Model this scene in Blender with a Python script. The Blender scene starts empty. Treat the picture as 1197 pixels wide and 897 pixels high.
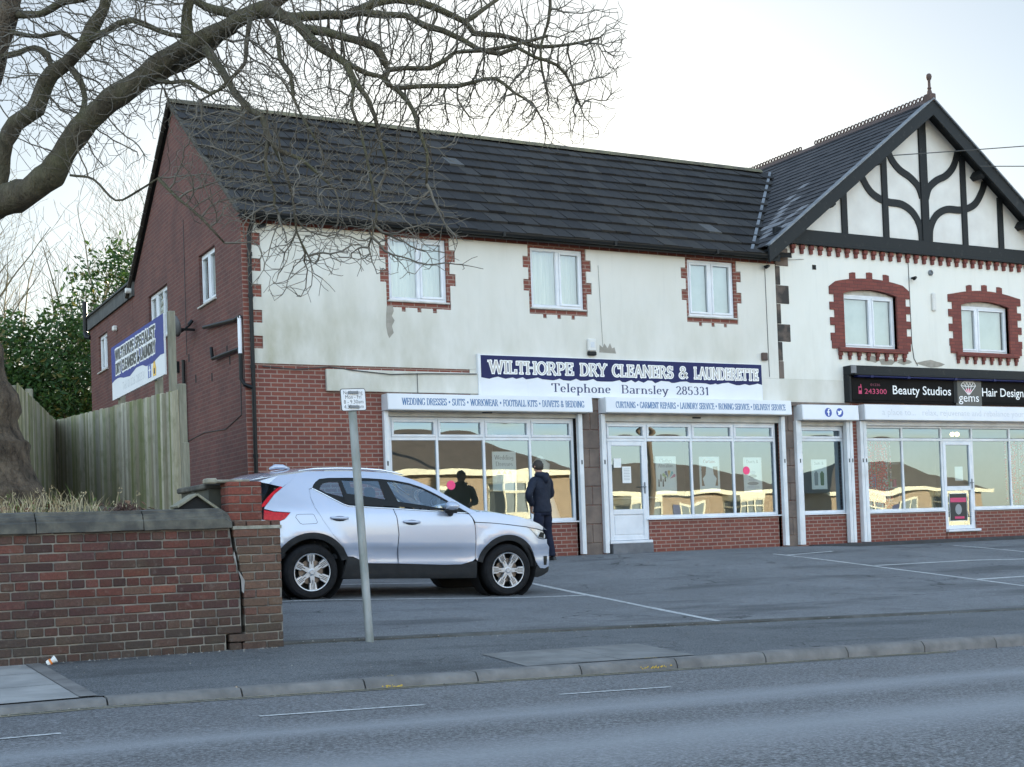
import bpy, bmesh, math, random
import numpy as np
from mathutils import Vector, Matrix, geometry, kdtree
random.seed(7)
SC = bpy.context.scene
COL = SC.collection
R = math.radians
OFF = {}          # world offset of every object built in world coordinates
# ------------------------------------------------------------------ materials
def nodes_of(name):
    m = bpy.data.materials.new(name); m.use_nodes = True
    nt = m.node_tree; nt.nodes.clear()
    out = nt.nodes.new('ShaderNodeOutputMaterial')
    return m, nt, out
def N(nt, t, **kw):
    n = nt.nodes.new(t)
    for k, v in kw.items():
        if k.startswith('i_'):
            n.inputs[k[2:].replace('_', ' ')].default_value = v
        else: setattr(n, k, v)
    return n
def c4(c): return (c[0], c[1], c[2], 1.0)
def mixc(nt, fac, a, b, mode='MIX'):
    n = nt.nodes.new('ShaderNodeMix'); n.data_type = 'RGBA'; n.blend_type = mode
    for s, v in ((0, fac), (6, a), (7, b)):
        if hasattr(v, 'links'): nt.links.new(v, n.inputs[s])
        elif s == 0: n.inputs[0].default_value = v
        else: n.inputs[s].default_value = c4(v)
    return n.outputs[2]
def ramp(nt, src, lo, hi):
    n = nt.nodes.new('ShaderNodeMapRange'); n.inputs['From Min'].default_value = lo; n.inputs['From Max'].default_value = hi
    nt.links.new(src, n.inputs['Value']); return n.outputs[0]
def noise(nt, vec, scale, detail=4.0, rough=.55):
    n = N(nt, 'ShaderNodeTexNoise'); n.inputs['Scale'].default_value = scale
    n.inputs['Detail'].default_value = detail; n.inputs['Roughness'].default_value = rough
    if vec is not None: nt.links.new(vec, n.inputs['Vector'])
    return n.outputs['Fac']
def mth(nt, op, a, b=0.0):
    n = nt.nodes.new('ShaderNodeMath'); n.operation = op
    for i, v in enumerate((a, b)):
        if hasattr(v, 'links'): nt.links.new(v, n.inputs[i])
        else: n.inputs[i].default_value = v
    return n.outputs[0]
def position(nt, obj=False):
    if obj: return nt.nodes.new('ShaderNodeTexCoord').outputs['Object']
    return nt.nodes.new('ShaderNodeNewGeometry').outputs['Position']
def mapping(nt, vec, sc=(1, 1, 1), loc=(0, 0, 0), rot=(0, 0, 0)):
    n = nt.nodes.new('ShaderNodeMapping'); n.inputs['Scale'].default_value = sc
    n.inputs['Location'].default_value = loc; n.inputs['Rotation'].default_value = rot
    nt.links.new(vec, n.inputs['Vector']); return n.outputs[0]
def bsdf(nt, out, col, rough=.7, metal=0., spec=.5, bump=None, bstr=.3, bdist=.01, coat=0.):
    p = nt.nodes.new('ShaderNodeBsdfPrincipled')
    if hasattr(col, 'links'): nt.links.new(col, p.inputs['Base Color'])
    else: p.inputs['Base Color'].default_value = c4(col)
    if hasattr(rough, 'links'): nt.links.new(rough, p.inputs['Roughness'])
    else: p.inputs['Roughness'].default_value = rough
    p.inputs['Metallic'].default_value = metal; p.inputs['Specular IOR Level'].default_value = spec
    p.inputs['Coat Weight'].default_value = coat; p.inputs['Coat Roughness'].default_value = .03
    if bump is not None:
        b = nt.nodes.new('ShaderNodeBump'); b.inputs['Strength'].default_value = bstr; b.inputs['Distance'].default_value = bdist
        nt.links.new(bump, b.inputs['Height']); nt.links.new(b.outputs[0], p.inputs['Normal'])
    nt.links.new(p.outputs[0], out.inputs[0]); return p
def mat(name, c, c2=None, sc=6., rough=.7, metal=0., spec=.5, bsc=60., bstr=.15, bdist=.004, lo=.35, hi=.65, obj=True, stretch=(1, 1, 1), coat=0.):
    m, nt, out = nodes_of(name)
    v = mapping(nt, position(nt, obj), stretch)
    col = c
    if c2 is not None: col = mixc(nt, ramp(nt, noise(nt, v, sc, 6.), lo, hi), c, c2)
    bsdf(nt, out, col, rough, metal, spec, noise(nt, v, bsc, 3.) if bstr else None, bstr, bdist, coat)
    return m
def brick_mat(name, c1, c2, mortar, dirt=(.06, .05, .045), dirt_amt=.35, flat=False, mort_w=.011, squash=False, bw=.225):
    m, nt, out = nodes_of(name)
    pos = position(nt)
    s = nt.nodes.new('ShaderNodeSeparateXYZ'); nt.links.new(pos, s.inputs[0])
    cmb = nt.nodes.new('ShaderNodeCombineXYZ')
    nt.links.new(mth(nt, 'ADD', s.outputs[0], s.outputs[1]), cmb.inputs[0]); nt.links.new(s.outputs[2], cmb.inputs[1])
    b = nt.nodes.new('ShaderNodeTexBrick')
    b.inputs['Scale'].default_value = 1.; b.inputs['Brick Width'].default_value = bw; b.inputs['Row Height'].default_value = .075
    b.inputs['Mortar Size'].default_value = mort_w; b.inputs['Mortar Smooth'].default_value = .15; b.inputs['Bias'].default_value = 0.
    b.inputs['Color1'].default_value = c4(c1); b.inputs['Color2'].default_value = c4(c2); b.inputs['Mortar'].default_value = c4(mortar)
    if squash: b.squash = .5; b.squash_frequency = 4
    wob = N(nt, 'ShaderNodeVectorMath', operation='ADD')
    nz = N(nt, 'ShaderNodeTexNoise'); nz.inputs['Scale'].default_value = 9.; nt.links.new(pos, nz.inputs['Vector'])
    sc_ = N(nt, 'ShaderNodeVectorMath', operation='SCALE'); sc_.inputs['Scale'].default_value = .006
    nt.links.new(nz.outputs['Color'], sc_.inputs[0]); nt.links.new(cmb.outputs[0], wob.inputs[0]); nt.links.new(sc_.outputs[0], wob.inputs[1])
    nt.links.new(wob.outputs[0], b.inputs['Vector'])
    n1 = noise(nt, pos, 1.3, 6.); n2 = noise(nt, pos, 40., 3.)
    col = mixc(nt, mth(nt, 'MULTIPLY', ramp(nt, n1, .42, .75), dirt_amt), b.outputs['Color'], dirt)
    col = mixc(nt, mth(nt, 'MULTIPLY', ramp(nt, n2, .3, .8), .25), col, tuple(x * .5 for x in c1))
    h = mth(nt, 'ADD', mth(nt, 'MULTIPLY', b.outputs['Fac'], -1.), mth(nt, 'MULTIPLY', n2, .3))
    bsdf(nt, out, col, .85, 0, .3, h, .55, .006)
    return m
def glass_mat(name, tint=(.75, .82, .8), refl=.28, wav=.004, wsc=1.6, rough=0.0, gc=(.68, .85, 1.0)):
    m, nt, out = nodes_of(name)
    tr = nt.nodes.new('ShaderNodeBsdfTransparent'); tr.inputs[0].default_value = c4(tint)
    gl = nt.nodes.new('ShaderNodeBsdfGlossy'); gl.inputs['Roughness'].default_value = rough; gl.inputs[0].default_value = c4(gc)
    fr = nt.nodes.new('ShaderNodeFresnel'); fr.inputs[0].default_value = 1.5
    f = mth(nt, 'ADD', mth(nt, 'MULTIPLY', fr.outputs[0], .8), refl); f = mth(nt, 'MINIMUM', f, .95)
    if wav:
        bp = nt.nodes.new('ShaderNodeBump'); bp.inputs['Strength'].default_value = 1.; bp.inputs['Distance'].default_value = wav
        nt.links.new(noise(nt, position(nt), wsc, 1.), bp.inputs['Height']); nt.links.new(bp.outputs[0], gl.inputs['Normal'])
    mx = nt.nodes.new('ShaderNodeMixShader'); nt.links.new(f, mx.inputs[0]); nt.links.new(tr.outputs[0], mx.inputs[1]); nt.links.new(gl.outputs[0], mx.inputs[2])
    nt.links.new(mx.outputs[0], out.inputs[0]); return m
def tone_mat(name, rough=.9, spec=.3, sc=(1, 1, 1), amt=.45, light=(.3, .28, .25), lamt=.2, moss=None):
    m, nt, out = nodes_of(name); pos = position(nt)
    at = N(nt, 'ShaderNodeAttribute'); at.attribute_name = 'tone'
    v = mapping(nt, pos, sc); n1 = noise(nt, v, 55., 4.); n2 = noise(nt, pos, 5., 5.); n3 = noise(nt, v, 14., 6., .7)
    col = mixc(nt, mth(nt, 'MULTIPLY', ramp(nt, n1, .35, .75), amt), at.outputs['Color'], (.02, .017, .015))
    col = mixc(nt, mth(nt, 'MULTIPLY', ramp(nt, n3, .56, .75), lamt), col, light)
    if moss: col = mixc(nt, mth(nt, 'MULTIPLY', ramp(nt, n2, .5, .72), moss[3]), col, moss[:3])
    bsdf(nt, out, col, rough, 0, spec, mth(nt, 'ADD', n1, mth(nt, 'MULTIPLY', n3, 2.)), .7, .006); return m
# ------------------------------------------------------------------ mesh building
def V(*a): return Vector(a)
class MB:
    def __init__(s): s.v = []; s.f = []; s.c = []; s.cur = None; s.mi = []; s.m = 0
    def add(s, vs, fs):
        b = len(s.v); s.v += [tuple(p) for p in vs]
        for f in fs: s.f.append([i + b for i in f]); s.c.append(s.cur); s.mi.append(s.m)
        return s
    def quad(s, a, b, c, d): return s.add([a, b, c, d], [(0, 1, 2, 3)])
    def poly(s, pts): return s.add(pts, [tuple(range(len(pts)))])
    def box(s, x0, y0, z0, x1, y1, z1, bev=0.):
        return s.obox(V((x0 + x1) / 2, (y0 + y1) / 2, (z0 + z1) / 2), V(1, 0, 0), V(0, 1, 0), V(0, 0, 1), abs(x1 - x0) / 2, abs(y1 - y0) / 2, abs(z1 - z0) / 2, bev)
    def obox(s, c, ax, ay, az, hx, hy, hz, bev=0.):
        c = Vector(c); P = []
        if not bev:
            for i in (-1, 1):
                for j in (-1, 1):
                    for k in (-1, 1): P.append(c + ax * hx * i + ay * hy * j + az * hz * k)
            return s.add(P, [(0, 1, 3, 2), (4, 6, 7, 5), (0, 4, 5, 1), (2, 3, 7, 6), (0, 2, 6, 4), (1, 5, 7, 3)])
        bev = min(bev, hx * .9, hy * .9, hz * .9)
        ix = {}
        for i in (-1, 1):
            for j in (-1, 1):
                for k in (-1, 1):
                    for a in range(3):
                        h = [hx - bev, hy - bev, hz - bev]; h[a] = [hx, hy, hz][a]
                        ix[i, j, k, a] = len(P); P.append(c + ax * h[0] * i + ay * h[1] * j + az * h[2] * k)
        F = []
        cyc = [(-1, -1), (1, -1), (1, 1), (-1, 1)]
        def key(a, s_, p, q):
            t = [0, 0, 0]; t[a] = s_; t[(a + 1) % 3] = p; t[(a + 2) % 3] = q; return tuple(t)
        for a in range(3):
            for s_ in (-1, 1):
                q = [ix[key(a, s_, p, q_) + (a,)] for p, q_ in cyc]; F.append(q if s_ > 0 else q[::-1])
        for a in range(3):
            b_, c_ = (a + 1) % 3, (a + 2) % 3
            for p in (-1, 1):
                for q_ in (-1, 1):
                    k0 = key(a, -1, p, q_); k1 = key(a, 1, p, q_)
                    f = [ix[k0 + (b_,)], ix[k1 + (b_,)], ix[k1 + (c_,)], ix[k0 + (c_,)]]
                    F.append(f if p * q_ > 0 else f[::-1])
        for i in (-1, 1):
            for j in (-1, 1):
                for k in (-1, 1):
                    f = [ix[i, j, k, 0], ix[i, j, k, 1], ix[i, j, k, 2]]; F.append(f if i * j * k > 0 else f[::-1])
        return s.add(P, F)
    def tube(s, path, rad, n=6, cap=True):
        path = [Vector(p) for p in path]
        if not hasattr(rad, '__len__'): rad = [rad] * len(path)
        up = None; P = []; F = []
        for i, p in enumerate(path):
            t = (path[min(i + 1, len(path) - 1)] - path[max(i - 1, 0)])
            if t.length < 1e-9: t = V(0, 0, 1)
            t.normalize()
            if up is None: up = V(0, 0, 1) if abs(t.z) < .9 else V(1, 0, 0)
            a = up - t * up.dot(t)
            if a.length < 1e-6: a = t.orthogonal()
            a.normalize(); b = t.cross(a); up = a
            for k in range(n):
                th = 2 * math.pi * k / n; P.append(p + (a * math.cos(th) + b * math.sin(th)) * rad[i])
        for i in range(len(path) - 1):
            for k in range(n):
                F.append((i * n + k, i * n + (k + 1) % n, (i + 1) * n + (k + 1) % n, (i + 1) * n + k))
        if cap: F.append(tuple(range(n))[::-1]); F.append(tuple((len(path) - 1) * n + k for k in range(n)))
        return s.add(P, F)
    def lathe(s, prof, o=(0, 0, 0), ax=(0, 0, 1), n=16):
        o = Vector(o); ax = Vector(ax).normalized(); a = ax.orthogonal().normalized(); b = ax.cross(a); P = []; F = []
        for r, h in prof:
            for k in range(n):
                th = 2 * math.pi * k / n; P.append(o + ax * h + (a * math.cos(th) + b * math.sin(th)) * r)
        for i in range(len(prof) - 1):
            for k in range(n): F.append((i * n + k, i * n + (k + 1) % n, (i + 1) * n + (k + 1) % n, (i + 1) * n + k))
        return s.add(P, F)
    def prism(s, poly, fr, d0, d1):
        """polygon (u, v) in a frame, from depth d0 to d1"""
        n = len(poly)
        P = [fr(u, v, d0) for u, v in poly] + [fr(u, v, d1) for u, v in poly]
        F = [(i, (i + 1) % n, (i + 1) % n + n, i + n) for i in range(n)]
        tri = geometry.tessellate_polygon([[V(u, v, 0) for u, v in poly]])
        F += [tuple(t) for t in tri] + [tuple(i + n for i in t)[::-1] for t in tri]
        return s.add(P, F)
    def sheet(s, outer, holes, fr, d=0.):
        """flat polygon with holes in a frame"""
        loops = [outer] + list(holes)
        tri = geometry.tessellate_polygon([[V(u, v, 0) for u, v in l] for l in loops])
        flat = [p for l in loops for p in l]
        return s.add([fr(u, v, d) for u, v in flat], [tuple(t) for t in tri])
    def rim(s, loop, fr, d0, d1):
        n = len(loop)
        return s.add([fr(u, v, d0) for u, v in loop] + [fr(u, v, d1) for u, v in loop], [(i, (i + 1) % n, (i + 1) % n + n, i + n) for i in range(n)])
    def mesh(s, name, off=(0, 0, 0), smooth=False):
        me = bpy.data.meshes.new(name); o = Vector(off)
        me.from_pydata([tuple(Vector(p) - o) for p in s.v], [], s.f)
        if any(c is not None for c in s.c):
            at = me.attributes.new('tone', 'FLOAT_COLOR', 'FACE')
            at.data.foreach_set('color', [x for c in s.c for x in (c4(c) if c is not None else (.5, .5, .5, 1))])
        if any(s.mi): me.polygons.foreach_set('material_index', s.mi)
        if smooth: me.polygons.foreach_set('use_smooth', [True] * len(me.polygons))
        me.update(); return me
def fix_normals(me):
    bm = bmesh.new(); bm.from_mesh(me); bmesh.ops.remove_doubles(bm, verts=bm.verts, dist=1e-5)
    bmesh.ops.recalc_face_normals(bm, faces=bm.faces); bm.to_mesh(me); bm.free()
def smooth_by_angle(me, ang=35):
    me.polygons.foreach_set('use_smooth', [True] * len(me.polygons))
    me.set_sharp_from_angle(angle=R(ang))
def link(o): COL.objects.link(o); return o
def thing(name, loc, label, cat, group=None, rot=None):
    o = bpy.data.objects.new(name, None); o.location = loc; o.empty_display_size = .3
    if rot is not None: o.rotation_euler = rot
    OFF[o] = Vector(loc) if rot is None else Vector((0, 0, 0))
    link(o); return tag(o, label, cat, group)
def tag(o, label=None, cat=None, group=None, kind=None):
    if label: o['label'] = label
    if cat: o['category'] = cat
    if group: o['group'] = group
    if kind: o['kind'] = kind
    return o
def put(name, mb, m, parent=None, smooth=False, fix=True, ang=None, label=None):
    """link a mesh built in world coordinates (or in its thing's own frame when that is rotated)"""
    if parent is not None: off = OFF[parent]
    else:
        a = np.array(mb.v); off = Vector(((a[:, 0].min() + a[:, 0].max()) / 2, (a[:, 1].min() + a[:, 1].max()) / 2, a[:, 2].min()))
    me = mb.mesh(name, off)
    if hasattr(mb, 'nrm'):
        me.polygons.foreach_set('use_smooth', [True] * len(me.polygons)); me.normals_split_custom_set_from_vertices(mb.nrm); fix = False; ang = None
    if fix: fix_normals(me)
    if ang: smooth_by_angle(me, ang)
    elif smooth: me.polygons.foreach_set('use_smooth', [True] * len(me.polygons))
    for x in (m if isinstance(m, (list, tuple)) else [m]): me.materials.append(x)
    o = bpy.data.objects.new(name, me); link(o)
    if parent is not None: o.parent = parent
    else: o.location = off
    OFF[o] = off
    if label: o['label'] = label
    return o
def struct(name, mb, m, **k):
    o = put(name, mb, m, **k); o['kind'] = 'structure'; return o
def copy_tree(o, parent=None):
    c = o.copy(); COL.objects.link(c); c.parent = parent
    OFF[c] = OFF.get(o, Vector())
    for ch in list(o.children): copy_tree(ch, c)
    return c
class Fr:
    """a picture plane in the world: u to its right, v up, d out towards the viewer"""
    def __init__(s, o, U, D): s.o = Vector(o); s.U = Vector(U).normalized(); s.D = Vector(D).normalized(); s.Vv = V(0, 0, 1)
    def __call__(s, u, v, d=0.): return s.o + s.U * u + s.Vv * v + s.D * d
    def box(s, mb, u0, u1, v0, v1, d0, d1, bev=0.):
        mb.obox(s((u0 + u1) / 2, (v0 + v1) / 2, (d0 + d1) / 2), s.U, s.D, s.Vv, abs(u1 - u0) / 2, abs(d1 - d0) / 2, abs(v1 - v0) / 2, bev)
FRONT = Fr((0, 0, 0), (1, 0, 0), (0, -1, 0))
GABLE = Fr((0, 0, 0), (0, -1, 0), (-1, 0, 0))     # u = -y
def rect(u0, v0, u1, v1): return [(u0, v0), (u1, v0), (u1, v1), (u0, v1)]
def sstep(a, b, x):
    t = min(max((x - a) / (b - a), 0), 1); return t * t * (3 - 2 * t)
# ------------------------------------------------------------------ lettering
def text_mb(s, size, fr, u, v, d=0., width=None, align='l', thick=0., bold=0.):
    cu = bpy.data.curves.new('lettering', 'FONT'); cu.body = s; cu.size = 1.0; cu.offset = bold; cu.resolution_u = 3
    ob = bpy.data.objects.new('lettering', cu); COL.objects.link(ob)
    dg = bpy.context.evaluated_depsgraph_get(); me = bpy.data.meshes.new_from_object(ob.evaluated_get(dg))
    P = [(q.co.x, q.co.y) for q in me.vertices]; F = [tuple(p.vertices) for p in me.polygons]
    bpy.data.objects.remove(ob); bpy.data.curves.remove(cu); bpy.data.meshes.remove(me)
    x0 = min(p[0] for p in P); x1 = max(p[0] for p in P)
    sx = size if width is None else width / (x1 - x0)
    sh = {'l': 0, 'c': .5, 'r': 1}[align] * (x1 - x0) * sx
    mb = MB(); mb.add([fr(u + (x - x0) * sx - sh, v + y * size, d) for x, y in P], F); return mb
def arc(cx, cy, rx, ry, a0, a1, n=14):
    return [(cx + rx * math.cos(R(a0 + (a1 - a0) * i / n)), cy + ry * math.sin(R(a0 + (a1 - a0) * i / n))) for i in range(n + 1)]
def S(pts, e=''): return (pts, e)
GL = {
 'A': (.86, [S([(.08, 0), (.42, 1)], 's'), S([(.42, 1), (.78, 0)], 'e'), S([(.2, .34), (.64, .34)])]),
 'B': (.74, [S([(.16, 0), (.16, 1)], 'se'), S([(.16, .97), (.36, .97)] + arc(.36, .745, .22, .225, 90, -90) + [(.16, .52)]), S([(.36, .52)] + arc(.38, .275, .25, .245, 90, -90) + [(.16, .03)])]),
 'C': (.78, [S(arc(.44, .5, .34, .48, 50, 310, 20)), S([(.66, .98), (.66, .7)])]),
 'D': (.84, [S([(.16, 0), (.16, 1)], 'se'), S([(.16, .97), (.36, .97)] + arc(.36, .5, .36, .47, 90, -90, 18) + [(.16, .03)])]),
 'E': (.72, [S([(.16, 0), (.16, 1)], 'se'), S([(.16, .97), (.6, .97)]), S([(.16, .52), (.5, .52)]), S([(.16, .03), (.62, .03)]), S([(.6, .97), (.6, .78)]), S([(.63, .03), (.63, .24)]), S([(.5, .63), (.5, .41)])]),
 'F': (.68, [S([(.16, 0), (.16, 1)], 'se'), S([(.16, .97), (.6, .97)]), S([(.16, .52), (.48, .52)]), S([(.6, .97), (.6, .76)]), S([(.48, .63), (.48, .41)])]),
 'G': (.84, [S(arc(.44, .5, .34, .48, 48, 330, 20)), S([(.7, .08), (.7, .42)], 'e'), S([(.67, .98), (.67, .7)])]),
 'H': (.9, [S([(.16, 0), (.16, 1)], 'se'), S([(.74, 0), (.74, 1)], 'se'), S([(.16, .51), (.74, .51)])]),
 'I': (.4, [S([(.2, 0), (.2, 1)], 'se')]),
 'K': (.84, [S([(.16, 0), (.16, 1)], 'se'), S([(.68, 1), (.2, .45)], 's'), S([(.32, .58), (.74, 0)], 'e')]),
 'L': (.68, [S([(.16, 0), (.16, 1)], 'se'), S([(.16, .03), (.6, .03)]), S([(.61, .03), (.61, .28)])]),
 'M': (1.04, [S([(.14, 0), (.14, 1)], 's'), S([(.14, 1), (.5, .05)]), S([(.5, .05), (.88, 1)]), S([(.88, 1), (.88, 0)], 'e')]),
 'N': (.9, [S([(.14, 0), (.14, 1)], 's'), S([(.14, 1), (.74, 0)]), S([(.74, 0), (.74, 1)], 'e')]),
 'O': (.86, [S(arc(.43, .5, .34, .48, 0, 360, 28))]),
 'P': (.72, [S([(.16, 0), (.16, 1)], 'se'), S([(.16, .97), (.36, .97)] + arc(.36, .71, .25, .26, 90, -90) + [(.16, .45)])]),
 'R': (.82, [S([(.16, 0), (.16, 1)], 'se'), S([(.16, .97), (.36, .97)] + arc(.36, .74, .23, .23, 90, -90) + [(.16, .51)]), S([(.4, .5), (.72, 0)], 'e')]),
 'S': (.66, [S(arc(.33, .73, .21, .24, 35, 270, 14)[:-1] + arc(.33, .26, .23, .24, 90, -145, 16)), S([(.52, .97), (.52, .74)]), S([(.11, .03), (.11, .28)])]),
 'T': (.76, [S([(.38, 0), (.38, 1)], 's'), S([(.06, .97), (.7, .97)]), S([(.07, .97), (.07, .74)]), S([(.69, .97), (.69, .74)])]),
 'U': (.88, [S([(.16, 1), (.16, .32)] + arc(.43, .32, .27, .3, 180, 360) + [(.7, 1)], 'se')]),
 'V': (.82, [S([(.1, 1), (.42, 0)], 's'), S([(.42, 0), (.74, 1)], 'e')]),
 'W': (1.16, [S([(.08, 1), (.33, 0)], 's'), S([(.33, 0), (.58, 1)]), S([(.58, 1), (.83, 0)]), S([(.83, 0), (1.08, 1)], 'e')]),
 'Y': (.8, [S([(.08, 1), (.4, .45)], 's'), S([(.72, 1), (.4, .45)], 's'), S([(.4, .5), (.4, 0)], 'e')]),
 '&': (.9, [S([(.74, .05), (.24, .72)] + arc(.38, .8, .15, .17, 200, -40, 12) + [(.3, .5)] + arc(.32, .25, .21, .23, 110, 300, 12) + [(.7, .46)])]),
 'a': (.58, [S(arc(.27, .45, .17, .17, 150, 0, 8) + [(.44, .1), (.5, .0)]), S([(.44, .36)] + arc(.25, .16, .16, .15, 90, 330, 10))]),
 'b': (.6, [S([(.13, 0), (.13, 1)], 'e'), S(arc(.31, .31, .19, .3, 150, -150, 14))]),
 'd': (.62, [S([(.47, 0), (.47, 1)], 'e'), S(arc(.29, .31, .19, .3, 30, 330, 14))]),
 'e': (.56, [S([(.1, .34), (.45, .34)] + arc(.28, .31, .18, .3, 10, 315, 16))]),
 'g': (.58, [S(arc(.26, .36, .17, .22, 0, 360, 14)), S([(.43, .55), (.43, -.1)] + arc(.26, -.1, .17, .16, 0, -160, 8))]),
 'h': (.66, [S([(.15, 0), (.15, 1)], 'se'), S([(.15, .4)] + arc(.33, .42, .17, .18, 150, 0, 8) + [(.5, 0)], 'e')]),
 'i': (.32, [S([(.16, 0), (.16, .62)], 'se'), S([(.16, .8), (.16, .92)])]),
 'l': (.32, [S([(.16, 0), (.16, 1)], 'se')]),
 'n': (.66, [S([(.15, 0), (.15, .62)], 'se'), S([(.15, .4)] + arc(.33, .42, .17, .18, 150, 0, 8) + [(.5, 0)], 'e')]),
 'o': (.6, [S(arc(.3, .31, .2, .3, 0, 360, 18))]),
 'p': (.62, [S([(.14, -.35), (.14, .62)], 'se'), S(arc(.32, .31, .19, .3, 150, -150, 14))]),
 'r': (.5, [S([(.15, 0), (.15, .62)], 'se'), S([(.15, .38)] + arc(.32, .43, .16, .16, 160, 45, 6))]),
 's': (.48, [S(arc(.24, .46, .14, .14, 35, 270, 8)[:-1] + arc(.24, .17, .15, .15, 90, -145, 10))]),
 't': (.44, [S([(.2, .85), (.2, .1), (.26, .03), (.36, .06)]), S([(.06, .6), (.36, .6)])]), 'u': (.66, [S([(.15, .62), (.15, .2), (.25, .04), (.38, .06), (.5, .18)], 's'), S([(.5, .62), (.5, 0)], 'se')]), 'v': (.58, [S([(.07, .62), (.29, 0)], 's'), S([(.29, 0), (.51, .62)], 'e')]),
 'y': (.6, [S([(.08, .62), (.3, .02)], 's'), S([(.52, .62), (.26, -.18), (.12, -.32)], 's')]),
 '0': (.64, [S(arc(.32, .5, .2, .48, 0, 360, 22))]),
 '1': (.5, [S([(.27, 0), (.27, .98)], 's'), S([(.27, .97), (.12, .8)])]),
 '2': (.64, [S(arc(.31, .71, .2, .27, 160, -25, 12) + [(.12, .05)]), S([(.1, .04), (.54, .04)]), S([(.54, .04), (.54, .2)])]),
 '3': (.62, [S(arc(.29, .74, .18, .24, 150, -80, 10) + arc(.29, .27, .21, .25, 80, -150, 12))]),
 '5': (.62, [S([(.5, .97), (.15, .97)]), S([(.15, .97), (.13, .55)] + arc(.29, .3, .21, .28, 120, -150, 14))]),
 '6': (.64, [S(arc(.32, .3, .2, .28, 0, 360, 18)), S([(.12, .3)] + arc(.36, .4, .24, .56, 180, 80, 10))]),
 '8': (.62, [S(arc(.31, .75, .17, .22, 0, 360, 16)), S(arc(.31, .27, .21, .25, 0, 360, 18))]),
 '\u2022': (.5, [S(arc(.25, .5, .1, .13, 0, 360, 12))]), ':': (.3, [S([(.15, .06), (.15, .18)]), S([(.15, .45), (.15, .57)])]),
 ' ': (.42, []),
}
def serif_mb(s, h, fr, u, v, d=0., width=None, align='l', grow=0., thick=.155, thin=.05, gap=0.):
    tot = sum(GL[c][0] + gap for c in s) - gap
    sx = h if width is None else width / tot
    x = u - {'l': 0, 'c': .5, 'r': 1}[align] * tot * sx
    mb = MB(); lay = 0
    for c in s:
        w, strokes = GL[c]
        def seg(a, b, k):
            dx, dy = (b[0] - a[0]) * sx, (b[1] - a[1]) * h; L = math.hypot(dx, dy)
            if L < 1e-9: return
            q = abs(dy) / L; wd = (thin + (thick - thin) * q ** 1.5) * h * .5 * min(1., .35 + .65 * sx / h * 1.0 if q > .5 else 1.) + grow
            nx, ny = -dy / L * wd, dx / L * wd; ex, ey = dx / L * (grow + .004 * h), dy / L * (grow + .004 * h)
            A = (x + a[0] * sx - ex, v + a[1] * h - ey); B = (x + b[0] * sx + ex, v + b[1] * h + ey)
            dd = d + k * .00012
            mb.quad(fr(A[0] + nx, A[1] + ny, dd), fr(B[0] + nx, B[1] + ny, dd), fr(B[0] - nx, B[1] - ny, dd), fr(A[0] - nx, A[1] - ny, dd))
        for pts, e in strokes:
            for i in range(len(pts) - 1): seg(pts[i], pts[i + 1], lay); lay = (lay + 1) % 7
            for flag, p in (('s', pts[0]), ('e', pts[-1])):
                if flag in e: seg((p[0] - .13, p[1] + (.03 if p[1] < .3 else -.03)), (p[0] + .13, p[1] + (.03 if p[1] < .3 else -.03)), lay); lay = (lay + 1) % 7
        if c == '\u2022': mb.poly([fr(x + px_ * sx, v + py_ * h, d) for px_, py_ in arc(.25, .5, .1, .13, 0, 330, 11)])
        x += (w + gap) * sx
    return mb
# ------------------------------------------------------------------ camera, light, sky
cam = bpy.data.cameras.new('camera'); cam_o = bpy.data.objects.new('camera', cam); link(cam_o)
cam.sensor_fit = 'HORIZONTAL'; cam.sensor_width = 36.; cam.lens = 1585. / 1197 * 36; cam.shift_y = (588.8 - 448.5) / 1197
cam.clip_start = .1; cam.clip_end = 2000
_y, _p, _r = .48867, .0248, -.03552
_d = V(math.sin(_y) * math.cos(_p), math.cos(_y) * math.cos(_p), math.sin(_p)); _x = V(math.cos(_y), -math.sin(_y), 0); _u = _x.cross(_d)
_X = _x * math.cos(_r) + _u * math.sin(_r); _U = -_x * math.sin(_r) + _u * math.cos(_r)
cam_o.matrix_world = Matrix(((_X.x, _U.x, -_d.x, -6.76), (_X.y, _U.y, -_d.y, -22.082), (_X.z, _U.z, -_d.z, .39), (0, 0, 0, 1)))
SC.camera = cam_o
SUN_EL, SUN_AZ = R(11), R(29)
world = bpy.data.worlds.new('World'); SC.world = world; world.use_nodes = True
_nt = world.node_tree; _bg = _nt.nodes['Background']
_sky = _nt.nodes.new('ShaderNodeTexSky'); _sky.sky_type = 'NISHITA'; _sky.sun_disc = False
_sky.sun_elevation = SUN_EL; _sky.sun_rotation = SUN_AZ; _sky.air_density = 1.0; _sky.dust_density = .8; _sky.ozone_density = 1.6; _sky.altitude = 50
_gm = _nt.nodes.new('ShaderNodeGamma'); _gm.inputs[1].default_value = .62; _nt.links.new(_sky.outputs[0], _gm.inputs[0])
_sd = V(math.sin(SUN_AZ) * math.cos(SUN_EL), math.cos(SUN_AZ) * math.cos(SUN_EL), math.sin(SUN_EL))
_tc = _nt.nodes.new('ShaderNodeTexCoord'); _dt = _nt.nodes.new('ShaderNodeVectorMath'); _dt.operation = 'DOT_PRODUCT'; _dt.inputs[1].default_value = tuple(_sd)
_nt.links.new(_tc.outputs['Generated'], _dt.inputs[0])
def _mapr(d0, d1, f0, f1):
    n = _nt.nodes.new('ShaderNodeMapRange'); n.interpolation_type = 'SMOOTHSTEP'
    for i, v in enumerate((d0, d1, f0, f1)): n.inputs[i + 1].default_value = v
    _nt.links.new(_dt.outputs['Value'], n.inputs[0]); return n.outputs[0]
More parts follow.
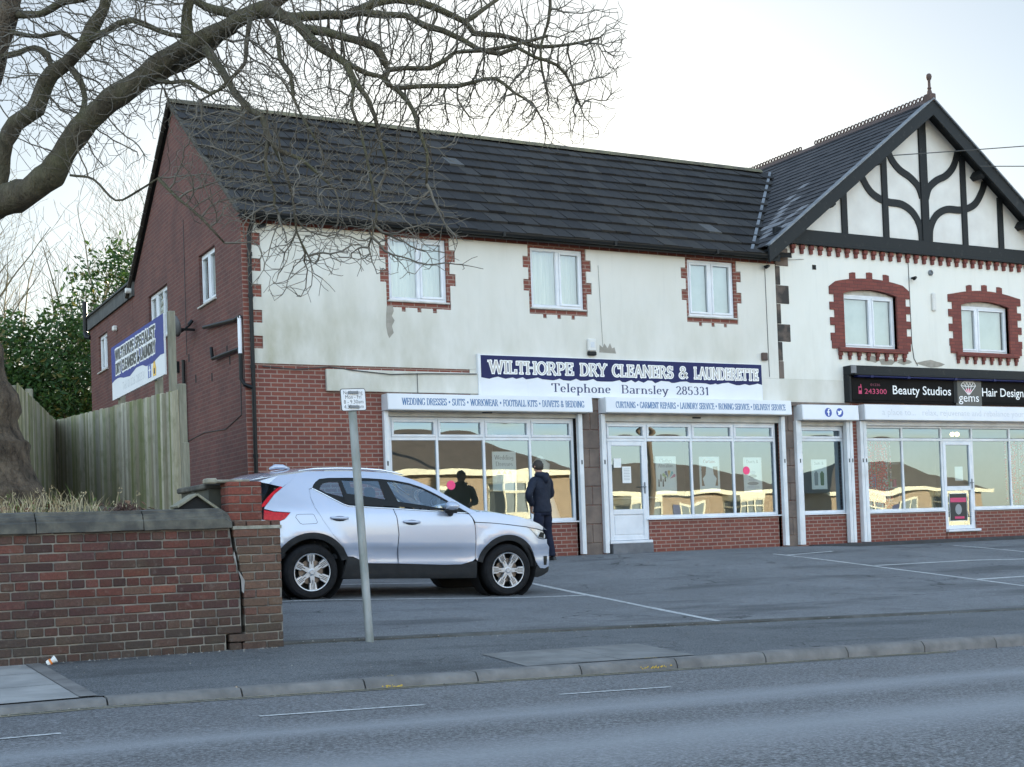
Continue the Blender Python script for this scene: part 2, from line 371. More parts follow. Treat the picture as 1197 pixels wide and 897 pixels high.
_tint = mixc(_nt, _mapr(-.2, .8, 0., 1.), (1.01, .975, .965), (.92, 1.0, 1.06))
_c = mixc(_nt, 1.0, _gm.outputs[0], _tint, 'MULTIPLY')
_vm = _nt.nodes.new('ShaderNodeVectorMath'); _vm.operation = 'SCALE'; _nt.links.new(_c, _vm.inputs[0]); _nt.links.new(_mapr(-.1, .93, 1.5, .36), _vm.inputs['Scale'])  # sky shaped brighter away from the sun, added to lift the shaded fronts
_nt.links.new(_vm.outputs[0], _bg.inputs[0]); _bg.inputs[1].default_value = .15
sun = bpy.data.lights.new('sun', 'SUN'); sun.energy = 5.0; sun.angle = R(.6); sun.color = (1., .82, .58)
sun_o = bpy.data.objects.new('sun', sun); link(sun_o)
sun_o.rotation_euler = _sd.to_track_quat('Z', 'Y').to_euler(); sun_o.location = _sd * 80
SC.view_settings.view_transform = 'Standard'; SC.view_settings.look = 'None'; SC.view_settings.gamma = 1.
SC.view_settings.exposure = 2.45
SC.render.engine = 'CYCLES'; SC.cycles.max_bounces = 8; SC.cycles.transparent_max_bounces = 24
SC.cycles.use_denoising = True
# ------------------------------------------------------------------ ground surfaces
def zb(x): return -.505 - .0235 * min(max(0, x + 2.8), 14.8)
def zk(x): return -.57 - .0165 * min(max(0, x + 5), 17)
def zr0(x): return -.62 - .0229 * min(max(0, x + 5), 17)
def zl(x, y):
    p = float(np.interp(x, [-1.1, 1.6, 2.6, 7., 12.], [1., .71, .72, 1.25, 1.3]))
    t = min(max((-1 - y) / 9.1, 0), 1.02) ** p; s = sstep(11, 13, x)
    return -.06 * s * (1 - min(t, 1)) + (zb(x) + .025) * t
def zp(x, y):
    s = (-10.3 - y) / 2.6
    return zb(x) * (1 - s) + zk(x) * s
def zr(x, y): return zr0(x) + .02 * min(-12.9 - y, 3.7) - .02 * max(0, -16.6 - y)
def sheet_grid(xs, ys, f, lift=0.):
    mb = MB(); nx, ny = len(xs), len(ys)
    mb.add([(x, y, f(x, y) + lift) for y in ys for x in xs], [(j * nx + i, j * nx + i + 1, (j + 1) * nx + i + 1, (j + 1) * nx + i) for j in range(ny - 1) for i in range(nx - 1)])
    return mb
def asphalt(name, c, c2, speck=.5, wear_sheen=None, rough=.75, spec=.4, bsc=150., patch=.5, stains=0., bd=.006, cracks=0., grain=False):
    m, nt, out = nodes_of(name); pos = position(nt)
    big = noise(nt, pos, .8, 6.); fine = noise(nt, pos, 90., 2., .7); mid = noise(nt, pos, 7., 5.)
    col = mixc(nt, ramp(nt, big, .4, .62), c, c2)
    col = mixc(nt, mth(nt, 'MULTIPLY', ramp(nt, fine, .45, .72), speck), col, tuple(x * 2.6 for x in c2))
    col = mixc(nt, mth(nt, 'MULTIPLY', ramp(nt, mid, .52, .7), .35), col, tuple(x * .6 for x in c))
    if stains: col = mixc(nt, mth(nt, 'MULTIPLY', ramp(nt, noise(nt, mapping(nt, pos, (.35, 1.2, 1)), 1.1, 3.), .56, .68), stains), col, tuple(x * .45 for x in c))
    if cracks:
        gn = noise(nt, pos, 60., 3., .6); col = mixc(nt, mth(nt, 'MULTIPLY', ramp(nt, gn, .50, .36), .55), col, tuple(x * .4 for x in c)); col = mixc(nt, mth(nt, 'MULTIPLY', ramp(nt, gn, .57, .68), .4), col, (.26, .26, .265))
        vo = nt.nodes.new('ShaderNodeTexVoronoi'); vo.feature = 'DISTANCE_TO_EDGE'; vo.inputs['Scale'].default_value = cracks
        wv = N(nt, 'ShaderNodeVectorMath', operation='ADD'); nz = N(nt, 'ShaderNodeTexNoise'); nz.inputs['Scale'].default_value = 2.2; nt.links.new(pos, nz.inputs['Vector']); nt.links.new(nz.outputs['Color'], wv.inputs[0]); nt.links.new(pos, wv.inputs[1]); nt.links.new(wv.outputs[0], vo.inputs['Vector'])
        ck = mth(nt, 'MULTIPLY', ramp(nt, vo.outputs['Distance'], .012, .004), ramp(nt, noise(nt, pos, .45, 2.), .5, .6)); col = mixc(nt, mth(nt, 'MULTIPLY', ck, .75), col, (.015, .015, .015))
    if grain:
        gn = noise(nt, mapping(nt, pos, (.8, 1, 1)), 52., 3., .6)
        col = mixc(nt, mth(nt, 'MULTIPLY', ramp(nt, gn, .50, .38), .8), col, tuple(x * .28 for x in c)); col = mixc(nt, mth(nt, 'MULTIPLY', ramp(nt, gn, .55, .66), .6), col, (.34, .345, .36))
    rg = rough
    if wear_sheen:  # pale bands: tyre wear and road sheen put into the colour
        s = nt.nodes.new('ShaderNodeSeparateXYZ'); nt.links.new(pos, s.inputs[0])
        wob = mth(nt, 'ADD', s.outputs[1], mth(nt, 'MULTIPLY', noise(nt, mapping(nt, pos, (.15, .6, 1)), 1.6, 3.), .7))
        for y0, w_, a in wear_sheen:
            band = mth(nt, 'MULTIPLY', mth(nt, 'MAXIMUM', mth(nt, 'SUBTRACT', 1., mth(nt, 'DIVIDE', mth(nt, 'ABSOLUTE', mth(nt, 'SUBTRACT', wob, y0)), w_)), 0.), a)
            col = mixc(nt, band, col, (.28, .285, .295))
    bsdf(nt, out, col, rg, 0, spec, mth(nt, 'ADD', fine, mth(nt, 'MULTIPLY', mid, .6)), .8, bd)
    return m
M = {}
M['ground'] = mat('ground_soil', (.06, .055, .04), (.08, .085, .045), 1.5, .95)
M['road'] = asphalt('road_asphalt', (.088, .088, .09), (.124, .124, .126), 1., [(-14.85, .5, .75), (-16.3, .6, .8), (-18.2, .6, .6)], .62, .5, bd=.012, grain=True)
M['pave'] = asphalt('pavement_asphalt', (.07, .073, .075), (.105, .108, .11), .9, None, .8, .35, stains=.5, cracks=.6)
M['lot'] = asphalt('car_park_asphalt', (.10, .102, .105), (.145, .147, .15), .8, None, .75, .35, stains=.6, cracks=.42)
M['kerb'] = mat('kerb_concrete', (.2, .19, .18), (.12, .115, .11), 5., .85, bsc=45, bstr=.5, bdist=.006, obj=False)
M['slab'] = mat('paving_concrete', (.34, .33, .315), (.24, .235, .225), 3., .85, bsc=60, bstr=.4, obj=False)
def worn_paint(name, c, under, amt=.5):
    m, nt, out = nodes_of(name); pos = position(nt)
    f = ramp(nt, noise(nt, pos, 28., 5., .7), .5 - amt * .35, .62); g = ramp(nt, noise(nt, pos, 2.2, 3.), .3, .75)
    col = mixc(nt, mth(nt, 'MULTIPLY', f, mth(nt, 'ADD', .45, mth(nt, 'MULTIPLY', g, .55))), c, under)
    bsdf(nt, out, col, .75); return m
M['white_line'] = worn_paint('worn_white_paint', (.68, .68, .66), (.1, .1, .105), .45)
M['road_white'] = worn_paint('road_white_paint', (.62, .62, .6), (.13, .13, .13), .2)
M['yellow_line'] = worn_paint('worn_yellow_paint', (.34, .29, .17), (.1, .095, .085), .6)
xs = [-70, -50, -36, -26, -18] + [-14 + .5 * i for i in range(73)] + [26, 34, 46, 70]
base = MB(); base.quad((-600, -600, -3.2), (600, -600, -3.2), (600, 600, -3.2), (-600, 600, -3.2)); struct('ground', base, M['ground'])
struct('road', sheet_grid(xs, [-20.6 + .385 * i for i in range(21)][:20] + [-12.9], zr), M['road'])
pv = sheet_grid([x for x in xs if x >= -5] , [-12.79, -12.2, -11.6, -11, -10.6, -10.3], zp)
struct('pavement', pv, M['pave'])
lx = [-3.3 + .3 * i for i in range(78)] + [22, 26, 30, 36]
ly = [-10.29, -10.0, -9.5] + [-9 + .5 * i for i in range(18)] + [-.2, .1, .6, 14.]
struct('car_park', sheet_grid(lx, ly, lambda x, y: zl(x, min(y, 0)) if x > -3.4 else zl(-3, y)), M['lot'])
# broken edge of the car park above the pavement
ed = MB(); x = -2.9
while x < 16:
    w = random.uniform(.5, 1.3); x1 = min(x + w, 16)
    h0, h1 = random.uniform(.0, .014), random.uniform(.0, .014); yy = -10.3 - random.uniform(.0, .03)
    ed.add([(x, yy, zb(x) - .03), (x1, yy, zb(x1) - .03), (x1, yy + .03, zl(x1, -10.26) + .004 + h1), (x, yy + .03, zl(x, -10.26) + .004 + h0), (x1, -10.16, zl(x1, -10.16) + .006), (x, -10.16, zl(x, -10.16) + .006)], [(0, 1, 2, 3), (3, 2, 4, 5)])
    x = x1 + random.uniform(.0, .02)
ed.add([V(x, y, zl(x, -10.2) + dz) for x in (-3.3, -2.9, 3, 9, 12, 16, 36) for y, dz in ((-10.29, -.004), (-10.29, -2.2))], [(2 * i, 2 * i + 2, 2 * i + 3, 2 * i + 1) for i in range(6)])
struct('car_park_edging', ed, mat('edging_concrete', (.1, .1, .095), (.05, .05, .045), 4., .9, bsc=30, bstr=.6, obj=False))
kb = MB(); x = -14.
while x < 26:
    x1 = x + .905; flat = x < -5.1
    dr = .0
    a, b = zk(x) + .006, zk(x1) + .006
    j = random.uniform(-.006, .006); g = .006
    if flat: a -= .006; b -= .006
    P = []
    for xx, zz in ((x + g, a + j), (x1 - g, b + j)):
        P += [(xx, -12.93, zz - .4), (xx, -12.93, zz - .05), (xx, -12.905, zz - .012), (xx, -12.885, zz), (xx, -12.78, zz + .002), (xx, -12.78, zz - .4)]
    kb.add(P, [(i, i + 1, i + 7, i + 6) for i in range(5)] + [(0, 1, 2, 3, 4, 5), (11, 10, 9, 8, 7, 6)])
    x = x1
struct('kerb', kb, M['kerb'], ang=50)
def ribbon(pts, w, f, lift, mb=None, seg=.4, jag=0.):
    mb = mb or MB(); pts = [V(p[0], p[1], 0) for p in pts]; L = []
    for a, b in zip(pts, pts[1:]):
        n = max(1, int((b - a).length / seg))
        L += [a.lerp(b, i / n) for i in range(n)]
    L.append(pts[-1]); P = []
    for i, p in enumerate(L):
        t = (L[min(i + 1, len(L) - 1)] - L[max(i - 1, 0)]).normalized(); nn = V(-t.y, t.x, 0) * (w / 2 + random.uniform(-jag, jag))
        for q in (p + nn, p - nn): P.append((q.x, q.y, f(q.x, q.y) + lift))
    mb.add(P, [(2 * i, 2 * i + 1, 2 * i + 3, 2 * i + 2) for i in range(len(L) - 1)]); return mb
pk = MB()
for pts in ([(-2.9, -6.1), (2.65, -6.52)], [(2.92, -3.9), (2.55, -7.2), (2.05, -10.2)], [(-2.9, -4.05), (1.6, -3.75)],
            [(8.92, -2.6), (8.75, -5.9), (8.85, -9.)], [(8.88, -5.25), (14.2, -4.95)], [(8.95, -2.95), (10.3, -2.6)], [(14.1, -1.9), (13.8, -4.6)], [(8.8, -7.45), (14., -7.0)], [(13.9, -4.6), (13.9, -9)], [(18.9, -2.4), (18.9, -9)]):
    ribbon(pts, .088, zl, .004, pk, .3, .006)
struct('parking_line', pk, M['white_line'])
rd = MB()
for a, b in ((-9.7, -8.7), (-7.7, -6.7), (-6.45, -5.49), (-4.37, -3.33), (-2.35, -1.49)): ribbon([(a, -14.35), (b, -14.38)], .055, zr, .004, rd)
struct('road_dash', rd, M['road_white'])
yl = MB()
for y in (-13.0, -13.1): ribbon([(-14, y), (2.5, y)], .045, zr, .004, yl, .4, .008)
struct('road_yellow_line', yl, M['yellow_line'])
# slabs by the wall, edging strip and the concrete patch at the dropped kerb
sl = MB(); 
for i in range(9):
    for j, (y0, y1) in enumerate(((-12.792, -11.95), (-11.94, -11.12), (-11.11, -10.36))):
        x1 = -5.1 - i * .91 - (.45 if j == 1 else 0) * (i > 0); x0 = -5.1 - (i + 1) * .91 - (.45 if j == 1 else 0)
        z = -.505 + .025 * (y0 + 10.3) - random.uniform(-.004, .004)
        zz = lambda y: -.503 + .0245 * (y + 10.3)
        sl.add([(x0 + .004, y0, zz(y0)), (x1 - .004, y0, zz(y0)), (x1 - .004, y1 - .004, zz(y1)), (x0 + .004, y1 - .004, zz(y1))], [(0, 1, 2, 3)])
struct('paving_slab', sl, M['slab'])
ug = MB(); ug.quad((-14, -12.79, -.574), (-4.97, -12.79, -.574), (-4.97, -10.3, -.512), (-14, -10.3, -.512)); struct('slab_bedding', ug, M['pave'])
es = MB(); P = []
for y in (-12.78, -11.9, -11.1, -10.4): P += [(-5.102, y, zp(-5.1, y) + .006), (-4.985, y, zp(-4.985, y) + .005)]
es.add(P, [(0, 1, 3, 2), (2, 3, 5, 4), (4, 5, 7, 6)]); struct('path_edging', es, M['kerb'])
pt = MB(); q = [(-1.66, -11.84), (-.78, -11.77), (-.03, -11.72), (-.1, -12.3), (-.15, -12.78), (-.86, -12.78), (-1.74, -12.78)]
pt.poly([(a, b, zp(a, b) + .005) for a, b in (q[0], q[1], q[5], q[6])]); pt.poly([(a + .008, b, zp(a, b) + .005) for a, b in (q[1], q[2], q[3], q[4], q[5])]); struct('pavement_patch', pt, mat('patch_concrete', (.21, .205, .195), (.14, .137, .13), 4., .85, bsc=70, bstr=.5, obj=False))
kp = MB()
for cx, cz, n in ((-.62, 0, 30), (-.75, 0, 12), (-2.95, 0, 22)):
    for i in range(n):
        x = cx + random.gauss(0, .05); w = random.uniform(.006, .028)
        if random.random() < .5: q = zk(x) - .064 + random.uniform(0, .016); kp.quad((x, -12.9335, q), (x + w, -12.9335, q - .003), (x + w * .7, -12.9332, q + .008), (x + .25 * w, -12.9332, q + .006))
        else:
            y = random.uniform(-12.87, -12.8); h = random.uniform(.006, .016); kp.quad((x, y, zk(x) + .0135), (x + w, y + .004, zk(x) + .0135), (x + w * .9, y + h, zk(x) + .0135), (x + .1 * w, y + h * .8, zk(x) + .0135))
struct('kerb_paint_mark', kp, mat('yellow_paint', (.62, .42, .05), (.4, .28, .06), 30, .7))
# raised step in front of the beauty shop
st = MB(); prof = [(11.95, -.12), (12.9, -.55), (22, -.75)]
P = []
for x, y in ((11.95, -.12), (12.35, -.42), (13., -.56), (16., -.62), (22, -.7)): P += [(x, y, zl(x, y) - .02), (x, y - .0, .004), (x, y + .13, .006), (x, .06, .012)]
st.add(P, [(i * 4 + k, i * 4 + k + 4, i * 4 + k + 5, i * 4 + k + 1) for i in range(4) for k in range(3)])
struct('shop_step', st, mat('step_asphalt', (.055, .057, .06), (.04, .04, .042), 3., .85, bsc=90, bstr=.6, obj=False))
# far pavement and front gardens over the road (seen in the window reflections)
fp = MB()
for x0, x1 in zip(xs, xs[1:]):
    a, b = zr(x0, -20.6), zr(x1, -20.6)
    fp.add([(x0, -20.55, a - .1), (x1, -20.55, b - .1), (x1, -20.6, b + .11), (x0, -20.6, a + .11), (x1, -24.5, b + .16), (x0, -24.5, a + .16)], [(0, 1, 2, 3), (3, 2, 4, 5)])
struct('far_pavement', fp, M['pave'])
fg = MB(); fg.add([(-70, -24.5, -.6), (70, -24.5, -1.0), (70, -80, -.4), (-70, -80, -.1), (-70, -24.5, -3), (70, -24.5, -3)], [(0, 1, 2, 3), (0, 1, 5, 4)]); struct('front_gardens_ground', fg, mat('lawn', (.05, .07, .025), (.07, .07, .035), 2., .95))
# raised ground behind the garden wall
gb = MB(); gx = [-60, -30, -16] + [-12 + .6 * i for i in range(14)] + [-3.36]; gy = [-10.2 + .6 * i for i in range(14)] + [0, 6, 14, 30, 60]
def zg(x, y): return .6 + .05 * math.sin(x * 2.1 + y) * sstep(-10.2, -9, y) + .22 * sstep(-10, -8, y) + .12 * sstep(-7, -4, y)
g = sheet_grid(gx, gy, zg); g.add([(-3.36, -10.2, .6), (-3.36, 60, .9), (-3.36, 60, -3), (-3.36, -10.2, -3)], [(0, 1, 2, 3)])
M['bank'] = mat('garden_soil', (.055, .045, .03), (.09, .08, .045), 4., .95, bsc=25, bstr=.7, bdist=.02, obj=False)
g.add([(-60, -10.2, .6), (-3.36, -10.2, .6), (-3.36, -10.2, -3), (-60, -10.2, -3)], [(0, 1, 2, 3)])
struct('garden_bank', g, M['bank'])

# grit and small stones along the kerb, the broken edge and the foot of the wall
gt = MB(); rg_ = random.Random(77)
def stone(x, y, z, r):
    a = rg_.uniform(0, 6.28); P = [V(x + r * math.cos(a + k_ * 1.57) * rg_.uniform(.6, 1.1), y + r * math.sin(a + k_ * 1.57) * rg_.uniform(.6, 1.1), z) for k_ in range(4)] + [V(x, y, z + r * rg_.uniform(.5, .9))]
    gt.cur = tuple(V(.16, .15, .135) * rg_.uniform(.3, 1.9)); gt.add(P, [(0, 1, 4), (1, 2, 4), (2, 3, 4), (3, 0, 4)])
for _ in range(420): x = rg_.uniform(-9, 9); y = -12.95 - abs(rg_.gauss(0, .07)); stone(x, y, zr(x, y), rg_.uniform(.004, .012))
for _ in range(420): x = rg_.uniform(-2.8, 9); y = -10.32 + rg_.gauss(0, .06); stone(x, y, zp(x, y) if y < -10.3 else zl(x, max(y, -10.25)), rg_.uniform(.004, .014))
for _ in range(220): x = rg_.uniform(-8, -2.95); y = -10.44 - abs(rg_.gauss(0, .06)); stone(x, y, zp(x, y), rg_.uniform(.005, .016))
for _ in range(260): x = rg_.uniform(-2.8, 12); y = rg_.uniform(-10, -.3); stone(x, y, zl(x, y), rg_.uniform(.004, .011))
for _ in range(160): x = rg_.uniform(-5, 6); y = rg_.uniform(-12.7, -10.4); stone(x, y, zp(x, y), rg_.uniform(.004, .01))
gt.cur = None
def _tone():
    m, nt, out = nodes_of('grit_stone'); at = N(nt, 'ShaderNodeAttribute'); at.attribute_name = 'tone'; bsdf(nt, out, at.outputs['Color'], .9); return m
tag(put('gravel_grit', gt, _tone(), fix=False), 'loose grit and small stones along the kerb and the edges of the tarmac', 'grit', kind='stuff')
# ------------------------------------------------------------------ building materials
M['brick'] = brick_mat('front_brick', (.24, .078, .055), (.175, .056, .045), (.32, .235, .195), dirt_amt=.2, mort_w=.0095)
M['brick_g'] = brick_mat('gable_brick', (.165, .066, .053), (.12, .05, .044), (.16, .105, .09), (.05, .032, .034), .5, mort_w=.009)
M['brick_red'] = brick_mat('painted_red_brick', (.235, .07, .055), (.175, .052, .045), (.12, .05, .044), dirt_amt=.2, mort_w=.008)
def render_mat(name, c, stain, grime_lo):
    m, nt, out = nodes_of(name); pos = position(nt)
    s = nt.nodes.new('ShaderNodeSeparateXYZ'); nt.links.new(pos, s.inputs[0])
    n1 = noise(nt, mapping(nt, pos, (1, 1, .45)), 1.4, 6., .6); n2 = noise(nt, mapping(nt, pos, (3.5, 3.5, .35)), 2.2, 4.)
    lowz = ramp(nt, s.outputs[2], 5.2, 3.4); leftx = ramp(nt, s.outputs[0], 4.5, .3)
    k = mth(nt, 'MULTIPLY', mth(nt, 'MULTIPLY', ramp(nt, n1, .38, .66), mth(nt, 'ADD', .25, mth(nt, 'MULTIPLY', lowz, .75))), mth(nt, 'ADD', .42, mth(nt, 'MULTIPLY', leftx, .58)))
    col = mixc(nt, mth(nt, 'MULTIPLY', k, .95), c, stain)
    col = mixc(nt, mth(nt, 'MULTIPLY', ramp(nt, n2, .55, .8), .25), col, tuple(x * .72 for x in c))
    fine = noise(nt, pos, 45., 4.)
    bsdf(nt, out, col, .85, 0, .3, mth(nt, 'ADD', fine, mth(nt, 'MULTIPLY', n1, 3.)), .25, .006); return m
M['render'] = render_mat('cream_render', (.67, .65, .6), (.36, .34, .24), 0)
M['render_b'] = render_mat('white_render', (.74, .73, .68), (.5, .46, .36), 0)
M['panel_w'] = mat('white_panel', (.7, .69, .66), (.62, .6, .57), 2., .8, bsc=30, bstr=.1)
M['upvc'] = mat('white_upvc', (.72, .74, .78), (.62, .64, .68), 3., .35, bstr=0)
M['alu'] = mat('white_aluminium', (.74, .75, .77), (.6, .61, .62), 2.5, .45, bstr=0)
M['shutter'] = mat('shutter_slat_metal', (.5, .48, .44), (.36, .34, .3), 3., .6, bstr=0)
M['black'] = mat('black_timber_paint', (.016, .018, .02), (.04, .04, .04), 9., .55, spec=.2, lo=.6, hi=.75, bsc=20, bstr=.2)
M['blackp'] = mat('black_plastic', (.012, .013, .014), None, rough=.4, spec=.2, bstr=0)
M['tile'] = tone_mat('dark_concrete_tile', .7, .2, (.35, .35, .35), .35, (.085, .08, .065), .3)
M['slate'] = mat('old_slate', (.022, .023, .027), (.045, .043, .046), 2.5, .55, spec=.3, bsc=20, bstr=.3, obj=False)
M['slate_w'] = mat('light_grey_slate', (.22, .22, .23), (.13, .13, .14), 6., .6, bstr=.1)  # paler grey for the hand-picked slates
M['ridge'] = mat('mossy_ridge_tile', (.17, .155, .095), (.09, .08, .06), 3., .9, bsc=30, bstr=.4, obj=False)
M['terracotta'] = mat('old_terracotta', (.11, .07, .058), (.075, .055, .05), 8., .85)
M['lead'] = mat('lead_flashing', (.2, .215, .235), (.12, .13, .145), 6., .5, bstr=.1)
M['stone'] = mat('brown_stone', (.19, .145, .12), (.105, .082, .072), 2.6, .9, bsc=35, bstr=.5, obj=False)
M['stone_d'] = mat('soot_stone', (.04, .036, .034), (.17, .125, .1), 3.5, .9, bsc=35, bstr=.5, lo=.45, hi=.7, obj=False)
M['room'] = mat('shop_wall_paint', (.32, .33, .31), (.26, .27, .25), 1., .9, bstr=0)
M['room_d'] = mat('shop_floor', (.12, .11, .1), None, rough=.7, bstr=0)
M['curtain'] = mat('net_curtain', (.66, .67, .6), (.48, .5, .44), 4., .9, stretch=(6, 6, .3), bstr=0)
M['blind'] = mat('roller_blind', (.42, .5, .52), (.3, .38, .4), 2., .9, bstr=0)
M['glass'] = glass_mat('window_glass', (.86, .93, .91), .2, .0012, 1.3)
M['glass_u'] = glass_mat('upper_window_glass', (.86, .9, .88), .2, .0012, 1.5, gc=(.93, .95, .94))
M['paper'] = mat('paper', (.74, .75, .74), None, rough=.8, bstr=0)
M['fascia_old'] = mat('weathered_grey_fascia', (.05, .052, .052), (.11, .11, .105), 4., .85, stretch=(3, 3, .6), bsc=20, bstr=.2)
M['sill'] = mat('white_sill', (.6, .58, .54), (.4, .38, .35), 5., .7)
M['cable'] = mat('grey_cable', (.05, .05, .05), None, rough=.6, bstr=0)
M['hole'] = mat('dark_recess', (.01, .01, .01), None, rough=.9, bstr=0)
# ------------------------------------------------------------------ windows
def window(root, fr, u0, u1, v0, v1, d=-.07, mull=.5, arch=0., inner='curtain', sill=True, nm='window', sashes=(0, 1)):
    f = MB(); w = .055
    fr.box(f, u0, u1, v0, v0 + w, d - .06, d, .006); fr.box(f, u0, u0 + w, v0 + w, v1 - w, d - .06, d, .006); fr.box(f, u1 - w, u1, v0 + w, v1 - w, d - .06, d, .006)
    fr.box(f, u0, u1, v1 - w, v1, d - .06, d, .006)
    ms = [u0 + (u1 - u0) * q for q in (mull if hasattr(mull, '__len__') else [mull])]
    for m_ in ms: fr.box(f, m_ - .035, m_ + .035, v0 + w, v1 - w, d - .06, d + .002, .006)
    edges = [u0 + w] + sum([[m_ - .035, m_ + .035] for m_ in ms], []) + [u1 - w]
    cells = [(edges[2 * i], edges[2 * i + 1]) for i in range(len(edges) // 2)]
    for i, (a, b) in enumerate(cells):
        s_ = .042 if i in sashes else .012; dd = d + .014 if i in sashes else d - .01
        fr.box(f, a, b, v0 + w, v0 + w + s_, d - .05, dd, .005); fr.box(f, a, b, v1 - w - s_, v1 - w, d - .05, dd, .005)
        fr.box(f, a, a + s_, v0 + w + s_, v1 - w - s_, d - .05, dd, .005); fr.box(f, b - s_, b, v0 + w + s_, v1 - w - s_, d - .05, dd, .005)
    W_ = put(nm, f, M['upvc'], root)
    for i, (a, b) in enumerate(cells):
        s_ = .042 if i in sashes else .012
        g = MB(); g.quad(fr(a + s_, v0 + w + s_, d - .03), fr(b - s_, v0 + w + s_, d - .03), fr(b - s_, v1 - w - s_, d - .03), fr(a + s_, v1 - w - s_, d - .03)); put('pane', g, M['glass_u'], W_, fix=False)
    if arch:
        a = MB(); pts = [(u0, v1)] + [(u0 + (u1 - u0) * t, v1 + arch * (1 - (2 * t - 1) ** 2)) for t in [i / 12 for i in range(13)]] + [(u1, v1)]
        a.prism(pts[1:], fr, d - .05, d - .004); put('arch_panel', a, M['sill'], W_)
    if sill:
        s_ = MB(); fr.box(s_, u0 - .04, u1 + .04, v0 - .035, v0 - .002, d - .05, .045, .008); put('sill', s_, M['sill'], W_)
    if inner == 'curtain':
        c = MB(); n = 44; P = []
        for i in range(n + 1):
            u = u0 + (u1 - u0) * i / n; dd = d - .2 + .02 * math.sin(i * 1.7) + .012 * math.sin(i * .6)
            P += [fr(u, v0 + .02, dd), fr(u, v1, dd)]
        c.add(P, [(2 * i, 2 * i + 2, 2 * i + 3, 2 * i + 1) for i in range(n)]); put('curtain', c, M['curtain'], W_, smooth=True)
    elif inner == 'blind':
        c = MB(); c.quad(fr(u0, v0, d - .14), fr(u1, v0, d - .14), fr(u1, v1, d - .14), fr(u0, v1, d - .14)); put('blind', c, M['blind'], W_)
    return W_
# ------------------------------------------------------------------ block A
A = thing('shop_building', (0, 0, 0), 'long two-storey shop block of red brick and stained cream render under a dark tiled roof', 'building')
UW = [(2.67, 3.80, 4.67, 5.81), (5.55, 6.69, 4.68, 5.81), (9.13, 10.265, 4.68, 5.815)]
S1 = (2.5, 6.43, 2.7); S2 = (7.0, 11.28, 2.7)
holes = [rect(a, c, b, d) for a, b, c, d in UW] + [rect(S1[0], .0, S1[1], S1[2]), rect(S2[0], 0., S2[1], S2[2])]
w = MB(); w.sheet(rect(0, -.7, 11.35, 6.04), holes, FRONT); [w.rim(h, FRONT, 0, -.28) for h in holes]
w.sheet(rect(0, -.7, 11.35, 6.04), holes, FRONT, -.28); put('front_wall', w, M['brick'], A)
GW = [(-2.66, -1.585, 4.85, 5.80), (-6.69, -5.07, 4.70, 5.745), (-12.02, -11.0, 4.79, 5.675)]
w = MB(); hs = [rect(a, c, b, d) for a, b, c, d in GW[:2]]
w.sheet([(-8.15, -.7), (-.0, -.7), (-.0, 5.98), (-4.2, 9.02), (-8.15, 6.1)], hs, GABLE); [w.rim(h, GABLE, 0, -.25) for h in hs]
put('gable_wall', w, M['brick_g'], A)
# brick pattern lines above the first floor read as slightly raised courses
w = MB(); h3 = rect(GW[2][0], GW[2][2], GW[2][1], GW[2][3])
w.sheet([(-13.05, -.7), (-8.15, -.7), (-8.15, 6.0), (-13.05, 6.0)], [h3], GABLE, -.004); w.rim(h3, GABLE, -.004, -.25); w.quad((0.004, 13.05, -.7), (3, 13.05, -.7), (3, 13.05, 6), (.004, 13.05, 6)); put('extension_wall', w, M['brick_g'], A)
w = MB(); GABLE.box(w, -13.12, -7.96, 5.99, 6.3, -.05, .05); w.box(-.05, 8.15, 6.22, 4.4, 13.1, 6.3); w.box(-.05, 13.06, 5.99, 4.4, 13.12, 6.22); put('extension_fascia', w, M['fascia_old'], A)
w = MB(); GABLE.box(w, -13.15, -7.96, 6.3, 6.345, -.05, .09); put('fascia_cap', w, M['blackp'], A)
w = MB(); w.quad((0, 8.2, -.7), (11.3, 8.2, -.7), (11.3, 8.2, 6.1), (0, 8.2, 6.1)); put('rear_wall', w, M['brick_g'], A)
def wave(t): return t
# render coat with toothed edges around the windows and quoins
z0, z1 = 3.47, 5.845
def toothed(a, b, c, d):
    m0, m1 = .065, .175; L = []; th = .2175
    zs = [d + .04 - th * i for i in range(7)]
    left = []
    for i in range(6):
        off = m1 if i % 2 == 1 else m0
        if zs[i + 1] < c - .1: break
        left += [(-off, min(zs[i], z1 + .0)), (-off, zs[i + 1])]
    bot = c - .13
    left = [(o_, max(z_, bot)) for o_, z_ in left]; left += [(-m0, left[-1][1]), (-m0, bot)]
    bl = [(a + o_, z_) for o_, z_ in left]; br = [(b - o_, z_) for o_, z_ in left][::-1]
    mid = []; n = 3
    for k in range(n):
        u = a + (b - a) * (.23 + .27 * k); mid += [(u - .04, bot), (u - .04, bot - .072), (u + .04, bot - .072), (u + .04, bot)]
    loop = bl + mid + br
    out = [loop[0]]
    for p in loop[1:]:
        if abs(p[0] - out[-1][0]) + abs(p[1] - out[-1][1]) > 1e-4: out.append(p)
    return out
outl = [(.17, z0)]
for i in range(5):
    zc = 3.72 + .437 * i; outl += [(.17, zc - .0), (.325, zc - .0), (.325, zc + .215), (.17, zc + .215)]
outl += [(.17, z1)]
for a, b, c, d in UW:
    L = toothed(a, b, c, d); L[0] = (L[0][0], z1); L[-1] = (L[-1][0], z1); outl += L
outl += [(11.33, z1), (11.33, z0)]
w = MB(); w.prism(outl, FRONT, .0, .022); put('render_coat', w, M['render'], A)
w = MB(); FRONT.box(w, 10.86, 13.08, 2.99, 3.468, .0, .02); FRONT.box(w, 4.2, 10.86, 2.99, 3.468, 0., .018); put('render_band', w, M['render'], A)
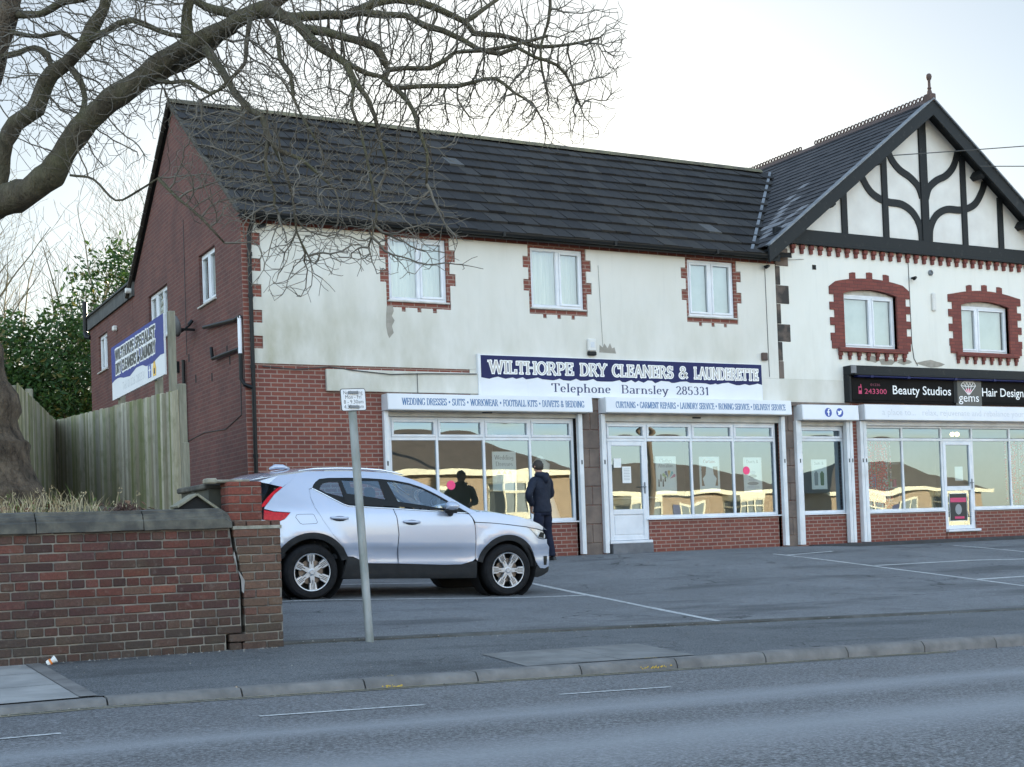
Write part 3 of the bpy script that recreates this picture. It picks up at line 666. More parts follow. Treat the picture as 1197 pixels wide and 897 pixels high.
w = MB(); FRONT.box(w, 1.42, 4.34, 3.02, 3.4, .002, .07, .008); put('blank_board', w, M['render'], A)
for (a, b, c, d), inn in zip(UW, ('curtain', 'curtain', 'blind')): window(A, FRONT, a, b, c, d, -.035, .52 if a < 9 else .5, inner=inn, sashes=(1,) if a < 9 else (0, 1))
window(A, GABLE, *GW[0], d=-.06, mull=.5, inner='curtain'); window(A, GABLE, *GW[1], d=-.06, mull=(.34, .67), inner='curtain', sashes=(0, 2)); window(A, GABLE, *GW[2], d=-.06, mull=.5)
# roof
SLA = .715; EY, EZ = -.25, 5.95
def za(y): return EZ + SLA * (y - EY)
def valley_x(y): return 11.07 + (za(y) - 6.28) / .756
w = MB(); nrow = 11; run = (4.2 - EY) / nrow; k = math.hypot(1, SLA); du = V(0, 1, SLA) / k; dn = V(0, -SLA, 1) / k; rr = random.Random(3)
for i in range(nrow):
    y0 = EY + run * i; x = -.09 - (.16 if i % 2 else 0)
    while x < valley_x(y0) + .25:
        x1 = x + .34; lift = rr.choice((0, 0, 0, .004, .008, -.003, .014, -.006)) + rr.uniform(-.003, .003)
        a = V(max(x, -.09) + .007, y0, za(y0)) + dn * (.048 + lift); b = V(x1 - .007, y0, za(y0)) + dn * (.048 + lift + rr.uniform(-.004, .004))
        c = V(x1 - .004, y0 + run * 1.08, za(y0 + run * 1.08)) + dn * .008; d = V(max(x, -.09) + .007, y0 + run * 1.08, za(y0 + run * 1.08)) + dn * .008
        w.cur = tuple(V(.026, .025, .026).lerp(V(.045, .042, .039), rr.random()) * rr.uniform(.7, 1.15)) if rr.random() > .012 else (.1, .1, .1)
        if x1 > -.05: w.add([a, b, c, d, a - dn * .045, b - dn * .045, d - dn * .03, c - dn * .03], [(0, 1, 2, 3), (0, 4, 5, 1), (0, 3, 6, 4), (1, 5, 7, 2)])
        x = x1
w.cur = None; roof = put('roof', w, M['tile'], A, fix=False)
w = MB(); w.quad((-.07, EY, za(EY)), (11.6, EY, za(EY)), (15.2, 4.2, za(4.2)), (-.07, 4.2, za(4.2))); w.quad((-.07, 4.2, za(4.2)), (15.2, 4.2, za(4.2)), (15, 8.4, 6.0), (-.07, 8.4, 6.0))
w.quad((-.07, 4.2, za(4.2)), (-.07, EY, za(EY)), (-.07, EY, za(EY) - .04), (-.07, 4.2, za(4.2) - .05)); w.quad((-.07, 4.2, za(4.2)), (-.07, 8.4, 6.0), (-.07, 8.4, 5.95), (-.07, 4.2, za(4.2) - .05)); put('roof_underlay', w, M['hole'], roof, fix=False)
w = MB(); x = -.1
while x < 14.3:
    x1 = x + .44; P = []
    for xx, e in ((x, 0.), (x1 - .008, .0)):
        for t in range(7):
            th = math.pi * t / 6; P.append((xx, 4.2 - .155 * math.cos(th), za(4.2) - .035 + .115 * math.sin(th) + rr.uniform(-.004, .004)))
    w.add(P, [(i, i + 1, i + 8, i + 7) for i in range(6)] + [(0, 1, 2, 3, 4, 5, 6), (13, 12, 11, 10, 9, 8, 7)]); x = x1
put('ridge_tile', w, M['ridge'], roof, fix=False)
vg = MB()
for sgn, y1, zz in ((1, EY, za(EY)), (-1, 8.4, 6.0)):
    n = 15
    for i in range(n):
        p = V(-.085, 4.2, za(4.2)).lerp(V(-.085, y1, zz), i / n); q = V(-.085, 4.2, za(4.2)).lerp(V(-.085, y1, zz), (i + .94) / n); c = (p + q) / 2 + V(0, 0, rr.uniform(-.004, .004)); ax = (q - p).normalized()
        vg.obox(c, ax, V(1, 0, 0), ax.cross(V(1, 0, 0)), (q - p).length / 2, .04, .024, .006)
put('verge_tile', vg, mat('verge_mortar', (.07, .062, .048), (.045, .042, .038), 3., .9, bsc=30, bstr=.4, obj=False), roof)
w = MB(); P = []; xs_g = [-.06, 3.8, 7.6, 11.12]
for x in (-.06, 11.15):
    for t in range(9):
        th = math.pi * (1 + t / 8); P.append((x, -.31 + .062 * math.cos(th), 5.955 + .066 * math.sin(th)))
    for t in range(9):
        th = math.pi * (2 - t / 8); P.append((x, -.31 + .052 * math.cos(th), 5.955 + .056 * math.sin(th)))
n = 18; w.add(P, [(i, (i + 1) % n, (i + 1) % n + n, i + n) for i in range(n)] + [tuple(range(n)), tuple(range(n, 2 * n))])
for x in (.02, 2.4, 4.8, 7.2, 9.6): w.box(x, -.385, 5.885, x + .05, -.235, 5.965)
put('gutter', w, M['blackp'], A)
w = MB(); w.box(-.06, -.245, 5.86, 11.3, -.225, 6.0); w.box(-.06, -.225, 5.93, 11.3, .0, 5.945); put('eaves_board', w, M['black'], A)
w = MB(); w.tube([(.12, -.31, 5.93), (.12, -.3, 5.84), (.12, -.075, 5.66), (.12, -.07, 5.5), (.12, -.07, -.1)], .036, 10)
for z in (5.3, 4.6, 3.4, 1.9, .6): w.lathe([(.036, -.03), (.046, -.03), (.046, .03), (.036, .03)], (.12, -.07, z), n=10)
put('downpipe', w, M['blackp'], A)
w = MB(); w.tube([(-.07, 2.2, 4.40), (-.06, .3, 4.24), (-.06, -.0, 4.25)], .035, 8); w.tube([(-.07, 1.75, 3.97), (-.07, 1.68, 3.76), (-.06, .1, 3.72), (-.06, .03, 3.6)], .033, 8); w.tube([(-.06, .02, 3.63), (-.06, .02, 3.2), (-.02, -.03, 3.1), (.1, -.07, 3.05)], .036, 8)
w.tube([(-.05, 3.79, 4.02), (-.05, 3.79, -.3)], .034, 8); GABLE.box(w, -4.39, -4.28, 3.84, 4.06, 0, .06); put('waste_pipe', w, M['blackp'], A)
w = MB(); w.tube([(-.06, .03, 4.26), (-.06, .03, 3.62)], .034, 8); put('white_waste_pipe', w, M['upvc'], A)
w = MB(); w.tube([(-.08, 13.2, 6.75), (-.08, 13.2, 5.95), (-.08, 13.1, 5.83), (.0, 12.98, 5.8)], .06, 8); put('soil_pipe', w, M['blackp'], A)
w = MB(); GABLE.box(w, -9.95, -9.8, 5.5, 5.62, .0, .1, .02); put('wall_lamp', w, M['panel_w'], A)
w = MB(); w.lathe([(.04, 0), (.06, .02), (.06, .14), (.05, .15), (.0, .15)], (-.02, 8.1, 6.12), (-1, 0, 0), 10); put('floodlight', w, M['panel_w'], A)
for u, v in ((-3.1, 3.5), (-3.55, 3.95), (-1.0, 3.75), (-.85, 3.55), (-2.0, 3.4)): w = MB(); GABLE.box(w, u - .035, u + .035, v, v + .15, -.02, .003); put('vent_hole', w, M['hole'], A)
for pth, r_c in (([(-.008, 4.0, 2.44), (-.008, 2.6, 2.52), (-.01, 1.2, 2.46), (-.008, .25, 2.62), (-.008, .2, 4.0)], .008), ([(-.008, 3.66, 6.7), (-.008, 3.68, 4.1)], .006), ([(.3, -.03, 3.42), (.9, -.032, 3.38), (1.5, -.03, 3.44), (1.9, -.09, 3.385), (2.6, -.09, 3.33), (3.3, -.09, 3.36), (4.3, -.09, 3.38)], .01), ([(3.12, -.085, 3.37), (3.12, -.085, 2.98)], .006), ([(11.06, -.03, 5.75), (11.07, -.03, 3.5)], .006), ([(7.02, -.03, 5.55), (7.06, -.03, 4.0)], .003)):
    w = MB(); w.tube(pth, r_c, 5); put('cable', w, M['cable'], A)
bare = mat('bare_plaster', (.34, .31, .27), (.27, .25, .21), 9., .9, bsc=40, bstr=.5)
for pl in (((2.60, 4.55), (2.72, 4.56), (2.735, 4.47), (2.695, 4.38), (2.745, 4.3), (2.69, 4.2), (2.72, 4.08), (2.63, 3.98), (2.60, 4.05), (2.575, 4.2), (2.585, 4.38)), ((6.98, 3.87), (6.99, 4.02), (7.06, 3.97), (7.1, 4.05), (7.17, 3.96), (7.23, 4.06), (7.27, 3.96), (7.33, 3.98), (7.36, 3.86))):
    w = MB(); w.poly([FRONT(u, v, .0235) for u, v in pl]); put('bare_plaster_patch', w, bare, A)
# ------------------------------------------------------------------ shopfronts
def shopfront(root, bays, zs, zt, ztop, y, door=None, glass='glass', m=.05, fm='upvc', toplight=True):
    """bays: list of (x0, x1); window mesh with panes; the door bay is left to shop_door"""
    f = MB(); fr = Fr((0, y, 0), (1, 0, 0), (0, -1, 0)); panes = []
    post = {}
    for (a, b) in bays:
        bt = door[2] if door is not None and abs(a - door[0]) < .02 else zs
        for u in (a, b): post[round(u, 3)] = min(bt, post.get(round(u, 3), 9))
    for u, bt in post.items(): fr.box(f, u - m * .5, u + m * .5, bt, ztop, -.06, .0, .006)
    for (a, b) in bays:
        isd = door is not None and abs(a - door[0]) < .02
        bot = door[2] if isd else zs
        fr.box(f, a + m * .5, b - m * .5, ztop - .05, ztop, -.06, -.001, .006); fr.box(f, a + m * .5, b - m * .5, zt - .03, zt + .03, -.06, -.001, .006)
        t = .045 if toplight else .01
        if toplight:
            for (u0, u1, v0, v1) in ((a + m / 2, b - m / 2, zt + .03, zt + .03 + t), (a + m / 2, b - m / 2, ztop - .05 - t, ztop - .05), (a + m / 2, a + m / 2 + t, zt + .03 + t, ztop - .05 - t), (b - m / 2 - t, b - m / 2, zt + .03 + t, ztop - .05 - t)): fr.box(f, u0, u1, v0, v1, -.05, .016, .005)
        panes.append((a + m / 2 + t, b - m / 2 - t, zt + .03 + t, ztop - .05 - t))
        if not isd:
            fr.box(f, a + m * .5, b - m * .5, zs, zs + .06, -.06, -.001, .006); panes.append((a + m / 2, b - m / 2, zs + .06, zt - .03))
    W_ = put('shop_window', f, M[fm], root)
    for a, b, c, d in panes:
        g = MB(); tw = [random.uniform(-.003, .003) for _ in range(4)]
        bow = random.choice((-1, 1, 1)) * random.uniform(.0006, .0016); ng = 8; g.add([fr(a + (b - a) * i / ng, c + (d - c) * j / ng, -.03 + tw[0] * .3 * i / ng + tw[1] * .2 * j / ng + bow * (1 - (2 * i / ng - 1) ** 2) * (1 - (2 * j / ng - 1) ** 2)) for j in range(ng + 1) for i in range(ng + 1)], [(j * (ng + 1) + i, j * (ng + 1) + i + 1, (j + 1) * (ng + 1) + i + 1, (j + 1) * (ng + 1) + i) for j in range(ng) for i in range(ng)]); put('pane', g, M[glass], W_, fix=False, smooth=True)
    ws = [x for x in bays if door is None or abs(x[0] - door[0]) > .02]
    return W_, fr
def sill_run(parent, fr, a, b, z):
    s_ = MB(); fr.box(s_, a - .02, b + .02, z - .03, z - .002, -.05, .07, .008); put('sill', s_, M['upvc'], parent)
def riser(root, a, b, z, y, m='brick'):
    s_ = MB(); s_.box(a, y, -.4, b, y + .11, z - .032); put('stall_riser', s_, M[m], root)
def shop_door(root, fr, a, b, z0_, z1_, panel=.55, nm='shop_door', split=None):
    f = MB(); t = .085
    for q in ((a, a + t, z0_, z1_), (b - t, b, z0_, z1_), (a + t, b - t, z1_ - t, z1_), (a + t, b - t, z0_, z0_ + t)): fr.box(f, *q, -.055, .012, .006)
    mid = split or (z0_ + panel); fr.box(f, a + t, b - t, mid - .05, mid + .05, -.055, .012, .006)
    D = put(nm, f, M['upvc'], root)
    g = MB(); g.quad(*[fr(u, v, -.025) for u, v in rect(a + t, mid + .05, b - t, z1_ - t)]); put('pane', g, M['glass'], D, fix=False)
    p = MB()
    if split is None:
        fr.box(p, a + t, b - t, z0_ + t, mid - .05, -.04, -.012); fr.box(p, a + t + .03, b - t - .03, z0_ + t + .03, mid - .08, -.02, .0, .006); put('door_panel', p, M['upvc'], D)
    else:
        p.quad(*[fr(u, v, -.025) for u, v in rect(a + t, z0_ + t, b - t, mid - .05)]); put('pane', p, M['glass'], D, fix=False)
    h = MB(); fr.box(h, b - .06, b - .025, z0_ + .9, z0_ + 1.12, .012, .025, .005); h.tube([fr(b - .043, z0_ + 1.03, .02), fr(b - .043, z0_ + 1.03, .06), fr(b - .15, z0_ + 1.03, .06)], .01, 6); put('handle', h, M['lead'], D)
    return D
YS = .06
W1, fr1 = shopfront(A, [(2.62, 3.53), (3.53, 4.475), (4.475, 5.44), (5.44, 6.36)], .66, 2.21, 2.6, YS); sill_run(W1, fr1, 2.56, 6.43, .66); riser(A, 2.5, 6.43, .66, YS - .02)
W2, fr2 = shopfront(A, [(7.1, 8.02), (8.02, 9.1), (9.1, 10.14), (10.14, 11.2)], .66, 2.2, 2.55, YS, door=(7.1, 8.02, .24)); sill_run(W2, fr2, 8.0, 11.25, .66); riser(A, 8.02, 11.28, .66, YS - .02)
shop_door(A, fr2, 7.128, 7.992, .25, 2.166)
s_ = MB(); s_.box(7.08, -.02, .19, 8.06, .13, .245, .01); put('threshold', s_, M['upvc'], A)
s_ = MB(); s_.box(7.1, -.08, -.3, 8.02, .13, .188); put('threshold_block', s_, mat('grey_concrete_block', (.16, .165, .175), (.11, .11, .12), 4., .8, obj=False), A)
for x0, x1 in ((2.5, 2.6), (6.385, 6.43), (11.22, 11.28)):
    s_ = MB(); s_.box(x0, .04, 0, x1, .2, 2.7); put('jamb_post', s_, M['upvc'] if x0 < 3 else M['blackp'], A)
for a, b, z in ((2.5, 6.43, 2.6), (7.0, 11.28, 2.55)):
    s_ = MB(); s_.box(a, -.03, z, b, .12, 2.698); put('head_rail', s_, M['shutter'], A)
    s_ = MB(); c = (a + b) / 2 + .05; s_.box(c - .1, -.045, z + .07, c + .1, -.028, z + .1, .004); put('shutter_latch', s_, M['blackp'], A)
def rail(root, x0, x1, ztop, y0=-.1):
    s_ = MB(); s_.box(x0, y0, .02, x1, -.0, ztop, .006); s_.box(x0 + .028, y0 - .004, .05, x1 - .028, y0 + .002, ztop - .02); r_ = put('shutter_rail', s_, M['alu'], root)
    l = MB(); l.box((x0 + x1) / 2 - .012, y0 - .008, 1.72, (x0 + x1) / 2 + .012, y0 - .003, 1.8); put('rail_lock', l, M['blackp'], r_); return r_
for x0, x1 in ((2.45, 2.535), (6.41, 6.5), (6.92, 7.01), (11.27, 11.37)): rail(A, x0, x1, 2.68)
def stone_pier(root, x0, x1, z1_):
    s_ = MB(); z = -.5; r2 = random.Random(int(x0 * 10)); i = 0; hs_ = [.72] + [.36] * 9
    while z < z1_ - .02:
        zt_ = min(z + hs_[min(i, 9)], z1_)
        if i % 2 == 0: s_.box(x0, -.014 - r2.uniform(0, .006), z + .006, x1, .1, zt_, .012)
        else:
            c = x0 + (x1 - x0) * r2.uniform(.4, .6); s_.box(x0, -.014 - r2.uniform(0, .006), z + .006, c - .003, .1, zt_, .012); s_.box(c + .003, -.014 - r2.uniform(0, .006), z + .006, x1, .1, zt_, .012)
        z = zt_; i += 1
    put('stone_pier', s_, M['stone'], root)
stone_pier(A, 6.51, 6.91, 3.0); stone_pier(A, 11.38, 11.66, 3.0)
# interior shell, so that the shops are rooms
w = MB()
for x0, x1, z, zc, yb in ((.2, 6.8, .2, 2.75, 4.2), (6.8, 11.3, .2, 2.75, 3.4)):
    w.quad((x0, .3, zc), (x1, .3, zc), (x1, yb, zc), (x0, yb, zc)); w.quad((x0, yb, z), (x1, yb, z), (x1, yb, zc), (x0, yb, zc)); w.quad((x0, .18, z), (x0, yb, z), (x0, yb, zc), (x0, .18, zc)); w.quad((x1 - .01, .18, z), (x1 - .01, yb, z), (x1 - .01, yb, zc), (x1 - .01, .18, zc))
put('interior_wall', w, M['room'], A, fix=False)
w = MB(); w.box(.2, .18, .1, 11.28, 4.2, .2); put('interior_floor', w, M['room_d'], A)
w = MB(); w.box(.28, .3, 2.95, 11.2, 8.1, 3.0); w.quad((.3, 1.9, 3), (11.2, 1.9, 3), (11.2, 1.9, 6.0), (.3, 1.9, 6.0)); put('upper_floor', w, M['room'], A)
# ------------------------------------------------------------------ block B
B = thing('gabled_building', (11.36, 0, 0), 'mock-Tudor gabled shop with black timbers and white render beside the long block', 'building')
XR = 15.62; XE = 20.0
BW = [(13.14, 14.65, 4.18, 5.34), (16.58, 18.10, 4.19, 5.26)]
archpts = lambda a, b, z, h: [(a, z)] + [(a + (b - a) * t / 12, z + h * (1 - (2 * t / 12 - 1) ** 2)) for t in range(0, 13)] + [(b, z)]
def awin(a, b, c, d): return [(a, c), (b, c)] + [(b - (b - a) * t / 12, d + .11 * (1 - (2 * t / 12 - 1) ** 2)) for t in range(13)]
S3 = (11.74, 13.1, 2.64); S4 = (13.5, 19.4, 2.62)
holes = [awin(*b) for b in BW] + [rect(S3[0], 0, S3[1], S3[2]), rect(S4[0], 0, S4[1], S4[2])]
w = MB(); w.sheet(rect(11.36, -.7, XE, 6.3), holes, FRONT, -.002); [w.rim(h, FRONT, -.002, -.28) for h in holes]; put('front_wall', w, M['brick'], B)
w = MB(); w.quad((XE, 0, -.7), (XE, 10, -.7), (XE, 10, 6.3), (XE, 0, 6.3)); w.quad((11.36, 10, -.7), (XE, 10, -.7), (XE, 10, 6.3), (11.36, 10, 6.3)); w.poly([(11.36, 10, 6.3), (XE, 10, 6.3), (XR, 10, 9.7)]); put('side_wall', w, M['brick_g'], B)
def surround(a, b, c, d):
    L = []; m0, m1 = .26, .385; pitch = .145 * 2
    zs = [c - .03 + .165 * i for i in range(9)]
    left = []
    for i in range(8):
        if zs[i] > d + .2: break
        o_ = m1 if i % 2 == 1 and i < 8 else m0
        if i == 0: o_ = m0 + .1
        left += [(o_, zs[i]), (o_, min(zs[i + 1], d + .22))]
    pl = [(a - o_, z) for o_, z in left]; pr = [(b + o_, z) for o_, z in left][::-1]
    top = []; n = 24; key = (6, 12, 18)
    for i in range(n + 1):
        t = i / n; u = a - .2 + (b - a + .4) * t; zt_ = d + .25 + .1 * (1 - (2 * t - 1) ** 2)
        if any(abs(i - k_) <= 1 for k_ in key): top += [(u, zt_ + .14)] if abs(i - min(key, key=lambda q: abs(q - i))) == 0 else ([(u, zt_), (u, zt_ + .13)] if i < min(key, key=lambda q: abs(q - i)) else [(u, zt_ + .13), (u, zt_)])
        else: top.append((u, zt_))
    return pl + top + pr
rc = MB(); outer = [(11.36, 3.47), (XE, 3.47), (XE, 6.3), (11.36, 6.3)]
rc.sheet(outer, [awin(a - .02, b + .02, c - .02, d + .01) for a, b, c, d in BW], FRONT, .018); rc.rim(outer, FRONT, 0, .018); put('render_coat', rc, M['render_b'], B)
for bw in BW:
    s_ = MB(); L = surround(*bw); hole = awin(*bw); s_.sheet(L, [hole], FRONT, .042); s_.rim(L, FRONT, .018, .042); s_.rim(hole, FRONT, .042, -.1); sr = put('brick_surround', s_, M['brick_red'], B)
    d_ = MB(); a, b, c, d = bw; FRONT.box(d_, a - .22, b + .22, c - .1, c - .005, .042, .11, .01)
    n = 8
    for i in range(n):
        u = a - .2 + (b - a + .31) * i / (n - 1); FRONT.box(d_, u, u + .09, c - .18, c - .102, .02, .085, .006); FRONT.box(d_, u + .012, u + .078, c - .26, c - .182, .02, .065, .006)
    put('brick_sill', d_, M['brick_red'], B)
    window(B, FRONT, a, b, c, d, -.07, .56 if a < 15 else .38, arch=.11, inner='blind', sill=False)
x = 11.74
while x < XE - .1:
    d_ = MB(); FRONT.box(d_, x, x + .105, 6.2, 6.288, .018, .1, .006); FRONT.box(d_, x + .014, x + .091, 6.11, 6.198, .018, .075, .006); x += .2475; put('dentil', d_, M['brick_red'], B)
for i, (zt_, zb_, x1, mm) in enumerate(((6.2, 5.825, 11.68, 'stone'), (5.815, 5.425, 11.455, 'stone_d'), (5.415, 5.035, 11.67, 'stone_d'), (5.025, 4.615, 11.44, 'stone_d'), (4.605, 4.245, 11.67, 'stone_d'), (4.235, 3.845, 11.445, 'stone_d'), (3.835, 3.475, 11.46, 'stone'))):
    q = MB(); FRONT.box(q, 11.335, x1, zb_, zt_, .0, .034, .01); put('quoin_stone', q, M[mm], B)
# gable: panels and timbers
zf = lambda x: 9.55 - .756 * abs(x - XR)
w = MB(); w.prism([(11.3, 6.3), (19.95, 6.3), (19.95, zf(19.95)), (XR, 9.6), (11.3, zf(11.3))], FRONT, -.1, .0); put('gable_panel', w, M['panel_w'], B)
def timber(pts, wd, d=.035, nm='timber'):
    s_ = MB(); n = len(pts); L = []; Rr = []
    for i in range(n):
        a, b = pts[max(i - 1, 0)], pts[min(i + 1, n - 1)]; dx, dy = b[0] - a[0], b[1] - a[1]; l = math.hypot(dx, dy); L.append((pts[i][0] - dy / l * wd / 2, pts[i][1] + dx / l * wd / 2)); Rr.append((pts[i][0] + dy / l * wd / 2, pts[i][1] - dx / l * wd / 2))
    P = [FRONT(u, v, d) for u, v in L] + [FRONT(u, v, d) for u, v in Rr] + [FRONT(u, v, 0) for u, v in L] + [FRONT(u, v, 0) for u, v in Rr]
    F = []
    for i in range(n - 1): F += [(i, i + 1, n + i + 1, n + i), (i, i + 1, 2 * n + i + 1, 2 * n + i), (n + i, n + i + 1, 3 * n + i + 1, 3 * n + i)]
    F += [(0, n, 3 * n, 2 * n), (n - 1, 2 * n - 1, 4 * n - 1, 3 * n - 1)]
    s_.add(P, F); put(nm, s_, M['black'], B)
s_ = MB(); FRONT.box(s_, 11.32, 19.9, 6.30, 6.62, .0, .09, .008); FRONT.box(s_, 11.32, 19.9, 6.29, 6.34, .09, .14, .008); put('tie_beam', s_, M['black'], B)
timber([(XR, 6.62), (XR, 9.4)], .21, .05)
for x in (13.27, 14.45, 16.83, 17.97): timber([(x, 6.62), (x, zf(x) + .03)], .155, .042)
def smooth_path(p, n=5):
    out = []
    for i in range(len(p) - 1):
        a, b, c, d = p[max(i - 1, 0)], p[i], p[i + 1], p[min(i + 2, len(p) - 1)]
        for k_ in range(n):
            t = k_ / n
            out.append(tuple(.5 * (2 * b[j] + (c[j] - a[j]) * t + (2 * a[j] - 5 * b[j] + 4 * c[j] - d[j]) * t * t + (3 * b[j] - a[j] - 3 * c[j] + d[j]) * t ** 3) for j in (0, 1)))
    return out + [p[-1]]
low = [(15.5, 6.62), (15.46, 6.95), (15.27, 7.24), (14.95, 7.4), (14.55, 7.42), (14.26, 7.49), (14.02, 7.63), (13.82, 7.9), (13.72, 8.12)]; upp = [(15.56, 7.6), (15.46, 7.84), (15.22, 8.03), (14.92, 8.17), (14.68, 8.4), (14.53, 8.74)]
for P in (low, upp): timber(smooth_path(P), .16, .03); timber(smooth_path([(2 * XR - x, z) for x, z in P]), .16, .03)
# barge boards
zB = lambda x: 6.28 + .756 * (x - 11.07)
for sg in (-1, 1):
    s_ = MB(); a = V(XR, -.40, 9.70); b = V(XR + sg * 4.72, -.40, 9.70 - .756 * 4.72)
    for p, q in ((a, b),): s_.add([p, q, q - V(0, 0, .34), p - V(0, 0, .34)] + [x + V(0, .05, 0) for x in (p, q, q - V(0, 0, .34), p - V(0, 0, .34))], [(0, 1, 2, 3), (4, 5, 6, 7), (0, 1, 5, 4), (3, 2, 6, 7), (1, 2, 6, 5)])
    put('barge_board', s_, M['black'], B)
    s_ = MB(); up_ = V(0, 0, .035); s_.add([a + V(0, -.04, .0), b + V(0, -.04, 0), b + V(0, .12, 0), a + V(0, .12, 0), a + V(0, -.04, 0) + up_, b + V(0, -.04, 0) + up_, b + V(0, .12, 0) + up_, a + V(0, .12, 0) + up_], [(0, 1, 2, 3), (4, 5, 6, 7), (0, 1, 5, 4), (3, 2, 6, 7), (1, 2, 6, 5)]); put('verge_flashing', s_, M['lead'], B)
    s_ = MB(); lo_ = V(0, 0, -.1); s_.quad(a + V(0, .05, -.1), b + V(0, .05, -.1), b + V(0, .42, -.1), a + V(0, .42, -.1)); put('soffit', s_, M['black'], B)
    for t in (.33, .62, .86) :
        s_ = MB(); c = a.lerp(b, t) + V(0, .25, -.3); s_.obox(c, V(0, 1, 0), V(sg, 0, -.756).normalized(), V(sg * .756, 0, 1).normalized(), .17, .07, .09, .01); put('purlin_end', s_, M['black'], B)
# slates
w = MB(); pale = []; nr = 24; x0_ = 10.9; runx = (XR - x0_) / nr; kk = math.hypot(1, .756); nn = V(-.756, 0, 1) / kk
zs_ = lambda x: 9.70 - .756 * (XR - x)
white = {(3, 3), (4, 3), (4, 4), (5, 4), (6, 4), (7, 5), (8, 5), (9, 5), (10, 6), (3, 1), (4, 2), (5, 2), (2, 2), (6, 1), (5, 7), (12, 6)}
for i in range(nr):
    xa = x0_ + runx * i; xb = xa + runx * 1.15; y = -.36 - (.13 if i % 2 else 0); j = 0
    while y < 8.:
        y1 = y + .26; lf = rr.uniform(-.002, .005); a = V(xa, max(y, -.36) + .003, zs_(xa)) + nn * (.022 + lf); b = V(xa, y1 - .003, zs_(xa)) + nn * (.022 + lf); c = V(xb, y1 - .003, zs_(xb)) + nn * .006; d = V(xb, max(y, -.36) + .003, zs_(xb)) + nn * .006
        w3 = MB() if (i, j) in white else w; w3.add([a, b, c, d, a - nn * .012, b - nn * .012], [(0, 1, 2, 3), (0, 4, 5, 1)])
        if (i, j) in white: pale.append(w3)
        y = y1; j += 1
roofB = put('roof', w, M['slate'], B, fix=False); [put('pale_slate', q, M['slate_w'], roofB, fix=False) for q in pale]
w = MB(); w.quad((x0_, -.36, zs_(x0_)), (XR, -.36, 9.7), (XR, 10.2, 9.7), (x0_, 10.2, zs_(x0_))); w.quad((XR, -.36, 9.7), (20.34, -.36, zs_(10.9)), (20.34, 10.2, zs_(10.9)), (XR, 10.2, 9.7)); put('roof_underlay', w, M['slate'], roofB, fix=False)
w = MB()
P = [V(valley_x(y) - .12 + q, y, max(za(y), zs_(valley_x(y))) + .05) for y in (-.2, .6, 1.4, 2.4, 3.4, 4.2) for q in (.0, .08)]
w.add(P, [(2 * i, 2 * i + 1, 2 * i + 3, 2 * i + 2) for i in range(5)]); put('valley_flashing', w, M['lead'], roofB, fix=False)
w = MB(); y = -.34
while y < 6.4:
    y1 = y + .45; w.add([(XR - .15, y, 9.62), (XR, y, 9.755), (XR + .15, y, 9.62), (XR - .15, y1 - .008, 9.62), (XR, y1 - .008, 9.755), (XR + .15, y1 - .008, 9.62)], [(0, 1, 4, 3), (1, 2, 5, 4), (0, 1, 2), (3, 4, 5)]); y = y1
put('ridge_tile', w, M['terracotta'], roofB, fix=False)
w = MB(); y = -.2; r_ = .055
while y < 6.3:
    if 3.55 < y < 3.95 and w.v: put('ridge_cresting', w, M['terracotta'], roofB, fix=False); w = MB()
    if not (3.55 < y < 3.95):
        n = 12; P = []; F = []
        for i in range(n):
            th = 2 * math.pi * i / n
            for rr_, ox in ((.058, -.014), (.058, .014), (.036, .014), (.036, -.014)): P.append((XR + ox, y + rr_ * math.cos(th), 9.80 + rr_ * math.sin(th)))
        for i in range(n):
            for k_ in range(4): F.append((i * 4 + k_, i * 4 + (k_ + 1) % 4, ((i + 1) % n) * 4 + (k_ + 1) % 4, ((i + 1) % n) * 4 + k_))
        w.add(P, F)
    y += .118
put('ridge_cresting', w, M['terracotta'], roofB, fix=False)
w = MB(); w.box(XR - .09, -.42, 9.66, XR + .09, -.2, 9.84, .02); w.lathe([(.06, 0), (.05, .06), (.035, .1), (.05, .13), (.032, .16), (.03, .3), (.05, .33), (.062, .38), (.055, .43), (.03, .455), (0, .46)], (XR, -.31, 9.84), n=12); put('finial', w, M['terracotta'], roofB, ang=40)
# small fittings on the gabled front
w = MB(); FRONT.box(w, 12.33, 12.43, 5.80, 5.90, .018, .026); put('air_vent', w, M['hole'], B)
w = MB(); w.lathe([(.0, .0), (.065, 0), (.065, .03), (.045, .05), (.03, .02), (0, .02)], (15.7, -.018, 5.93), (0, -1, 0), 12); put('round_vent', w, M['lead'], B)
w = MB(); FRONT.box(w, 15.69, 15.79, 5.08, 5.48, .02, .09, .02); put('strip_lamp', w, M['panel_w'], B)
w = MB(); w.tube([(15.05, -.025, 6.15), (15.06, -.025, 4.3), (15.1, -.03, 4.0), (15.2, -.03, 3.85)], .008, 5); put('cable', w, M['cable'], B); w = MB(); w.tube([(12.1, -.03, 6.0), (11.1, -.03, 5.9)], .004, 4); put('cable', w, M['cable'], B)
w = MB()
for u, v, s1_ in ((13.9, 3.95, .25), (14.3, 3.9, .3), (14.8, 3.92, .25), (15.6, 3.9, .5)):
    pts = [(u + s1_ * math.cos(t) * random.uniform(.6, 1), v + .09 * math.sin(t) * random.uniform(.5, 1)) for t in [i * .52 for i in range(12)]]; w = MB(); w.poly([FRONT(a, b, .0205 + .0002 * len(pts) * s1_) for a, b in pts]); put('bare_plaster_patch', w, bare, B, fix=False)
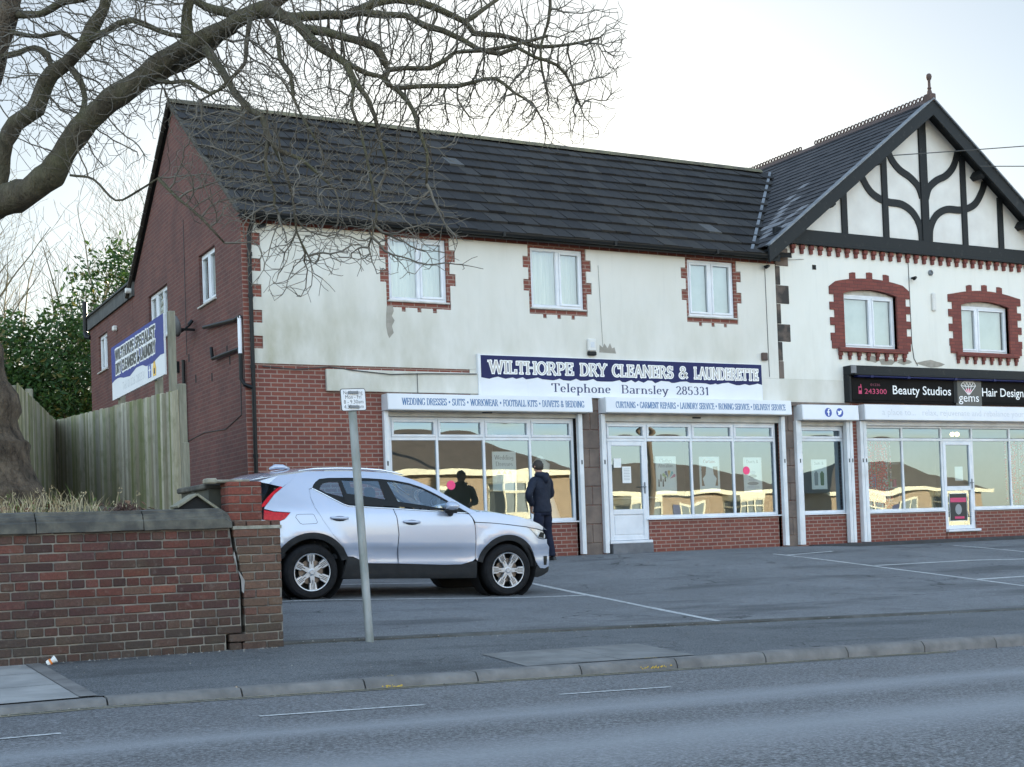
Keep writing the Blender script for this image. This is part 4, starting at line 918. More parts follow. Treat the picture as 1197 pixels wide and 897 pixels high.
# shops of block B
W3, fr3 = shopfront(B, [(12.02 - .16, 13.04)], .66, 2.21, 2.5, YS); sill_run(W3, fr3, 11.86, 13.06, .66); riser(B, 11.74, 13.1, .66, YS - .03)
W4, fr4 = shopfront(B, [(13.6, 14.73), (14.73, 15.9), (15.9, 16.84), (16.84, 18.04), (18.04, 19.3)], .65, 2.22, 2.52, YS, door=(15.9, 16.84, .2), fm='alu', toplight=False); sill_run(W4, fr4, 13.58, 15.88, .65); sill_run(W4, fr4, 16.86, 19.3, .65); riser(B, 13.5, 15.9, .65, YS - .03); riser(B, 16.84, 19.4, .65, YS - .03)
shop_door(B, fr4, 15.928, 16.812, .22, 2.186, split=1.13)
s_ = MB(); s_.box(15.9, -.06, .16, 16.9, .13, .215, .01); put('threshold', s_, M['upvc'], B)
s_ = MB(); s_.box(15.92, .02, -.3, 16.82, .14, .158); put('threshold_block', s_, M['brick'], B)
for a, b, z, zt_ in ((11.74, 13.1, 2.5, 2.638), (13.5, 19.4, 2.52, 2.618)):
    s_ = MB(); s_.box(a, -.03, z, b, .12, zt_); put('head_rail', s_, M['shutter'] if a < 12 else M['alu'], B)
for x0, x1 in ((11.66, 11.8), (13.0, 13.08), (13.09, 13.17), (13.38, 13.46), (13.47, 13.56)): rail(B, x0, x1, 2.6, -.12 if x0 > 12 else -.1)
s_ = MB(); s_.box(11.3, -.12, 2.905, 13.12, 0, 2.975); put('stone_ledge', s_, M['stone'], B)
w = MB()
for x0, x1, z, zc, yb in ((11.5, 13.35, .1, 2.7, 2.6), (13.4, 19.9, .1, 2.7, 4.2)):
    w.quad((x0, .3, zc), (x1, .3, zc), (x1, yb, zc), (x0, yb, zc)); w.quad((x0, yb, z), (x1, yb, z), (x1, yb, zc), (x0, yb, zc)); w.quad((x0, .18, z), (x0, yb, z), (x0, yb, zc), (x0, .18, zc)); w.quad((x1 - .01, .18, z), (x1 - .01, yb, z), (x1 - .01, yb, zc), (x1 - .01, .18, zc))
put('interior_wall', w, mat('salon_wall_paint', (.62, .64, .6), (.5, .52, .48), .8, .9, bstr=0), B, fix=False)
w = MB(); w.box(11.5, .18, 0, 19.9, 4.2, .1); put('interior_floor', w, M['room_d'], B)
w = MB(); w.box(11.5, .3, 2.95, 19.9, 9.9, 3.0); w.quad((11.5, 1.9, 3), (19.9, 1.9, 3), (19.9, 1.9, 6.2), (11.5, 1.9, 6.2)); put('upper_floor', w, M['room'], B)
# ------------------------------------------------------------------ the parked car (own frame: x forward, -y the near side, origin on the ground under the rear axle)
CB, CG = -1, 1
def car_frame():
    ex = V(.999, -.026, -.033).normalized(); up = V(0, -.05, 1); up = (up - ex * up.dot(ex)).normalized(); ey = up.cross(ex)
    O = V(-1.101, -6.092, -.300) + ey * .93
    return Matrix(((ex.x, ey.x, up.x, O.x), (ex.y, ey.y, up.y, O.y), (ex.z, ey.z, up.z, O.z), (0, 0, 0, 1)))
CAR = thing('parked_car', (0, 0, 0), 'silver-blue compact SUV parked in the bay in front of the launderette', 'car', rot=(0, 0, 0))
CAR.matrix_world = car_frame(); OFF[CAR] = V(0, 0, 0)
def paint_mat():
    m, nt, out = nodes_of('silver_blue_paint')
    n = N(nt, 'ShaderNodeTexNoise'); n.inputs['Scale'].default_value = 900.; n.inputs['Detail'].default_value = 1.
    nt.links.new(position(nt, True), n.inputs['Vector'])
    col = mixc(nt, n.outputs['Fac'], (.385, .43, .54), (.47, .51, .62))
    bsdf(nt, out, col, .27, .34, .5, None, coat=1.); return m
M['paint'] = paint_mat()
M['clad'] = mat('black_cladding', (.018, .019, .021), (.025, .026, .028), 9., .6, spec=.2, bsc=300, bstr=.1)
M['tyre'] = mat('tyre_rubber', (.012, .012, .013), (.018, .018, .02), 12., .85, spec=.15, bsc=80, bstr=.2)
M['alloy'] = mat('machined_alloy', (.56, .6, .66), (.46, .49, .54), 20., .42, metal=.85, bstr=0)
M['rim_dark'] = mat('dark_rim', (.012, .012, .013), None, rough=.4, bstr=0)
M['chrome'] = mat('chrome', (.78, .8, .83), None, rough=.12, metal=1., bstr=0)
M['well'] = mat('wheel_well', (.008, .008, .009), None, rough=.9, bstr=0)
M['carglass'] = glass_mat('car_glass', (.82, .88, .9), .08, 0, 1)
M['carglass_d'] = glass_mat('privacy_glass', (.52, .6, .64), .08, 0, 1)
M['redlamp'] = mat('red_lens', (.62, .008, .02), (.4, .004, .012), 30., .25, spec=.25, bstr=0)
M['lens'] = mat('clear_lens', (.62, .65, .68), (.3, .32, .34), 18., .08, spec=1., bstr=0, coat=1.)
M['seat'] = mat('dark_upholstery', (.03, .035, .045), (.045, .05, .06), 8., .8)
def hw(x, z):
    zt = [.2, .3, .45, .55, .64, .66, .8, .95, 1.05, 1.12, 1.2, 1.35, 1.5, 1.58, 1.64]
    yt = [.86, .90, .915, .905, .92, .93, .928, .918, .905, .885, .855, .785, .71, .655, .60]
    y = float(np.interp(z, zt, yt))
    if x > 2.2: y *= 1 - .26 * ((x - 2.2) / 1.28) ** 2.6
    if x < .3: y *= 1 - .14 * ((.3 - x) / 1.06) ** 2.2
    if z < .66 and .7 < x < 2.1: y -= .012 * sstep(.66, .58, z) * sstep(.72, .85, x) * sstep(2.1, 1.9, x)
    for xc in (0., 2.702):       # flared arches
        r = math.hypot(x - xc, z - .345); y += .014 * math.exp(-((r - .5) / .09) ** 2)
    return y
def clip_cell(poly, x0, z0, x1, z1):
    for ax, val, sg in ((0, x0, 1), (0, x1, -1), (1, z0, 1), (1, z1, -1)):
        out = []; n = len(poly)
        for i in range(n):
            a, b = poly[i], poly[(i + 1) % n]; da = (a[ax] - val) * sg; db = (b[ax] - val) * sg
            if da >= 0: out.append(a)
            if (da > 0 and db < 0) or (da < 0 and db > 0):
                t = da / (da - db); p = [a[0] + (b[0] - a[0]) * t, a[1] + (b[1] - a[1]) * t]; p[ax] = val; out.append(tuple(p))
        poly = out
        if len(poly) < 3: return []
    return poly
def inset(poly, d):
    n = len(poly); area = sum(poly[i][0] * poly[(i + 1) % n][1] - poly[(i + 1) % n][0] * poly[i][1] for i in range(n)); sg = 1 if area > 0 else -1; out = []
    for i in range(n):
        p0, p, p1 = poly[i - 1], poly[i], poly[(i + 1) % n]
        def nrm(a, b):
            dx, dy = b[0] - a[0], b[1] - a[1]; l = math.hypot(dx, dy) or 1; return (-dy / l * sg, dx / l * sg)
        n0, n1 = nrm(p0, p), nrm(p, p1); mx, my = n0[0] + n1[0], n0[1] + n1[1]; q = max(.5, (mx * mx + my * my) / 2)
        out.append((p[0] + mx / q * d, p[1] + my / q * d))
    return out
def hwn(x, z, side):
    e = .02; return V(-(hw(x + e, z) - hw(x - e, z)) / (2 * e), side, -(hw(x, z + e) - hw(x, z - e)) / (2 * e)).normalized()
def skin(poly, side, lift=0., cell=.09, gap=.0, edge=.02):
    """curved body panel over a side-view outline, with the normals of the curved surface"""
    n = len(poly)
    if sum(poly[i][0] * poly[(i + 1) % n][1] - poly[(i + 1) % n][0] * poly[i][1] for i in range(n)) < 0: poly = poly[::-1]
    if gap: poly = inset(poly, gap)
    mb = MB(); mb.nrm = []; xs_ = [p[0] for p in poly]; zs__ = [p[1] for p in poly]
    f = lambda x, z, l=lift: (x, side * (hw(x, z) + l), z)
    i0, i1 = int(math.floor(min(xs_) / cell)), int(math.ceil(max(xs_) / cell)); j0, j1 = int(math.floor(min(zs__) / cell)), int(math.ceil(max(zs__) / cell))
    for i in range(i0, i1):
        for j in range(j0, j1):
            c = clip_cell(poly, i * cell, j * cell, (i + 1) * cell, (j + 1) * cell)
            if len(c) >= 3:
                for t in ([range(len(c))] if len(c) <= 4 else geometry.tessellate_polygon([[V(p[0], p[1], 0) for p in c]])):
                    q = [c[k_] for k_ in t]; ar = sum(q[i_][0] * q[(i_ + 1) % len(q)][1] - q[(i_ + 1) % len(q)][0] * q[i_][1] for i_ in range(len(q)))
                    if abs(ar) < 1e-9: continue
                    if (ar < 0) != (side > 0): q = q[::-1]
                    mb.add([f(*p) for p in q], [tuple(range(len(q)))]); mb.nrm += [hwn(p[0], p[1], side) for p in q]
    if edge:
        m_ = len(mb.v); mb.add([f(*p) for p in poly] + [f(p[0], p[1], lift - edge) for p in poly], [(k_, (k_ + 1) % n, (k_ + 1) % n + n, k_ + n) if side > 0 else (k_, k_ + n, (k_ + 1) % n + n, (k_ + 1) % n) for k_ in range(n)])
        for p in list(poly) * 2: mb.nrm.append(hwn(p[0], p[1], side))
    return mb
def dense(poly, step=.06):
    out = []
    for a, b in zip(poly, poly[1:] + poly[:1]):
        n = max(1, int(math.hypot(b[0] - a[0], b[1] - a[1]) / step)); out += [(a[0] + (b[0] - a[0]) * i / n, a[1] + (b[1] - a[1]) * i / n) for i in range(n)]
    return out
def archpt(xc, r, a0, a1, n=18, sz=1.0): return [(xc + r * math.cos(R(a0 + (a1 - a0) * i / n)), .345 + sz * r * math.sin(R(a0 + (a1 - a0) * i / n))) for i in range(n + 1)]
RA = archpt(0., .49, 195, 23, 20); FA = archpt(2.702, .468, 165, 8, 20)     # arches, rear to front
ROOF = [(-.14, 1.565), (0., 1.592), (.3, 1.605), (.6, 1.612), (.9, 1.607), (1.1, 1.592), (1.25, 1.565), (1.42, 1.515), (1.62, 1.437), (1.8, 1.345), (1.97, 1.25), (2.12, 1.165), (2.235, 1.113)]
DLO = [(.03, 1.387), (.055, 1.43), (.085, 1.463), (.14, 1.502), (.252, 1.517), (.531, 1.526), (.8, 1.525), (.97, 1.518), (1.158, 1.503), (1.349, 1.472), (1.505, 1.425), (1.651, 1.36), (1.76, 1.305), (1.88, 1.235), (2.0, 1.165), (2.1, 1.105)]
BELT = [(.03, 1.387), (.13, 1.338), (.288, 1.255), (.413, 1.192), (.478, 1.172), (.6, 1.165), (1.075, 1.148), (1.565, 1.122), (1.986, 1.103), (2.1, 1.1)]
QUARTER = [(-.145, 1.562), (-.232, 1.463), (-.33, 1.39), (-.445, 1.30), (-.57, 1.148), (-.585, 1.12), (-.47, 1.093), (-.268, 1.082), (-.336, 1.0), (-.412, .965), (-.62, .985), (-.70, .93), (-.725, .8), (-.715, .62), (-.68, .5), (-.50, .48)] + RA[2:17] + [(.395, .648), (.36, .70), (.25, .816), (.13, .99), (.032, 1.148), (-.004, 1.254), (-.012, 1.375)] + DLO[:-1] + [(2.11, 1.108), (2.135, 1.088)] + ROOF[::-1]
RDOOR = [(.245, .825), (.13, .993), (.034, 1.15), (-.001, 1.256), (-.008, 1.37), (.03, 1.38)] + BELT[1:6] + [(1.068, 1.142), (1.112, 1.029), (1.135, .816), (1.122, .66), (1.142, .441), (.742, .448), (.627, .489), (.535, .532), (.462, .536), (.44, .566), (.40, .648), (.36, .703)]
FDOOR = [(1.076, 1.142), (1.565, 1.117), (1.986, 1.098), (2.125, 1.082), (2.172, 1.03), (2.205, .93), (2.214, .8), (2.214, .5), (2.181, .468), (2.022, .424), (1.788, .42), (1.15, .441), (1.13, .66), (1.143, .816), (1.12, 1.029)]
FENDER = [(2.222, .5), (2.222, .80), (2.213, .93), (2.21, .972), (2.44, .965), (2.665, .948), (2.998, .915), (3.04, .905), (3.107, .848), (3.199, .767), (3.285, .75), (3.37, .752), (3.374, .693), (3.425, .64), (3.43, .5), (3.425, .38), (3.35, .35), (3.262, .357), (3.202, .409)] + FA[::-1][1:18] + [(2.25, .468)]
HOODS = [(2.132, 1.086), (2.235, 1.113), (2.376, 1.113), (2.604, 1.093), (2.86, 1.058), (3.068, 1.01), (3.22, .96), (3.30, .915), (3.285, .872), (3.184, .892), (3.03, .913), (2.998, .921), (2.665, .954), (2.44, .971), (2.212, .979), (2.182, 1.03)]
SILL = [(.40, .262), (.455, .53), (.535, .528), (.627, .485), (.742, .444), (1.15, .436), (1.788, .416), (2.022, .419), (2.181, .464), (2.236, .464), (2.25, .245), (1.8, .243), (1.1, .25)]
BUMPF = [(3.168, .345), (3.2, .405), (3.262, .352), (3.35, .345), (3.425, .375), (3.42, .31), (3.33, .262), (3.23, .236), (3.15, .24)]
BUMPR = [(-.50, .475), (-.68, .495), (-.70, .40), (-.66, .29), (-.46, .26), (-.47, .345)]
def ring(xc, r0, r1, a0, a1, n=26):
    o = archpt(xc, r1, a0, a1, n); i_ = archpt(xc, r0, a0, a1, n); return o + i_[::-1]
lower_glow = None
for side in (-1, 1):
    put('rear_quarter', skin(QUARTER, side, 0, .08, .0), M['paint'], CAR, ang=30)
    rd_ = put('rear_door', skin(RDOOR, side, .001, .08, .003), M['paint'], CAR, ang=30)
    fd_ = put('front_door', skin(FDOOR, side, .001, .08, .003), M['paint'], CAR, ang=30)
    put('front_wing', skin(FENDER, side, .0, .07, .002), M['paint'], CAR, ang=30)
    put('bonnet_side', skin(HOODS, side, .0, .07, .002), M['paint'], CAR, ang=30)
    # shut-line backing
    bk = skin(dense([(-.1, .95), (.03, 1.37), (1.1, 1.13), (2.1, 1.08), (2.3, 1.0), (3.2, .88), (3.2, .8), (2.62, .82), (2.3, .6), (2.2, .46), (1.7, .43), (.5, .5), (.3, .75)]), side, -.013, .1, 0, 0); put('body_shell', bk, M['well'], CAR)
    for nm, pl in (('sill_cladding', SILL), ('front_bumper_skirt', BUMPF), ('rear_bumper_skirt', BUMPR)): put(nm, skin(pl, side, .004, .08, .0, .03), M['clad'], CAR, ang=30)
    for xc, a0, a1, r1 in ((0., 198, 20, .492), (2.702, 165, 6, .47)): put('arch_trim', skin(ring(xc, r1 - .075, r1, a0, a1), side, .012, .07, 0, .05), M['clad'], CAR, ang=30)
    # glasshouse
    f3 = lambda u, v, d=0: V(u, side * (hw(u, v) + d), v)
    QG = [(.126, 1.373), (.15, 1.415), (.18, 1.445), (.254, 1.466), (.384, 1.468), (.45, 1.206), (.302, 1.28)]
    RG = [(.432, 1.492), (.93, 1.492), (1.005, 1.172), (.52, 1.187)]
    FG = [(1.045, 1.485), (1.158, 1.478), (1.349, 1.447), (1.505, 1.40), (1.651, 1.335), (1.76, 1.278), (1.88, 1.207), (1.93, 1.172), (1.93, 1.125), (1.565, 1.142), (1.185, 1.165)]
    s_ = MB(); s_.sheet(dense(DLO, .1) [:-1] + BELT[::-1][:-1], [QG, RG, FG], lambda u, v, d=0: f3(u, v, -.008)); put('window_frame', s_, M['blackp'], CAR, fix=False)
    for nm, pl, gm, par in (('quarter_glass', QG, 'carglass_d', CAR), ('door_glass', RG, 'carglass_d', rd_), ('door_glass', FG, 'carglass', fd_)):
        s_ = MB(); s_.sheet(pl, [], lambda u, v, d=0: f3(u, v, -.014)); put(nm, s_, M[gm], par, fix=False)
    s_ = MB(); pth = [f3(u, v - .004, .002) for u, v in dense(BELT, .12)[:-14] if u < 2.12]; pth = [f3(u, v - .004, .003) for u, v in BELT]; s_.tube(pth, .009, 6); put('belt_trim', s_, M['chrome'], CAR, smooth=True)
    for u, v, par in ((.345, 1.018, rd_), (1.315, .976, fd_)):
        s_ = MB(); c = f3(u, v, .018); s_.tube([f3(u - .115, v + .002, .0), f3(u - .1, v + .002, .03), f3(u, v, .036), f3(u + .1, v - .002, .03), f3(u + .115, v - .002, 0)], [.012, .017, .019, .017, .012], 8); put('handle', s_, M['paint'], par, smooth=True)
        s_ = MB(); s_.poly([f3(u + .095 * math.cos(t), v - .008 + .034 * math.sin(t), .0035) for t in [i * .5236 for i in range(12)]]); put('handle_shade', s_, M['clad'], par, fix=False)  # flat dark patch stands in for shade in the handle cup
    s_ = MB(); s_.tube([V(x, side * (hw(x, z) - .035), z + .026 + .012 * math.sin(math.pi * (x + .1) / 1.4)) for x, z in [(-.1, 1.575), (.1, 1.597), (.4, 1.606), (.7, 1.609), (1.0, 1.6), (1.18, 1.578), (1.3, 1.55)]], [.006, .014, .015, .015, .015, .013, .006], 8); put('roof_rail', s_, M['chrome'], CAR, smooth=True)
    # mirror
    s_ = MB(); c = f3(1.80, 1.18, .14); P = []
    prof = [(-.5, .55), (-.3, .9), (0, 1.), (.3, .95), (.6, .7), (.85, .35)]
    for t, k_ in prof:
        for i in range(12):
            th = 2 * math.pi * i / 12; P.append(c + V(.125 * t + .02, side * .115 * k_ * math.cos(th) * (1 if True else 1), .062 * k_ * math.sin(th) + .008 * k_))
    s_.add(P, [(a * 12 + i, a * 12 + (i + 1) % 12, (a + 1) * 12 + (i + 1) % 12, (a + 1) * 12 + i) for a in range(5) for i in range(12)] + [tuple(range(12)), tuple(range(60, 72))]); mi = put('wing_mirror', s_, M['paint'], CAR, smooth=True)
    s_ = MB(); s_.tube([f3(1.86, 1.09, .0), f3(1.84, 1.10, .06), f3(1.82, 1.125, .12)], [.045, .04, .035], 8); s_.tube([f3(1.74, 1.122, .13), f3(1.89, 1.122, .15)], .028, 8); put('mirror_foot', s_, M['clad'], mi)
    # lamps
    put('tail_lamp', skin([(-.59, 1.112), (-.489, 1.088), (-.272, 1.078), (-.338, 1.004), (-.412, .968), (-.60, .988)], side, .003, .06, .003), M['redlamp'], CAR, ang=40)
    put('tail_lamp', skin([(-.335, 1.388), (-.36, 1.405), (-.45, 1.345), (-.53, 1.27), (-.645, 1.13), (-.575, 1.15), (-.447, 1.3)], side, .002, .06, .003), M['redlamp'], CAR, ang=40)
    hl = put('headlight', skin([(3.045, .903), (3.184, .884), (3.285, .862), (3.335, .80), (3.33, .758), (3.285, .757), (3.2, .774), (3.11, .852)], side, .003, .06, .002), M['lens'], CAR, ang=40)
    put('lamp_surround', skin([(3.2, .785), (3.30, .765), (3.31, .84), (3.24, .845)], side, .007, .05, .0, .004), M['blackp'], hl)
    put('fog_vent', skin([(3.315, .52), (3.385, .52), (3.378, .40), (3.325, .40)], side, .004, .05, .0), M['blackp'], CAR)
    if side < 0:
        fl = [(-.205, 1.052), (-.17, 1.062), (.0, 1.066), (.02, 1.055), (.062, .965), (.045, .945), (-.13, .935), (-.16, .945), (-.215, 1.02)]
        fuel = put('fuel_flap', skin(inset(fl, .0), side, .0008, .08, .0, .0), M['clad'], CAR, ang=30); put('flap_face', skin(inset(fl, .005), side, .0018, .08, 0, .0), M['paint'], fuel, ang=30)
# panels across the car
def cross(stations, n=14, crown=True):
    """stations: (x, z_edge, half_width, crown height)"""
    mb = MB(); P = []
    for x, z, w_, cr in stations:
        for i in range(n + 1):
            s__ = -1 + 2 * i / n; P.append((x, w_ * s__, z + cr * (1 - abs(s__) ** 2.2)))
    mb.add(P, [(a * (n + 1) + i, a * (n + 1) + i + 1, (a + 1) * (n + 1) + i + 1, (a + 1) * (n + 1) + i) for a in range(len(stations) - 1) for i in range(n)]); return mb
HE = [(2.235, 1.113), (2.376, 1.113), (2.604, 1.093), (2.86, 1.058), (3.068, 1.01), (3.22, .96), (3.30, .915)]
put('bonnet', cross([(x, z, hw(x, z), .035) for x, z in HE] + [(3.37, .87, hw(3.3, .9) - .02, .03)]), M['paint'], CAR, smooth=True)
put('windscreen', cross([(x + .0, z, hw(x, z) - .03, .045 + .03 * sstep(1.4, 2.1, x)) for x, z in ROOF[::-1][:8]]), M['carglass'], CAR, smooth=True)
put('roof_panel', cross([(x, z, hw(x, z), .045) for x, z in ROOF[:7]]), M['paint'], CAR, smooth=True)
put('spoiler', cross([(-.14, 1.565, hw(-.14, 1.565), .045), (-.36, 1.535, .60, .045), (-.6, 1.50, .56, .04), (-.73, 1.462, .54, .03), (-.75, 1.448, .53, .028), (-.6, 1.455, .53, .02), (-.45, 1.45, .55, 0)]), M['paint'], CAR, smooth=True)
for side in (-1, 1):
    s_ = MB(); q = [(-.14, 1.565), (-.36, 1.535), (-.6, 1.50), (-.73, 1.462), (-.6, 1.455), (-.47, 1.43), (-.34, 1.392), (-.232, 1.463)]
    ww = [hw(-.14, 1.565), .60, .56, .54, .53, .58, hw(-.34, 1.392), hw(-.232, 1.463)]
    s_.poly([(x, side * w_, z) for (x, z), w_ in zip(q, ww)]); put('spoiler_side', s_, M['paint'], CAR, fix=False)
put('rear_window', cross([(-.45, 1.45, .60, 0), (-.52, 1.32, .66, -.02), (-.62, 1.14, .72, -.03)]), M['carglass_d'], CAR, smooth=True)
put('tailgate', cross([(-.60, 1.16, .73, -.02), (-.66, 1.12, .75, 0), (-.72, .98, .76, 0), (-.73, .8, .78, 0)][::1]), M['paint'], CAR, smooth=True)
for nm, st_, mm in (('rear_bumper', [(-.715, .83, .77, 0), (-.75, .72, .76, 0), (-.745, .58, .76, 0), (-.70, .48, .74, 0)], 'paint'), ('rear_skirt', [(-.70, .5, .74, 0), (-.71, .38, .72, 0), (-.66, .28, .7, 0)], 'clad')):
    P = MB(); n = 12; pts = []
    for x, z, w_, _ in st_:
        for i in range(n + 1):
            s__ = -1 + 2 * i / n; pts.append((x - .05 * (1 - abs(s__) ** 2.5), w_ * s__, z))
    P.add(pts, [(a * (n + 1) + i, a * (n + 1) + i + 1, (a + 1) * (n + 1) + i + 1, (a + 1) * (n + 1) + i) for a in range(len(st_) - 1) for i in range(n)]); put(nm, P, M[mm], CAR, smooth=True)
def nose(st_, nm, mm):
    P = MB(); n = 14; pts = []
    for x, z, w_, b_ in st_:
        for i in range(n + 1):
            s__ = -1 + 2 * i / n; pts.append((x + b_ * (1 - abs(s__) ** 2.2), w_ * s__, z))
    P.add(pts, [(a * (n + 1) + i, a * (n + 1) + i + 1, (a + 1) * (n + 1) + i + 1, (a + 1) * (n + 1) + i) for a in range(len(st_) - 1) for i in range(n)]); put(nm, P, M[mm], CAR, smooth=True)
nose([(3.33, .90, .66, .06), (3.355, .84, .66, .07), (3.37, .75, .67, .08)], 'nose_panel', 'paint'); nose([(3.372, .75, .67, .085), (3.38, .62, .66, .085)], 'grille', 'blackp'); nose([(3.37, .76, .67, .07), (3.41, .62, .675, .08), (3.425, .5, .675, .085), (3.42, .37, .675, .08)], 'front_bumper', 'paint'); nose([(3.42, .375, .675, .08), (3.41, .31, .67, .08), (3.33, .25, .66, .06)], 'front_skirt', 'clad')
s_ = MB(); s_.box(-.6, -.62, .24, 3.2, .62, .34); s_.box(.42, -.86, .25, 2.24, .86, .4); put('floor_pan', s_, M['well'], CAR)
for xc in (0., 2.702):
    for sd in (-1, 1): s_ = MB(); s_.lathe([(.43, 0), (.43, .3), (0., .3)], (xc, sd * .88, .36), (0, -sd, 0), 24); put('wheel_well', s_, M['well'], CAR, fix=False)
s_ = MB(); s_.lathe([(.0, -.03), (.05, -.03), (.07, 0), (.05, .03), (0, .04)], (-.2, 0, 1.625), (0, 0, 1), 10); s_ = MB(); P = [(-.30, 0, 1.625), (-.22, 0, 1.655), (-.12, 0, 1.655), (-.03, 0, 1.635)]; s_.tube(P, [.012, .034, .032, .012], 8); put('roof_antenna', s_, M['paint'], CAR, smooth=True)
# wheels
def wheel(xc, side, rot):
    o = V(xc, side * .905, .345)
    t_ = MB(); ax = (0, side, 0)
    t_.lathe([(.235, -.02), (.245, .012), (.27, .022), (.31, .018), (.335, -.005), (.346, -.04), (.346, -.18), (.335, -.215), (.24, -.22)], o, ax, 40)
    w_ = put('wheel', t_, M['tyre'], CAR, ang=35)
    r_ = MB(); r_.lathe([(.238, .004), (.232, .014), (.222, .012), (.218, -.02), (.21, -.14), (.0, -.14)], o, ax, 40); put('rim_barrel', r_, M['rim_dark'], w_, ang=35)
    a_ = MB(); a_.lathe([(.238, .006), (.234, .017), (.224, .015), (.221, .0)], o, ax, 48)
    a_.lathe([(0, .012), (.028, .012), (.034, .004), (.058, .0), (.062, -.03)], o, ax, 20)
    for i in range(6):
        th = rot + i * math.pi / 3; rad = V(math.cos(th), 0, math.sin(th)); tan = V(-math.sin(th), 0, math.cos(th)); ay = V(0, side, 0)
        for (r0, r1, w0, w1) in ((.045, .135, .03, .024), (.135, .225, .04, .05)):
            P = []
            for r__, ww in ((r0, w0), (r1, w1)):
                for k_ in (-1, 1): P.append(o + rad * r__ + tan * ww * k_ + ay * (.004 if r__ < .2 else .010))
                for k_ in (-1, 1): P.append(o + rad * r__ + tan * ww * k_ * 1.1 + ay * -.03)
            a_.add(P, [(0, 1, 5, 4), (0, 4, 6, 2), (1, 3, 7, 5), (4, 5, 7, 6), (0, 2, 3, 1)])
    rim_ = put('rim', a_, M['alloy'], w_, fix=False)
    g_ = MB()
    for i in range(6):
        th = rot + i * math.pi / 3; rad = V(math.cos(th), 0, math.sin(th)); tan = V(-math.sin(th), 0, math.cos(th)); ay = V(0, side, 0)
        for off in (-.018, .0, .018):
            P = [o + rad * r__ + tan * (off + k_ * .004) + ay * e for r__, e in ((.1 if off == 0 else .14, .0075), (.212, .0115)) for k_ in (-1, 1)]; g_.quad(P[0], P[1], P[3], P[2])
    put('spoke_groove', g_, M['rim_dark'], w_, fix=False)
    d_ = MB(); d_.lathe([(0, -.05), (.155, -.05), (.155, -.07)], o, ax, 30); put('brake_disc', d_, mat('brake_disc', (.2, .17, .15), None, rough=.4, metal=.8, bstr=0) if 'brake_disc' not in bpy.data.materials else bpy.data.materials['brake_disc'], w_, fix=False)
for xc, r0 in ((0., 1.66), (2.702, 2.09)):
    for sd in (-1, 1): wheel(xc, sd, r0)
# cabin
for x, n in ((1.05, 2), (.1, 3)):
    for i in range(n):
        y = (-.37 + .74 * i) if n == 2 else (-.42 + .42 * i)
        s_ = MB(); wd = .24 if n == 2 else .2; ax = V(-.25, 0, 1).normalized()
        s_.obox(V(x, y, .95), V(0, 1, 0), ax.cross(V(0, 1, 0)), ax, wd, .06, .32, .05); s_.obox(V(x - .11, y, 1.335), V(0, 1, 0), ax.cross(V(0, 1, 0)), ax, .12, .045, .075, .035); s_.obox(V(x + .25, y, .68), V(1, 0, 0), V(0, 1, 0), V(0, 0, 1), .28, wd, .07, .04); put('seat', s_, M['seat'], CAR, ang=40)
s_ = MB(); s_.box(1.75, -.72, .8, 2.25, .72, 1.07, .05); put('dashboard', s_, M['seat'], CAR)
s_ = MB(); c = V(1.66, -.37, 1.04); aa = V(-.85, 0, .5).normalized(); uu = aa.cross(V(0, 1, 0)); s_.tube([c + (V(0, 1, 0) * math.cos(t) + uu * math.sin(t)) * .185 for t in [i * .3927 for i in range(17)]], .016, 6, False); s_.tube([c, c - aa * .25], .03, 6); put('steering_wheel', s_, M['seat'], CAR)
s_ = MB(); s_.box(-.5, -.7, .5, 2.2, .7, .56); put('cabin_floor', s_, M['seat'], CAR)
# ------------------------------------------------------------------ signs on the fronts
M['navy'] = mat('navy_sign', (.008, .012, .075), (.012, .018, .095), 1.5, .4, spec=.2, bstr=0)
M['navy_ink'] = mat('navy_lettering', (.02, .03, .11), None, rough=.5, bstr=0)
M['blue_ink'] = mat('blue_lettering', (.05, .13, .3), (.09, .19, .36), 40., .5, bstr=0)
M['sign_white'] = mat('white_sign_board', (.74, .75, .78), (.68, .69, .73), 1.2, .4, bstr=0)
M['cream_ink'] = mat('grey_cream_lettering', (.50, .46, .42), None, rough=.5, bstr=0)
M['white_ink'] = mat('white_lettering', (.86, .86, .86), None, rough=.5, bstr=0)
M['black_sign'] = mat('black_sign_board', (.008, .0075, .008), (.012, .011, .011), 2., .5, spec=.05, bstr=0)
M['pink'] = mat('pink_lettering', (.55, .045, .14), None, rough=.5, bstr=0)
M['pale_ink'] = mat('faded_grey_lettering', (.52, .54, .57), (.62, .63, .66), 25., .5, bstr=0)
M['pinkdot'] = mat('pink_sticker', (.9, .06, .2), None, rough=.5, bstr=0)
M['dark_ink'] = mat('black_lettering', (.02, .02, .022), None, rough=.5, bstr=0)
